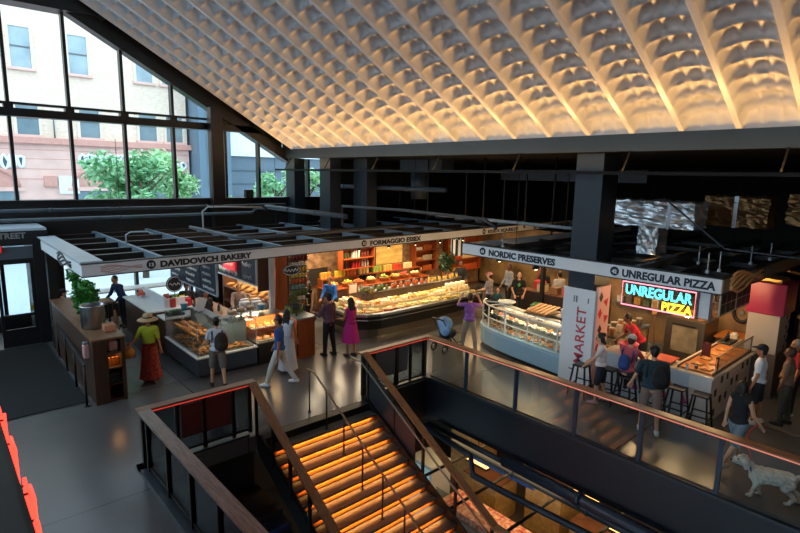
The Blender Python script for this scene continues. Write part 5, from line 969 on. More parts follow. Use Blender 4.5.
t = thing('order_screen', 'white framed double panel hung at the corner of the pizza sign board', 'panel', (11.75, 3.7, 2.5)); MB().box(11.72, 11.76, 3.66, 3.86, 2.22, 2.78).build('panel', WHITE2, t); MB().box(11.70, 11.78, 3.86, 3.9, 2.18, 2.8).box(11.70, 11.78, 3.62, 3.66, 2.18, 2.8).build('side_frame', mat('plum frame', '#59454f', .5), t)
t = thing('menu_board', 'black gridded menu panels in a white frame on the aisle side of the pizza canopy', 'menu board', (12.6, 3.5, 2.5)); m2 = MB().box(11.78, 13.7, 3.49, 3.52, 2.3, 2.76).build('frame', mat('cream frame', '#c9bba8', .5), t)
for i in range(2):
    x0 = 11.78 + i * .97
    for k in range(3):
        for j in range(2): MB().box(x0 + .05 + k * .3, x0 + .31 + k * .3, 3.482, 3.489, 2.34 + j * .21, 2.53 + j * .21).build('black_panel', INK, t)
# magenta hood over white partition
hd = thing('oven_hood', 'deep magenta box hood above the white partition of the pizza stall', 'hood', (14.9, 3.4, 2)); MB().rbox(14.35, 15.35, 2.95, 3.72, 1.98, 2.72, .02).build('body', mat('deep magenta', '#8a0f3c', .4, var=.05), hd); MB().box(14.5, 15.2, 3.1, 3.6, 2.72, 2.8).build('collar', mat('collar amber', '#b88a4a', .4, .6), hd)
PART = mat('shade grey partition', '#9d958b', .5)  # white panel greyed in its colour, as less light falls on it
t = thing('partition', 'white partition panel with brown dotted edge below the magenta hood', 'partition', (14.9, 3.4, 1)); MB().box(14.4, 15.3, 3.02, 3.66, 1.06, 1.979).build('panel', PART, t)
for j in range(7): MB().box(15.0 + .15 * (j % 2), 15.1 + .15 * (j % 2), 3.012, 3.02, 1.1 + j * .12, 1.18 + j * .12).build('brown_dot', mat('cut out brown', '#3a2520'), t)
MB().box(14.38, 15.32, 3.0, 3.9, 0, 1.06).build('plinth', mat('dull plinth', '#5a5048', .5), t)
simple('sauce_tray', 'dark tray of bottles on the pizza counter behind the white partition', 'tray', [('pan', MB().rbox(14.45, 15.0, 3.96, 4.25, 1.031, 1.08, .012), BLACK), ('bottle', MB().lathe([(.03, 0), (.035, .12), (.012, .17), (.012, .21)], (14.6, 4.1, 1.08), 10).lathe([(.03, 0), (.035, .12), (.012, .17), (.012, .21)], (14.8, 4.12, 1.08), 10), BOT)], (14.7, 4.1, 1.031))
simple('napkin_holder', 'small cream box beside the dark bottle tray on the pizza counter', 'box', [('box', MB().rbox(15.08, 15.25, 4.0, 4.2, 1.031, 1.16, .01), mat('cream frame', '#c9bba8')), ('tissue', MB().rbox(15.11, 15.22, 4.05, 4.15, 1.16, 1.2, .01), WHITE)], (15.16, 4.1, 1.031))
# kitchen
t = thing('kitchen_wall', 'buff tiled back wall of the pizza kitchen', 'wall', (16.5, 5, 0)); MB().box(16.4, 16.5, 3.7, 8.0, 0, 2.78).build('panel', mat('buff kitchen wall', '#8a6c48', .6, hex2='#665034', scale=2), t); MB().box(16.38, 16.4, 3.7, 8, 0, .1).build('skirting', STEEL, t)
t = thing('oven', 'steel deck oven with pale door in the pizza kitchen', 'oven', (15.4, 5.2, 0)); MB().rbox(14.9, 15.9, 4.7, 5.7, .15, 1.35, .02).build('body', mat('oven steel', '#6f675c', .35, .7), t); MB().rbox(14.87, 14.9, 4.85, 5.5, .45, 1.15, .01).build('door', mat('oven pale door', '#a39478', .4, hex2='#7d7058', scale=3), t); MB().bar((14.84, 4.9, 1.2), (14.84, 5.5, 1.2), .03, .03).build('handle', BLACK, t)
for x, y in ((14.95, 4.75), (15.85, 4.75), (14.95, 5.65), (15.85, 5.65)): MB().cyl((x, y, 0), (x, y, .16), .03, 8).build('leg', BLACK, t)
t = thing('work_table', 'steel work table with dough behind the bending pizza cook', 'table', (14, 6.5, 0)); MB().box(13.2, 15.2, 6.2, 7.0, .88, .92).build('tabletop', STEEL, t); MB().box(13.25, 15.15, 6.25, 6.95, .3, .33).build('undershelf', STEEL, t)
for x, y in ((13.25, 6.25), (15.15, 6.25), (13.25, 6.95), (15.15, 6.95)): MB().box(x - .025, x + .025, y - .025, y + .025, 0, .88).build('leg', STEEL, t)
t = thing('bench', 'honey coloured wooden bench unit at the back of the pizza kitchen', 'bench', (15.8, 4.3, 0)); MB().box(15.5, 16.3, 3.95, 4.6, .0, .9).build('body', WOOD, t); MB().box(15.45, 16.35, 3.92, 4.64, .9, .95).build('worktop', mat('honey board', '#c67a34'), t)
random.seed(31)
for i in range(9):
    x, y = 13.4 + .2 * i, 6.45 + .25 * (i % 2); c_ = ['#c98a4a', '#8a5a34', '#d8c8a8', '#6a5a4a', '#b86a34'][i % 5]; cn = ['tan', 'brown', 'cream', 'grey brown', 'rust'][i % 5]
    simple('kitchen_tub', '%s tub on the steel work table, %s from the left' % (cn, ('first', 'second', 'third', 'fourth', 'fifth', 'sixth', 'seventh', 'eighth', 'ninth')[i]), 'tub', [('tub', MB().lathe([(.07, 0), (.085, .16), (.09, .17), (.08, .16)], (x, y, .921), 12), mat('ktub ' + c_, c_, .4)), ('lid', MB().lathe([(.088, .17), (.08, .19)], (x, y, .921), 12), mat('ktub lid', '#a8a49c', .4))], (x, y, .921))
t = thing('wall_shelf', 'steel shelf of hanging pans on the kitchen wall', 'shelf', (16.2, 6, 1.7)); MB().box(16.05, 16.4, 4.8, 7.6, 1.7, 1.73).build('shelf_board', STEEL, t)
for y in (5.0, 6.2, 7.4): MB().bar((16.1, y, 1.7), (16.39, y, 1.45), .02, .03).build('bracket', STEEL, t)
for i in range(8): simple('pot', 'steel pot on the kitchen wall shelf', 'pot', [('pan', MB().lathe([(.1, 0), (.12, .02), (.12, .18), (.125, .19), (.11, .18)], (16.2, 5.0 + i * .34, 1.731), 14), STEEL), ('handle', MB().bar((16.08, 5.0 + i * .34, 1.86), (15.98, 5.0 + i * .34, 1.88), .02, .02), BLACK)], (16.2, 5 + i * .34, 1.731), 'steel pots on the kitchen wall shelf')
t = thing('wall_shelf', 'low steel shelf of cartons and tins on the kitchen wall', 'shelf', (16.2, 6, 1.2)); MB().box(16.0, 16.4, 5.8, 7.8, 1.2, 1.23).build('shelf_board', STEEL, t)
for y in (5.9, 6.8, 7.7): MB().bar((16.05, y, 1.2), (16.39, y, .95), .02, .03).build('bracket', STEEL, t)
for i in range(7):
    y = 5.95 + i * .27; c_, cn = [('#c9b48c', 'buff'), ('#8a3a2a', 'brick red'), ('#d8d2c4', 'off white'), ('#5a6a4a', 'olive'), ('#b8863c', 'mustard'), ('#6a5a50', 'taupe'), ('#a8a49c', 'grey')][i]
    simple('carton', cn + ' carton on the low steel shelf of the kitchen wall', 'carton', [('box', MB().rbox(16.05, 16.3, y - .1, y + .1, 1.231, 1.4 + .04 * (i % 3), .008), mat('kcart ' + c_, c_, .5)), ('lid', MB().box(16.04, 16.31, y - .105, y + .105, 1.4 + .04 * (i % 3), 1.415 + .04 * (i % 3)), mat('kcart lid ' + c_, c_, .4))], (16.15, y, 1.231))
PB = proto('pizza_box', 'flat brown pizza box in the pile on the steel deck oven', 'box', MB().rbox(-.19, .19, -.19, .19, 0, .04, .006), KRAFT, 'pizza boxes piled on the oven')
for i in range(9): PB.put((15.3, 5.0 + .42 * (i % 2), 1.351 + .041 * (i // 2)), .1 * math.sin(i * 2.3))
FS = proto('flour_sack', 'pale flour sack leaning under the steel work table', 'sack', MB().rbox(-.2, .2, -.14, .14, 0, .26, .06), mat('flour sack', '#b8a88a', .8), 'flour sacks under the work table')
for i in range(4): FS.put((13.5 + i * .45, 6.6, .331), .1 * i, sc=.85)
t = thing('peel', 'long wooden pizza peel leaning by the kitchen oven', 'peel', (14.8, 5.9, 0)); MB().bar((14.75, 5.85, .02), (15.0, 6.05, 1.3), .035, .03).build('handle', WOOD, t); MB().bar((15.0, 6.05, 1.3), (15.07, 6.11, 1.66), .3, .015, (1, -1, 0)).build('blade', mat('slat wood', '#a87a4c'), t)
for i in range(6):
    y = 4.9 + i * .42
    simple('ladle', 'steel ladle hanging below the pan shelf of the kitchen', 'ladle', [('handle', MB().bar((16.34, y, 1.69), (16.34, y, 1.42), .02, .01), STEEL), ('cup', MB().lathe([(.01, -.04), (.04, -.02), (.05, .02), (.045, .02)], (16.33, y, 1.4), 12), STEEL)], (16.34, y, 1.36), 'ladles hanging below the pan shelf')
t = thing('fire_reel', 'round dark wall hose behind the pizza deck', 'hose', (15.35, 4.3, 1.5)); MB().tube([(16.36, 4.3 + .2 * math.cos(a), 1.5 + .26 * math.sin(a)) for a in [i * PI / 10 for i in range(20)]], .05, 8, True).build('hose', BLACK, t); MB().cyl((16.4, 4.3, 1.5), (16.3, 4.3, 1.5), .06, 12).build('hub', STEEL, t)
for i, (x, y, e) in enumerate(((13.3, 4.6, 70), (14.4, 6.0, 60), (13.2, 3.75, 45), (15.4, 4.5, 40))):
    simple('pendant_lamp', 'warm dome pendant under the pizza canopy, %s' % ('over the counter corner', 'over the work table', 'over the pizza deck', 'before the oven')[i], 'lamp', [('shade', MB().lathe([(.13, 0), (.11, .06), (.03, .11), (.02, .13)], (x, y, 2.56), 16), BLACK), ('bulb', MB().ball((x, y, 2.58), .05, 8, 6), BULB), ('cord', MB().cyl((x, y, 2.68), (x, y, 2.84), .006, 5), BLACK)], (x, y, 2.56))
    lamp('pizza_light', 'POINT', (x, y, 2.48), e, WARM, .06)
# stools
STL = mat('black stool steel', '#16181b', .35, .3); 
def stool_proto():
    t = thing('bar_stool', 'x', 'stool', (0, 0, 0), 'black metal stools along the pizza bar'); MB().rbox(-.16, .16, -.16, .16, .71, .75, .015).build('seat', STL, t)
    for sx in (-1, 1):
        for sy in (-1, 1): MB().bar((sx * .13, sy * .13, .71), (sx * .21, sy * .21, 0), .045, .03).build('leg', STL, t)
    MB().bar((-.18, -.18, .25), (.18, -.18, .25), .02, .025).bar((-.18, .18, .25), (.18, .18, .25), .02, .025).bar((-.18, -.18, .32), (-.18, .18, .32), .02, .025).bar((.18, -.18, .32), (.18, .18, .32), .02, .025).build('footrest', STL, t)
    return Stock(t)
SP = stool_proto()
for (x, y, rz, lb) in ((11.1, 6.0, .1, 'black metal stool nearest the market board'), (11.35, 5.45, 0, 'black metal stool behind the white shirted woman'), (11.2, 4.98, .05, 'black metal stool under the seated red shirted man'), (11.35, 4.42, .1, 'black metal stool beside the big man with the backpack'), (11.42, 3.98, 0, 'black metal stool second from the counter corner'), (11.42, 3.52, .08, 'black metal stool at the counter corner')): SP.put((x, y, 0), rz, lb)
# ================================================================ stall on the far right, cut by the frame
t = thing('stall_counter', 'dark patterned wooden counter front across the aisle at the right edge', 'counter', (18, 2.2, 0)); MB().box(15.7, 22, 1.6, 2.9, 0, 1.75).build('body', mat('carved dark wood', '#3a2a1c', .5, hex2='#6a4c2c', scale=7), t); MB().box(15.65, 22, 1.56, 2.94, 1.75, 1.82).build('worktop', mat('amber worktop', '#b88a44', .4), t); MB().box(15.68, 22, 2.9, 2.93, .85, .9).build('trim_line', mat('amber worktop', '#b88a44'), t)
for i in range(6): simple('bread', 'pale round bread on the dark patterned counter at the right edge', 'bread', [('crumb', MB().lathe([(.06, 0), (.11, .03), (.12, .08), (.08, .14), (.02, .15)], (16.0 + i * .28, 2.6, 1.82), 14), mat('pale bread', '#d8a868', .6, hex2='#b07c40', scale=8)), ('score', MB().tube([(15.95 + i * .28, 2.6, 1.965), (16.05 + i * .28, 2.6, 1.965)], .01, 5), WHITE2)], (16 + i * .28, 2.6, 1.82), 'round breads on the patterned counter')
t = thing('bent_bracket', 'bent amber metal frame hung past the magenta hood', 'frame', (17, 3.2, 2.5)); MB().tube([(16.4, 3.4, 2.78), (17.6, 3.0, 2.5), (17.95, 2.9, 2.5), (18.1, 2.9, 2.95)], .03, 6).build('frame_tube', mat('amber metal', '#b98a4a', .35, .7), t); MB().cyl((18.1, 2.9, 2.95), (18.1, 2.9, 5.66), .01, 5).build('hanger', BLACK, t)
lamp('aisle_light', 'AREA', (17.5, .3, 2.7), 25, WARM, 1.2, (0, 0, 0), 3)
lamp('aisle_light', 'AREA', (11.5, .6, 4.2), 6, WARMW, 1.2, (0, 0, 0), 2)
# ================================================================ the street outside
BRICK = bpy.data.materials.new('peach brick'); BRICK.use_nodes = True; nt = BRICK.node_tree; b = nt.nodes['Principled BSDF']; b.inputs['Roughness'].default_value = .8
tc = nt.nodes.new('ShaderNodeTexCoord'); mp = nt.nodes.new('ShaderNodeMapping'); mp.inputs['Rotation'].default_value = (R(90), 0, 0); bk = nt.nodes.new('ShaderNodeTexBrick'); bk.inputs['Scale'].default_value = 3.2
bk.inputs['Color1'].default_value = (*rgb('#e6d0be'), 1); bk.inputs['Color2'].default_value = (*rgb('#dabfa8'), 1); bk.inputs['Mortar'].default_value = (*rgb('#e8dacb'), 1); bk.inputs['Mortar Size'].default_value = .012
nt.links.new(tc.outputs['Object'], mp.inputs['Vector']); nt.links.new(mp.outputs['Vector'], bk.inputs['Vector']); nt.links.new(bk.outputs['Color'], b.inputs['Base Color'])
STONE = mat('pink stone', '#dcb4a8', .8, var=.08, scale=1.2); STONE2 = mat('dark pink stone', '#c99386', .8, var=.06)
WG = mat('window blue glass', '#8798a0', .25, hex2='#9fb0b6', scale=.8); WGD = mat('window dark glass', '#65777f', .25, hex2='#7d8f96', scale=.8)
st(MB().box(-60, 60, 20.4, 60, -.5, -.1).box(-60, -5.3, -40, 20.4, -.5, -.1).build('street', mat('pale bounce street', '#cfd8e0', .8, var=.05)))  # ground kept pale and bluish to bounce daylight up to the ceiling
fa = thing('building', 'peach brick building with graffiti band across the street', 'building', (4, 40, 0)); FYY = 36.
MB().box(-8, 13.3, FYY, FYY + 8, 6.6, 17).build('upper_wall', BRICK, fa); MB().box(-8, 13.35, FYY - .05, FYY + 8, -.1, 6.4).build('lower_wall', STONE, fa)
MB().box(-8, 13.45, FYY - .3, FYY, 6.35, 6.68).build('cornice', STONE2, fa)
for z in (4.4, 4.95, 5.5, 6.0): MB().box(-8, 13.36, FYY - .06, FYY - .05, z, z + .04).build('course_line', STONE2, fa)
FRS = mat('pale window surround', '#dccabb', .8)
def fwin(x0, x1, z0, z1, m):
    f_ = MB().box(x0 - .14, x0, FYY - .08, FYY, z0 - .1, z1 + .12).box(x1, x1 + .14, FYY - .08, FYY, z0 - .1, z1 + .12).box(x0, x1, FYY - .08, FYY, z1, z1 + .12).build('window', FRS, fa); MB().box(x0 - .2, x1 + .2, FYY - .16, FYY, z0 - .22, z0 - .08).build('sill', STONE, f_)
    MB().box(x0, x1, FYY - .03, FYY, z0 - .08, z1).build('pane', m, f_); MB().box(x0, x1, FYY - .06, FYY - .03, (z0 + z1) / 2 - .04, (z0 + z1) / 2 + .04).build('sash', mat('sash grey', '#5c6468', .5), f_)
for x in (-2.4, .9, 4.2, 6.9, 10.4, 11.9): fwin(x, x + .92, 10.4, 12.4, WG)
for x in (-2.4, .9, 4.2, 7.2, 10.4, 12.0): fwin(x, x + 1.0, 6.9, 8.5, WGD)
for x in (3.0, 7.6, 11.6, -2):   # arched ground floor openings
    m = MB(); P_ = [(x - 1.0, 4.0)] + [(x - math.cos(a) * 1.0, 4.0 + .95 * math.sin(a)) for a in [i * PI / 10 for i in range(11)]] + [(x + 1.0, 4.0)]
    m.add([(p[0], FYY - .07, p[1]) for p in P_], [tuple(range(len(P_)))]); ar = m.build('arch', STONE2, fa); MB().tube([(p[0], FYY - .08, p[1]) for p in P_], .12, 6).build('arch_ring', STONE2, ar); MB().box(x - 1.3, x + 1.3, FYY - .14, FYY - .06, 3.75, 3.95).build('lintel', STONE, ar); MB().box(x - 1.0, x + 1.0, FYY - .09, FYY - .06, 0, 3.75).build('shopfront', WGD, ar)
# scrawled graffiti: fat outlined strokes with no readable word
def graffiti(x0, x1, z0, z1, seed):
    random.seed(seed); a = MB(); c_ = MB(); n = int((x1 - x0) / .34)
    for i in range(n):
        cx = x0 + (i + .5) * (x1 - x0) / n; h = (z1 - z0) / 2; cz = (z0 + z1) / 2
        pts = [(cx + .2 * math.cos(t_) * random.uniform(.6, 1.1), FYY - .09, cz + h * math.sin(t_) * random.uniform(.7, 1.05)) for t_ in [k * PI / 4 for k in range(8)]]
        a.tube(pts, .085, 6, True); c_.add([(p[0], FYY - .07, p[2]) for p in pts], [tuple(range(8))])
    o = c_.build('graffiti_fill', mat('graffiti slate', '#4f6272', .7), fa); a.build('graffiti_outline', mat('graffiti white', '#e3e6e8', .7), o)
graffiti(1.8, 4.4, 4.95, 5.75, 4); graffiti(7.0, 10.3, 5.1, 5.9, 9); graffiti(12.2, 14.4 - 1.2, 5.1, 5.6, 7)
MB().box(5.2, 5.8, FYY - .2, FYY - .05, 4.0, 4.6).build('plaque', STONE2, fa); MB().box(5.9, 6.9, FYY - .12, FYY - .05, 3.6, 4.6).build('notice_board', mat('pale notice', '#dfe8ea', .6), fa)
MB().cyl((5.9, FYY - .1, 6.7), (5.9, FYY - .1, 8.0), .04, 6).build('downpipe', mat('sash grey', '#5c6468'), fa)
sb = thing('building', 'added unseen grey block outside the left hand side windows', 'building', (-24, 5, 0))  # unseen block added to cut low sky light through the side windows
MB().box(-34, -22, -30, 32, -.1, 5.5).build('wall', mat('side light blocker wall', '#a3adb8', .8), sb)
for k in range(10): MB().box(-22.06, -22, -26 + k * 5.5, -23.5 + k * 5.5, 2, 4.5).build('window', WGD, sb)
d = thing('building', 'dark slate building with white upper storey right of the peach brick one', 'building', (18, 40, 0))
MB().box(13.5, 15.6, 34.5, 44, -.1, 12).build('slate_wing', mat('slate wall', '#5f7484', .6), d); MB().box(15.6, 30, 35.5, 44, -.1, 6.1).build('slate_base', mat('slate base', '#5d6c78', .7, var=.05), d); MB().box(15.6, 30, 35.3, 44, 6.1, 11).build('upper_storey', mat('white cladding', '#d9e6e4', .5), d)
for k in range(5): MB().box(15.7, 30, 35.44, 35.5, 1.5 + k * .9, 1.54 + k * .9).build('band', mat('slate band', '#4a5863', .6), d)
for x in (14.0, 14.8): MB().box(x, x + .5, 34.44, 34.5, 4, 9).build('window', WGD, d)
FOL = [mat('street leaves', '#a3cf9c', .6, hex2='#79b582', scale=3), mat('street leaves pale', '#b8daa6', .6, hex2='#8fc48a', scale=3)]  # leaf greens lightened, haze and overexposure put into the colour
def tree(x, y, zc_, r, n, m, label, seed):
    t = thing('tree', label, 'tree', (x, y, -.1)); mb = MB(); random.seed(seed)
    for k in range(9):
        a = random.uniform(0, 6.28); q = random.uniform(.2, .75); leafball(mb, (x + r * q * math.cos(a), y + r * q * math.sin(a), zc_ + random.uniform(-.7, .7) * r), (r * .5, r * .5, r * .42), n // 9, .2, seed * 31 + k)
    mb.build('foliage', m, t); tr = MB().tube([(x, y, -.1), (x + .1, y, 1.5), (x, y, zc_)], [.16, .13, .07], 8)
    for k in range(5): a = k * 1.3; tr.tube([(x, y, zc_ - .9 + .1 * k), (x + r * .6 * math.cos(a), y + r * .6 * math.sin(a), zc_ + .4)], [.06, .025], 6)
    tr.build('trunk', mat('tree bark', '#5c5044', .9), t)
tree(7.7, 27, 4.5, 2.0, 2600, FOL[0], 'leafy street tree left of the tall black window column', 3)
tree(10.0, 29.5, 4.5, 1.5, 1500, FOL[1], 'smaller pale street tree just left of the tall black window column', 5)
tree(15.3, 28, 4.0, 1.3, 1100, FOL[0], 'street tree seen in the right hand window panes', 8)
tree(17.9, 29, 4.1, 1.5, 1100, FOL[1], 'street tree seen in the narrow pane between the blue columns', 11)
tree(12.0, 27.3, 3.2, .8, 500, FOL[1], 'small shrub like street tree low behind the right hand windows', 14)
# ================================================================ people
SKINS = {'light': mat('skin light', '#c99a7c', .5), 'tan': mat('skin tan', '#a8714f', .5), 'brown': mat('skin brown', '#6e4630', .5), 'pale': mat('skin pale', '#d8ad94', .5)}
HAIRS = {'black': mat('hair black', '#17130f', .5, var=.2, scale=40), 'brown': mat('hair brown', '#3a2618', .5, var=.2, scale=40), 'grey': mat('hair grey', '#8d8880', .6, var=.1, scale=40)}
EYE = mat('eye dark', '#1c1512', .3); LIP = mat('lip', '#8a4a40', .5)
def cloth(c_, c2=None, sc_=22): return mat('cloth ' + c_ + (c2 or ''), c_, .85, var=0 if c2 else .08, hex2=c2, scale=sc_)
def person(label, x, y, head, h=1.7, z=0., skin='light', hair='black', long_hair=0., lean=0., legs=((4, 4, 3), (-4, 4, 3)), arms=((5, 8, 12, 0), (5, 8, 12, 0)),
           top='#cccccc', top2=None, sleeve=.5, bottom='trousers', bcol='#333333', bcol2=None, shoe='#222222', hat=None, hcol='#222222', turn=0., nod=0., seat=None, apron=None, bun=False, w=1.):
    k = h / 1.76; H_ = R(head); c_, s_ = math.cos(H_), math.sin(H_); l = R(lean)
    def fk(base):
        J = {}; P = Vector(base); J['p'] = P; t = Vector((math.sin(l), 0, math.cos(l))); J['t'] = t
        for i, sd in ((0, 1), (1, -1)):
            hf, kf, ab = [R(a) for a in legs[i]]; hp = P + Vector((0, sd * .09, -.02)); kn = hp + Vector((math.sin(hf), sd * math.sin(ab), -math.cos(hf))) * .43
            an = kn + Vector((math.sin(hf - kf), sd * math.sin(ab) * .6, -math.cos(hf - kf))) * .42; J['h%d' % i], J['k%d' % i], J['a%d' % i] = hp, kn, an
            sh = P + t * .475 + Vector((0, sd * .175 * w, 0)); p, a, e, inn = [R(q) for q in arms[i]]
            u = Vector((math.sin(p) * math.cos(a), sd * math.sin(a), -math.cos(p) * math.cos(a))); el = sh + u * .29
            f = Vector((math.sin(p + e) * math.cos(a - inn), sd * math.sin(a - inn), -math.cos(p + e) * math.cos(a - inn))).normalized(); wr = el + f * .25
            J['s%d' % i], J['e%d' % i], J['w%d' % i], J['f%d' % i] = sh, el, wr, f
        J['n'] = P + t * .51; hd = Vector((math.sin(l * .7 + R(nod)), 0, math.cos(l * .7 + R(nod)))); J['hd'] = J['n'] + hd * .19 + Vector((.02, 0, 0)); return J
    J = fk((0, 0, .95)); low = min(J['a0'].z, J['a1'].z) - .085
    dz = -low if seat is None else (seat / k + .11 - .95)
    J = fk((0, 0, .95 + dz))
    def W(v): return Vector((x + (v.x * c_ - v.y * s_) * k, y + (v.x * s_ + v.y * c_) * k, z + v.z * k))
    RZ = Matrix.Rotation(H_, 3, 'Z'); RL = RZ @ Matrix.Rotation(l, 3, 'Y'); RH = RZ @ Matrix.Rotation(R(turn), 3, 'Z') @ Matrix.Rotation(l * .7 + R(nod), 3, 'Y')
    root = thing('person', label, 'person', (x, y, z))
    def cap(m, a, b_, r0, r1): m.capsule(W(a), W(b_), r0 * k, r1 * k, 10)
    def ell(m, c0, r, rot): m.ball(W(c0), tuple(q * k for q in r), 12, 8, rot)
    def torso(m, e):
        t = J['t']; ell(m, J['p'] + t * .35, (.105 + e, .155 * w + e, .19 + e), RL); ell(m, J['p'] + t * .16, (.1 + e + (w - 1) * .12, .14 * w + e, .17 + e), RL); ell(m, J['p'] + J['t'] * (.04 if e > 0 else 0), (.115 + e, .158 * w + e, .12 + e * .5 - (.03 if e > 0 else 0)), RL); cap(m, J['s0'] - Vector((0, .03, 0)), J['s1'] + Vector((0, .03, 0)), .058 + e, .058 + e)
    # body
    b = MB(); torso(b, 0); cap(b, J['n'] - J['t'] * .04, J['hd'], .055, .05)
    hc = J['hd']; fwd = Vector((1, 0, 0))
    def HW(v): return W(hc) + RH @ (Vector(v) * k)
    b.ball(HW((0, 0, .01)), tuple(q * k for q in (.098, .077, .118)), 14, 10, RH); b.ball(HW((.045, 0, -.065)), tuple(q * k for q in (.045, .045, .045)), 10, 6, RH)
    b.capsule(HW((.092, 0, .015)), HW((.115, 0, -.025)), .012 * k, .017 * k, 6)
    for sd in (1, -1): b.ball(HW((-.005, sd * .08, -.005)), tuple(q * k for q in (.022, .012, .034)), 8, 5, RH)
    for i, sd in ((0, 1), (1, -1)):
        cap(b, J['h%d' % i], J['k%d' % i], .085, .055); cap(b, J['k%d' % i], J['a%d' % i], .055, .036); a_ = J['a%d' % i]
        cap(b, a_ + Vector((-.02, 0, -.05)), a_ + Vector((.12, 0, -.06)), .034, .026)
        cap(b, J['s%d' % i], J['e%d' % i], .048, .038); cap(b, J['e%d' % i], J['w%d' % i], .038, .026)
        f = J['f%d' % i]; wr = J['w%d' % i]; sx = Vector((0, 1, 0)); sx = (sx - f * sx.dot(f)).normalized() if abs(f.y) < .9 else Vector((1, 0, 0)); nn = f.cross(sx) * (-1 if f.z < 0 else 1)
        th = sx if i == 1 else -sx
        for q in (-.022, 0, .022): cap(b, wr + sx * q * .7 + f * .01, wr + sx * q + f * .085, .017, .014)
        for fi, (q, ln) in enumerate(((-.033, .062), (-.011, .078), (.011, .072), (.033, .055))):
            p0 = wr + f * .09 + sx * q; p1 = p0 + (f + nn * .25).normalized() * ln * .55; p2 = p1 + (f + nn * .8).normalized() * ln * .5; cap(b, p0, p1, .0095, .009); cap(b, p1, p2, .009, .0075)
        p0 = wr + f * .03 + th * .025; p1 = p0 + (f * .6 + th * .8).normalized() * .04; cap(b, p0, p1, .013, .011); cap(b, p1, p1 + (f + nn * .3).normalized() * .035, .011, .009)
    fused(b, 'body', SKINS[skin], root, .0105 * k / .97, 2)
    for sd in (1, -1): MB().ball(HW((.088, sd * .033, .018)), .012 * k, 8, 5).build('eye', EYE, root)
    MB().capsule(HW((.088, -.022, -.052)), HW((.088, .022, -.052)), .007 * k, .007 * k, 6).build('mouth', LIP, root)
    # hair
    if hair:
        m = MB(); m.ball(HW((-.02, 0, .028)), tuple(q * k for q in (.098, .088, .11)), 14, 10, RH); m.ball(HW((-.045, 0, -.03)), tuple(q * k for q in (.06, .072, .075)), 10, 7, RH)
        if long_hair:
            for q in (-.05, 0, .05): m.capsule(HW((-.06, q, 0)), HW((-.09 + .02 * abs(q), q * 1.3, -long_hair)), .05 * k, .035 * k, 8)
            for q in (-1, 1): m.capsule(HW((-.02, q * .075, .03)), HW((-.02, q * .085, -long_hair * .75)), .026 * k, .02 * k, 8)
        if bun: m.ball(HW((-.1, 0, .07)), .05 * k, 10, 7)
        fused(m, 'hair', HAIRS[hair], root, .012, 2)
    # top
    m = MB(); e = .016
    if bottom != 'dress' or True:
        torso(m, e)
    if bottom in ('trousers', 'shorts'): ell(m, J['p'] + J['t'] * .03, (.145, .188 * w, .085), RL)
    for i in (0, 1):
        if sleeve > 0:
            u = J['e%d' % i] - J['s%d' % i]; cap(m, J['s%d' % i], J['s%d' % i] + u * min(1, sleeve * 1.35), .064, .056)
            if sleeve > .8: v = J['w%d' % i] - J['e%d' % i]; cap(m, J['e%d' % i], J['e%d' % i] + v * .92, .052, .04)
    fused(m, 'top' if bottom != 'dress' else 'dress_bodice', cloth(top, top2), root, .014, 3)
    bm_ = cloth(bcol, bcol2)
    if bottom in ('trousers', 'shorts'):
        m = MB(); ell(m, J['p'] + J['t'] * .02, (.13, .172 * w, .115), RL)
        for i in (0, 1):
            hp, kn, an = J['h%d' % i], J['k%d' % i], J['a%d' % i]
            if bottom == 'shorts': cap(m, hp, hp + (kn - hp) * .9, .108, .085)
            else: cap(m, hp, kn, .105, .076); cap(m, kn, kn + (an - kn) * .95, .076, .058)
        fused(m, bottom, bm_, root, .014, 3)
    else:
        hem = {'skirt': .48, 'longskirt': .1, 'dress': .46, 'longdress': .1}[bottom]; top_z = J['p'].z + .1; m = MB(); n = 40; prof = [(0., .155), (.12, .185), (.4, .2), (.75, .235), (1., .27)]; vs = []
        for t_, r_ in prof:
            for q in range(n):
                a = 2 * PI * q / n; rr = r_ * (1 + .07 * t_ * math.sin(a * 9)); vs.append(W(Vector((rr * math.cos(a) * .95, rr * math.sin(a), top_z + (hem - top_z) * t_))))
        fs = [(i * n + q, i * n + (q + 1) % n, (i + 1) * n + (q + 1) % n, (i + 1) * n + q) for i in range(len(prof) - 1) for q in range(n)]; m.add(vs, fs + [tuple(range(n))], True); m.build('skirt', bm_, root)
    sm = cloth(shoe)
    for i in (0, 1):
        a_ = J['a%d' % i]; hz = a_.z - .085 + .04; m = MB(); q = Vector((a_.x, a_.y, hz))
        m.capsule(W(q + Vector((-.045, 0, .005))), W(q + Vector((.06, 0, .008))), .045 * k, .047 * k, 10); m.capsule(W(q + Vector((.05, 0, 0))), W(q + Vector((.15, 0, -.006))), .045 * k, .034 * k, 10); m.capsule(W(q + Vector((-.03, 0, .01))), W(Vector((a_.x, a_.y, a_.z))), .045 * k, .045 * k, 8); m.build('shoe', sm, root)
    if hat == 'cap':
        m = MB(); m.ball(HW((-.008, 0, .055)), tuple(q * k for q in (.108, .095, .088)), 14, 9, RH); m.capsule(HW((.08, -.035, .055)), HW((.165, -.02, .04)), .02 * k, .012 * k, 8).capsule(HW((.08, .035, .055)), HW((.165, .02, .04)), .02 * k, .012 * k, 8).capsule(HW((.08, 0, .058)), HW((.175, 0, .042)), .02 * k, .012 * k, 8); m.build('cap', cloth(hcol), root)
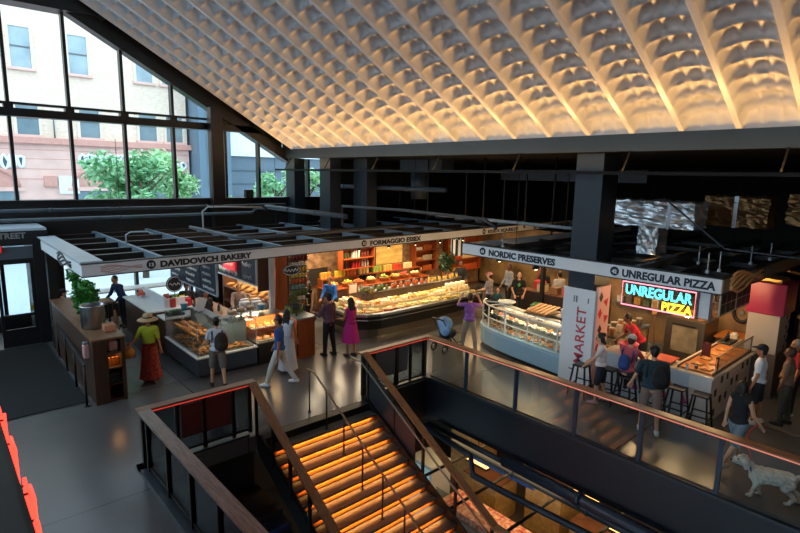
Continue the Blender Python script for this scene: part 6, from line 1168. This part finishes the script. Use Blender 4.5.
    if hat == 'straw':
        c0 = HW((0, 0, .05)) - W(Vector((0, 0, 0))) + Vector((x, y, z)) - Vector((x, y, z)); c0 = HW((0, 0, .045)); m = MB(); m.lathe([(.1, .02), (.2, -.01), (.235, -.03), (.235, -.024), (.2, 0), (.112, .025), (.105, .09), (.08, .125), (.02, .13)], (c0.x, c0.y, c0.z), 24); o = m.build('straw_hat', mat('straw', '#b79a72', .8, var=.1, scale=30), root); MB().lathe([(.113, .028), (.111, .055)], (c0.x, c0.y, c0.z), 24).build('hat_band', BLACK, o)
    if apron:
        t = J['t']; q = J['p'] + t * .2 + Vector((.135, 0, 0)); m = MB(); V_ = [W(J['p'] + t * .36 + Vector((.128, sd * .1, 0))) for sd in (-1, 1)] + [W(J['p'] + t * .12 + Vector((.142, sd * .17, 0))) for sd in (-1, 1)] + [W(J['p'] + Vector((.17, sd * .18, -.4))) for sd in (-1, 1)]
        m.add(V_ + [v + RZ @ Vector((.012, 0, 0)) for v in V_], [(0, 1, 3, 2), (2, 3, 5, 4), (7, 6, 8, 9), (9, 8, 10, 11), (0, 2, 8, 6), (2, 4, 10, 8), (1, 7, 9, 3), (3, 9, 11, 5), (0, 6, 7, 1), (4, 5, 11, 10)]); m.build('apron', cloth(apron), root)
    return J, W, RZ, k
def backpack(label, J, W, RZ, k, col, side=0., sz=1., drop=0.):
    c0 = J['p'] + J['t'] * (.30 - drop) + Vector((-.2 * sz - .02, side, 0)); t = thing('backpack', label, 'backpack', W(c0)); cl = cloth(col)
    m = MB(); m.ball(W(c0), (.1 * sz, .15 * sz, .22 * sz), 14, 10, RZ); m.ball(W(c0 + Vector((-.02, 0, -.08 * sz))), (.11 * sz, .15 * sz, .14 * sz), 12, 8, RZ); fused(m, 'bag', cl, t, .016, 3)
    MB().ball(W(c0 + Vector((-.1 * sz, 0, -.08))), (.04 * sz, .1 * sz, .09 * sz), 10, 7, RZ).build('pocket', cl, t)
    for sd in (1, -1):
        p = [W(J['p'] + J['t'] * .22 + Vector((-.12, sd * .13, 0))), W(J['p'] + J['t'] * .45 + Vector((-.09, sd * .12, .02))), W(J['p'] + J['t'] * .52 + Vector((.0, sd * .115, .02))), W(J['p'] + J['t'] * .42 + Vector((.115, sd * .115, 0))), W(J['p'] + J['t'] * .24 + Vector((.06, sd * .165, 0)))]
        MB().tube(p, .017 * k, 6).build('strap', cl, t)
toward = lambda x, y: math.degrees(math.atan2(-y, -x)); away = lambda x, y: math.degrees(math.atan2(y, x)); LEFT = 138.; RIGHT = -42.
WALK = ((24, 10, 2), (-18, 14, 2))
# hat woman with bag
J, W, RZ, k = person('woman in wide straw hat, lime green top and red skirt carrying an orange bag', 3.70, 13.05, toward(3.6, 13.1) - 8, 1.62, skin='tan', hair='brown', long_hair=.12, top='#aeb82c', sleeve=.6, bottom='longskirt', bcol='#6c1a18', bcol2='#b8452c', shoe='#7a4a30', hat='straw', arms=((4, 10, 8, 0), (4, 26, 55, -6)), legs=((10, 4, 3), (-8, 6, 3)))
q = W(J['w1'] + Vector((.0, -.04, -.18))); t = thing('handbag', 'round orange yellow bag hanging from the hat woman\'s hand', 'bag', q); MB().ball(q, (.15, .15, .14), 14, 9).build('bag', mat('orange bag', '#d98a2a', .6, var=.1), t); MB().tube([q + Vector((-.08, 0, .12)), q + Vector((-.04, 0, .24)), q + Vector((.04, 0, .24)), q + Vector((.08, 0, .12))], .012, 6).build('handle', mat('orange bag', '#d98a2a'), t)
J, W, RZ, k = person('man in white tee and grey shorts with a dark backpack facing the pastry case', 4.8, 11.72, 75, 1.68, hair='black', top='#c9cfd8', sleeve=.5, bottom='shorts', bcol='#6e675f', shoe='#17181a', legs=((8, 6, 4), (-12, 10, 3)), arms=((18, 10, 45, 10), (25, 14, 50, 10)))
backpack('dark brown backpack on the back of the man in white tee', J, W, RZ, k, '#2f2521', -.07, 1.05, .04)
person('man in royal blue shirt and white trousers walking left past the warm case', 5.96, 10.89, LEFT, 1.75, skin='tan', hair='black', top='#214f9c', sleeve=.5, bottom='trousers', bcol='#c9c4be', shoe='#e2e2e2', legs=WALK, arms=((-8, 8, 14, 0), (12, 8, 22, 0)))
person('woman with long black hair in a long pale dress beside the blue shirted man', 6.55, 11.55, 35, 1.62, skin='tan', hair='black', long_hair=.3, top='#ccd0da', sleeve=0, bottom='longdress', bcol='#c4cad8', shoe='#d0c0b0', arms=((8, 6, 70, 14), (4, 6, 20, 0)))
person('man in plum patterned shirt and black trousers with dark cap at the cheese stall corner', 8.08, 11.95, 100, 1.76, skin='tan', hair='black', top='#6a4658', top2='#4a3346', sleeve=1, bottom='trousers', bcol='#15151a', shoe='#1a1a1c', hat='cap', hcol='#1c2030', arms=((20, 16, 75, 25), (4, 8, 15, 0)))
person('woman with long dark hair in a bright magenta knee length dress', 8.5, 11.5, 95, 1.66, skin='tan', hair='black', long_hair=.24, top='#b81a78', sleeve=0, bottom='dress', bcol='#b81a78', shoe='#3a2a24', arms=((12, 8, 70, 14), (10, 8, 60, 12)), legs=((3, 3, 1), (-3, 3, 1)))
person('woman in sleeveless black dress behind the orange end counter', 8.75, 14.1, 200, 1.68, skin='light', hair='black', long_hair=.2, top='#141216', sleeve=0, bottom='dress', bcol='#141216', arms=((8, 6, 10, 0), (20, 10, 50, 10)))
person('worker in bright blue shirt leaning over the back of the cheese counter', 9.95, 14.5, 215, 1.7, skin='tan', hair='brown', lean=25, top='#1c62b8', sleeve=1, bottom='trousers', bcol='#1c1c20', arms=((20, 8, 40, 10), (28, 8, 35, 10)))
J, W, RZ, k = person('man in purple tie dye shirt and khaki trousers lifting both arms to take a photo', 11.45, 9.75, away(11.4, 9.7) + 4, 1.70, hair='brown', top='#9a62b0', top2='#7a4c9e', sleeve=.55, bottom='trousers', bcol='#a3927c', shoe='#3a3a3c', legs=((6, 4, 9), (-6, 6, 9)), arms=((75, 38, 100, 60), (75, 38, 100, 60)))
q = (W(J['w0']) + W(J['w1'])) / 2 + Vector((0, 0, .02)); t = thing('camera', 'small black camera held up by the man in the purple shirt', 'camera', q); MB().rbox(q.x - .03, q.x + .03, q.y - .07, q.y + .07, q.z - .04, q.z + .05, .012).build('camera_body', BLACK, t); MB().cyl((q.x + .02, q.y, q.z), (q.x + .09, q.y, q.z), .03, 12).build('lens', DARK, t)
person('black clad worker behind the right end of the cheese counter', 15.65, 13.9, 230, 1.7, skin='brown', hair='black', top='#141519', sleeve=1, bottom='trousers', bcol='#141519', arms=((10, 8, 60, 10), (14, 8, 60, 10)))
person('customer in pink cap and grey shirt at the right end of the cheese counter', 14.75, 11.7, 100, 1.66, hair='brown', top='#8d8790', sleeve=.5, bottom='trousers', bcol='#23252c', hat='cap', hcol='#c98a86', arms=((15, 8, 60, 10), (10, 8, 70, 10)))
person('child in dark teal looking up beside the purple shirted man', 14.6, 11.2, 200, 1.22, hair='brown', long_hair=.1, top='#1f4650', sleeve=1, bottom='trousers', bcol='#1d2a34')
person('man in grey long sleeved shirt standing sideways behind the blue case', 16.4, 12.1, 160, 1.76, skin='brown', hair='black', top='#8c8f96', sleeve=1, bottom='trousers', bcol='#17171c', arms=((0, 6, 30, 8), (6, 6, 35, 8)))
J, W, RZ, k = person('woman in black tee with a green print and hands joined, facing the camera', 15.5, 11.0, toward(15.5, 11) + 5, 1.7, hair='black', long_hair=.2, top='#121416', sleeve=.5, bottom='trousers', bcol='#1a1a1e', arms=((14, 14, 25, 32), (14, 14, 25, 32)))
pr_ = MB()
for a_, b_ in ((0, 0), (.035, .02), (-.035, .02), (0, .05), (.02, -.035), (-.02, -.035)): pr_.ball(W(J['p'] + J['t'] * (.36 + b_) + Vector((.124, a_, 0))), (.012, .026, .026), 8, 5, RZ)
fused(pr_, 'green_print', mat('green print', '#3f9a4a', .6), [o for o in COL.objects if o.name.startswith('person') and o.parent is None][-1], .008, 1)
person('dark haired man in black carrying a red bag behind the nordic counter', 16.9, 10.9, 10, 1.74, skin='tan', hair='black', top='#1a1a20', sleeve=1, bottom='trousers', bcol='#1a1a20')
q = Vector((16.5, 10.75, 1.05)); t = thing('bag', 'bright red shoulder bag behind the nordic counter', 'bag', q); MB().rbox(16.3, 16.6, 10.55, 10.95, .9, 1.35, .06).build('bag', mat('bright red bag', '#b81c2c', .5), t); MB().tube([(16.4, 10.6, 1.3), (16.5, 10.7, 1.7), (16.55, 10.85, 1.7), (16.5, 10.92, 1.3)], .018, 6).build('strap', mat('bright red bag', '#b81c2c'), t)
person('person in pale grey shirt at the back of the nordic stall', 16.9, 10.25, 60, 1.68, hair='black', top='#a9acb4', sleeve=1, bottom='trousers', bcol='#26262c')
# around the pizza stall
person('woman in white tee and dark shorts standing by the stool nearest the market board', 11.02, 5.5, 120, 1.62, hair='black', long_hair=.14, bun=True, top='#cfc9cc', sleeve=.5, bottom='shorts', bcol='#1c2230', shoe='#a89aa2', legs=((8, 6, 3), (-10, 8, 3)), arms=((35, 14, 15, 0), (10, 10, 40, 0)), nod=12)
J, W, RZ, k = person('seated man in red shirt and pale cap with a blue bag on his back', 11.17, 4.98, 0, 1.72, hair='brown', top='#b0525e', sleeve=.6, bottom='trousers', bcol='#26262e', shoe='#3a3a3a', hat='cap', hcol='#b9b4b0', seat=.76, legs=((80, 75, 8), (80, 75, 8)), lean=12, arms=((45, 10, 60, 10), (45, 10, 60, 10)))
backpack('blue drawstring bag on the back of the seated red shirted man', J, W, RZ, k, '#23427e', 0, .85, .06)
J, W, RZ, k = person('big man in dark teal tee, black cap and pale shorts seen from behind', 10.45, 4.12, 28, 1.76, hair='black', top='#1d3440', sleeve=.55, bottom='shorts', bcol='#7d6a60', shoe='#d8d8da', hat='cap', hcol='#14161e', w=1.25, legs=((6, 6, 5), (-6, 8, 5)), arms=((8, 16, 20, 0), (20, 14, 30, 0)), lean=6, nod=8)
backpack('bulky black backpack on the big man in the dark teal tee', J, W, RZ, k, '#121316', -.12, 1.1)
person('pizza cook in red tee and grey apron bending over the work table', 13.35, 5.65, 135, 1.74, skin='tan', hair='black', lean=35, top='#cf2a3a', sleeve=.5, bottom='trousers', bcol='#26262c', apron='#8d8a92', arms=((10, 8, 45, 10), (15, 8, 40, 10)))
person('woman in black tank top and denim shorts striding by the glass railing with a leash', 10.35, 2.56, -20, 1.62, hair='black', long_hair=.12, top='#15161a', sleeve=0, bottom='shorts', bcol='#6a8294', shoe='#d4d4d8', legs=((22, 8, 2), (-26, 16, 2)), arms=((-6, 8, 10, 0), (14, 10, 26, 0)))
person('man in white tee and black and red cap waiting at the pizza counter', 12.6, 2.85, 100, 1.70, skin='tan', hair='black', top='#d0d6e0', sleeve=.5, bottom='shorts', bcol='#20242c', shoe='#d0ccc6', hat='cap', hcol='#1a1c26', arms=((6, 8, 10, 0), (6, 8, 10, 0)))
person('man in tan tee and camouflage trousers waiting beside the white shirted man', 13.0, 2.45, 95, 1.66, skin='brown', hair='brown', top='#6e5748', sleeve=.5, bottom='trousers', bcol='#4a4438', bcol2='#34322a', shoe='#1c1c1e')
person('grey haired man in red shirt at the back of the pizza queue', 13.7, 2.5, 130, 1.68, skin='tan', hair='grey', top='#8a1c20', sleeve=.6, bottom='trousers', bcol='#1e1e22', shoe='#b0aca4')
# behind the planter and the bakery
person('man in navy sweater leaning at the cafe table behind the planter', 4.5, 18.35, 205, 1.75, skin='tan', hair='black', lean=22, top='#1c2c50', sleeve=1, bottom='trousers', bcol='#1c1e24', arms=((12, 8, 40, 8), (18, 8, 35, 8)))
person('person in dark cap seated left of the cafe table', 2.74, 17.7, -5, 1.66, hair='black', top='#20222a', sleeve=1, bottom='trousers', bcol='#22242a', hat='cap', hcol='#1c2230', seat=.7, legs=((80, 80, 6), (80, 80, 6)), arms=((35, 10, 50, 10), (35, 10, 50, 10)))
person('grey haired person seated behind the cafe table', 3.6, 18.75, -90, 1.66, hair='grey', top='#4a5868', sleeve=1, bottom='trousers', bcol='#2a2c32', seat=.7, legs=((80, 80, 6), (80, 80, 6)), arms=((35, 10, 50, 10), (35, 10, 50, 10)))
for i, (x, y) in enumerate(((2.74, 17.7), (3.6, 18.8))):
    t = thing('stool', ['plain dark stool under the dark capped person', 'plain dark stool under the grey haired person'][i], 'stool', (x, y, 0)); MB().lathe([(.15, .64), (.18, .65), (.18, .69), (.15, .7)], (x, y, 0), 16).build('seat', WOOD, t)
    for a in range(4): MB().bar((x + .1 * math.cos(a * PI / 2 + .8), y + .1 * math.sin(a * PI / 2 + .8), .64), (x + .19 * math.cos(a * PI / 2 + .8), y + .19 * math.sin(a * PI / 2 + .8), 0), .03, .03).build('leg', BLACK, t)
person('baker in black standing left behind the pastry case', 5.72, 16.1, 250, 1.68, skin='brown', hair='black', top='#111215', sleeve=.5, bottom='trousers', bcol='#111215', hat='cap', hcol='#111215')
person('baker in black standing right behind the pastry case below the menu boards', 5.85, 15.0, 280, 1.62, skin='tan', hair='black', long_hair=.1, top='#15161a', sleeve=.5, bottom='trousers', bcol='#15161a', apron='#20242a')
person('baker in brown grey shirt bending behind the brown service counter', 7.0, 15.3, 250, 1.66, skin='tan', hair='brown', lean=20, top='#8a7468', sleeve=1, bottom='trousers', bcol='#2a2a30', arms=((15, 8, 45, 8), (20, 8, 40, 8)))
# stroller
t = thing('stroller', 'black stroller with light blue blanket beside the purple shirted man', 'stroller', (11.0, 10.2, 0)); BLK = mat('stroller black', '#16181c', .5)
for sx, sy in ((-.3, -.22), (-.3, .22), (.3, -.2), (.3, .2)):
    r_ = .13; wv = MB().tube([(11.0 + sx + r_ * .85 * math.cos(a), 10.2 + sy, r_ + r_ * .85 * math.sin(a)) for a in [i * PI / 8 for i in range(16)]], .02, 6, True).build('wheel', BLK, t); MB().cyl((11.0 + sx, 10.18 + sy, r_), (11.0 + sx, 10.22 + sy, r_), .05, 10).build('hub', STEEL, wv)
for sy in (-.2, .2): MB().tube([(11.3, 10.2 + sy, .13), (10.95, 10.2 + sy, .5), (10.6, 10.2 + sy, 1.0)], .014, 6).tube([(10.7, 10.2 + sy, .13), (10.95, 10.2 + sy, .5)], .014, 6).build('frame_tube', BLK, t)
MB().cyl((10.6, 9.98, 1.0), (10.6, 10.42, 1.0), .02, 8).build('push_handle', BLK, t)
m = MB(); m.ball((11.05, 10.2, .5), (.32, .19, .16), 14, 8); m.ball((10.88, 10.2, .62), (.14, .2, .24), 12, 8); fused(m, 'seat', mat('stroller seat', '#20283a', .7), t, .02, 3)
m = MB(); m.ball((10.92, 10.22, .82), (.22, .25, .2), 12, 8); m.ball((10.8, 10.1, .7), (.12, .2, .22), 12, 8); fused(m, 'blanket', mat('blue blanket', '#4a86c8', .8, hex2='#8fb8e0', scale=5), t, .02, 2)
# ---------------------------------------------------------------- dog
FUR = mat('cream curls', '#ded5c8', .9, hex2='#bdb2a4', scale=16, bump=.3)
dx, dy, da = 9.66, 1.84, R(112)
def DW(v): v = Vector(v) * .85; return Vector((dx + v.x * math.cos(da) - v.y * math.sin(da), dy + v.x * math.sin(da) + v.y * math.cos(da), v.z))
dog = thing('dog', 'cream curly haired dog walking left behind the glass railing', 'dog', (dx, dy, 0)); b = MB(); D = lambda a, c_, r0, r1: b.capsule(DW(a), DW(c_), r0 * .85, r1 * .85, 10)
RD = Matrix.Rotation(da, 3, 'Z')
D((.2, 0, .45), (-.26, 0, .47), .165, .14); b.ball(DW((.2, 0, .43)), (.145, .11, .153), 12, 8, RD); b.ball(DW((-.26, 0, .46)), (.12, .1, .12), 12, 8, RD)
D((.27, 0, .52), (.42, 0, .64), .1, .085); b.ball(DW((.47, 0, .67)), (.1, .085, .1), 12, 8, RD); D((.52, 0, .64), (.62, 0, .62), .06, .045)
for sd in (1, -1): b.ball(DW((.43, sd * .1, .64)), (.055, .03, .09), 10, 7, RD)
for (hx, sd, kx, fx, fz) in ((.22, 1, .26, .3, 0), (.22, -1, .18, .12, 0)): D((hx, sd * .08, .4), (kx, sd * .08, .2), .065, .045); D((kx, sd * .08, .2), (fx, sd * .08, .04), .045, .036); D((fx, sd * .08, .035), (fx + .06, sd * .08, .03), .038, .03)
for (kx, hx, fx, sd) in ((-.2, -.36, -.3, 1), (-.26, -.46, -.48, -1)): D((-.28, sd * .08, .42), (kx, sd * .085, .3), .09, .065); D((kx, sd * .085, .3), (hx, sd * .085, .17), .06, .04); D((hx, sd * .085, .17), (fx, sd * .085, .04), .04, .034); D((fx, sd * .085, .035), (fx + .06, sd * .085, .03), .036, .028)
D((-.36, 0, .52), (-.5, 0, .6), .04, .045); D((-.5, 0, .6), (-.58, 0, .68), .055, .05)
ob = fused(b, 'body', FUR, dog, .014, 1)
import mathutils
for v in ob.data.vertices:
    n_ = mathutils.noise.noise(v.co * 30) * .014 + mathutils.noise.noise(v.co * 70) * .006; v.co += v.normal * n_
MB().ball(DW((.665, 0, .63)), .02, 8, 6).build('nose', INK, dog)
for sd in (1, -1): MB().ball(DW((.565, sd * .05, .69)), .014, 8, 5).build('eye', INK, dog)
MB().tube([DW((.36 + .09 * math.sin(a) * .3, .1 * math.cos(a), .58 + .1 * math.sin(a))) for a in [i * PI / 8 for i in range(16)]], .012, 6, True).build('collar', mat('blue collar', '#2a4a8a', .5), dog)
tag(MB().tube([DW((.34, 0, .7)), (9.9, 2.3, .72), (10.2, 2.35, .78), (10.45, 2.3, .86)], .01, 6).build('leash', mat('red leash', '#c8243c', .5)), 'red leash between the striding woman and the cream dog', 'leash')
tag(MB().rbox(4.55, 4.7, 10.95, 11.02, .001, .006, .001).build('paper_scrap', mat('white paper', '#d7dbe2')), 'small white scrap of paper lying on the concrete floor', 'litter')
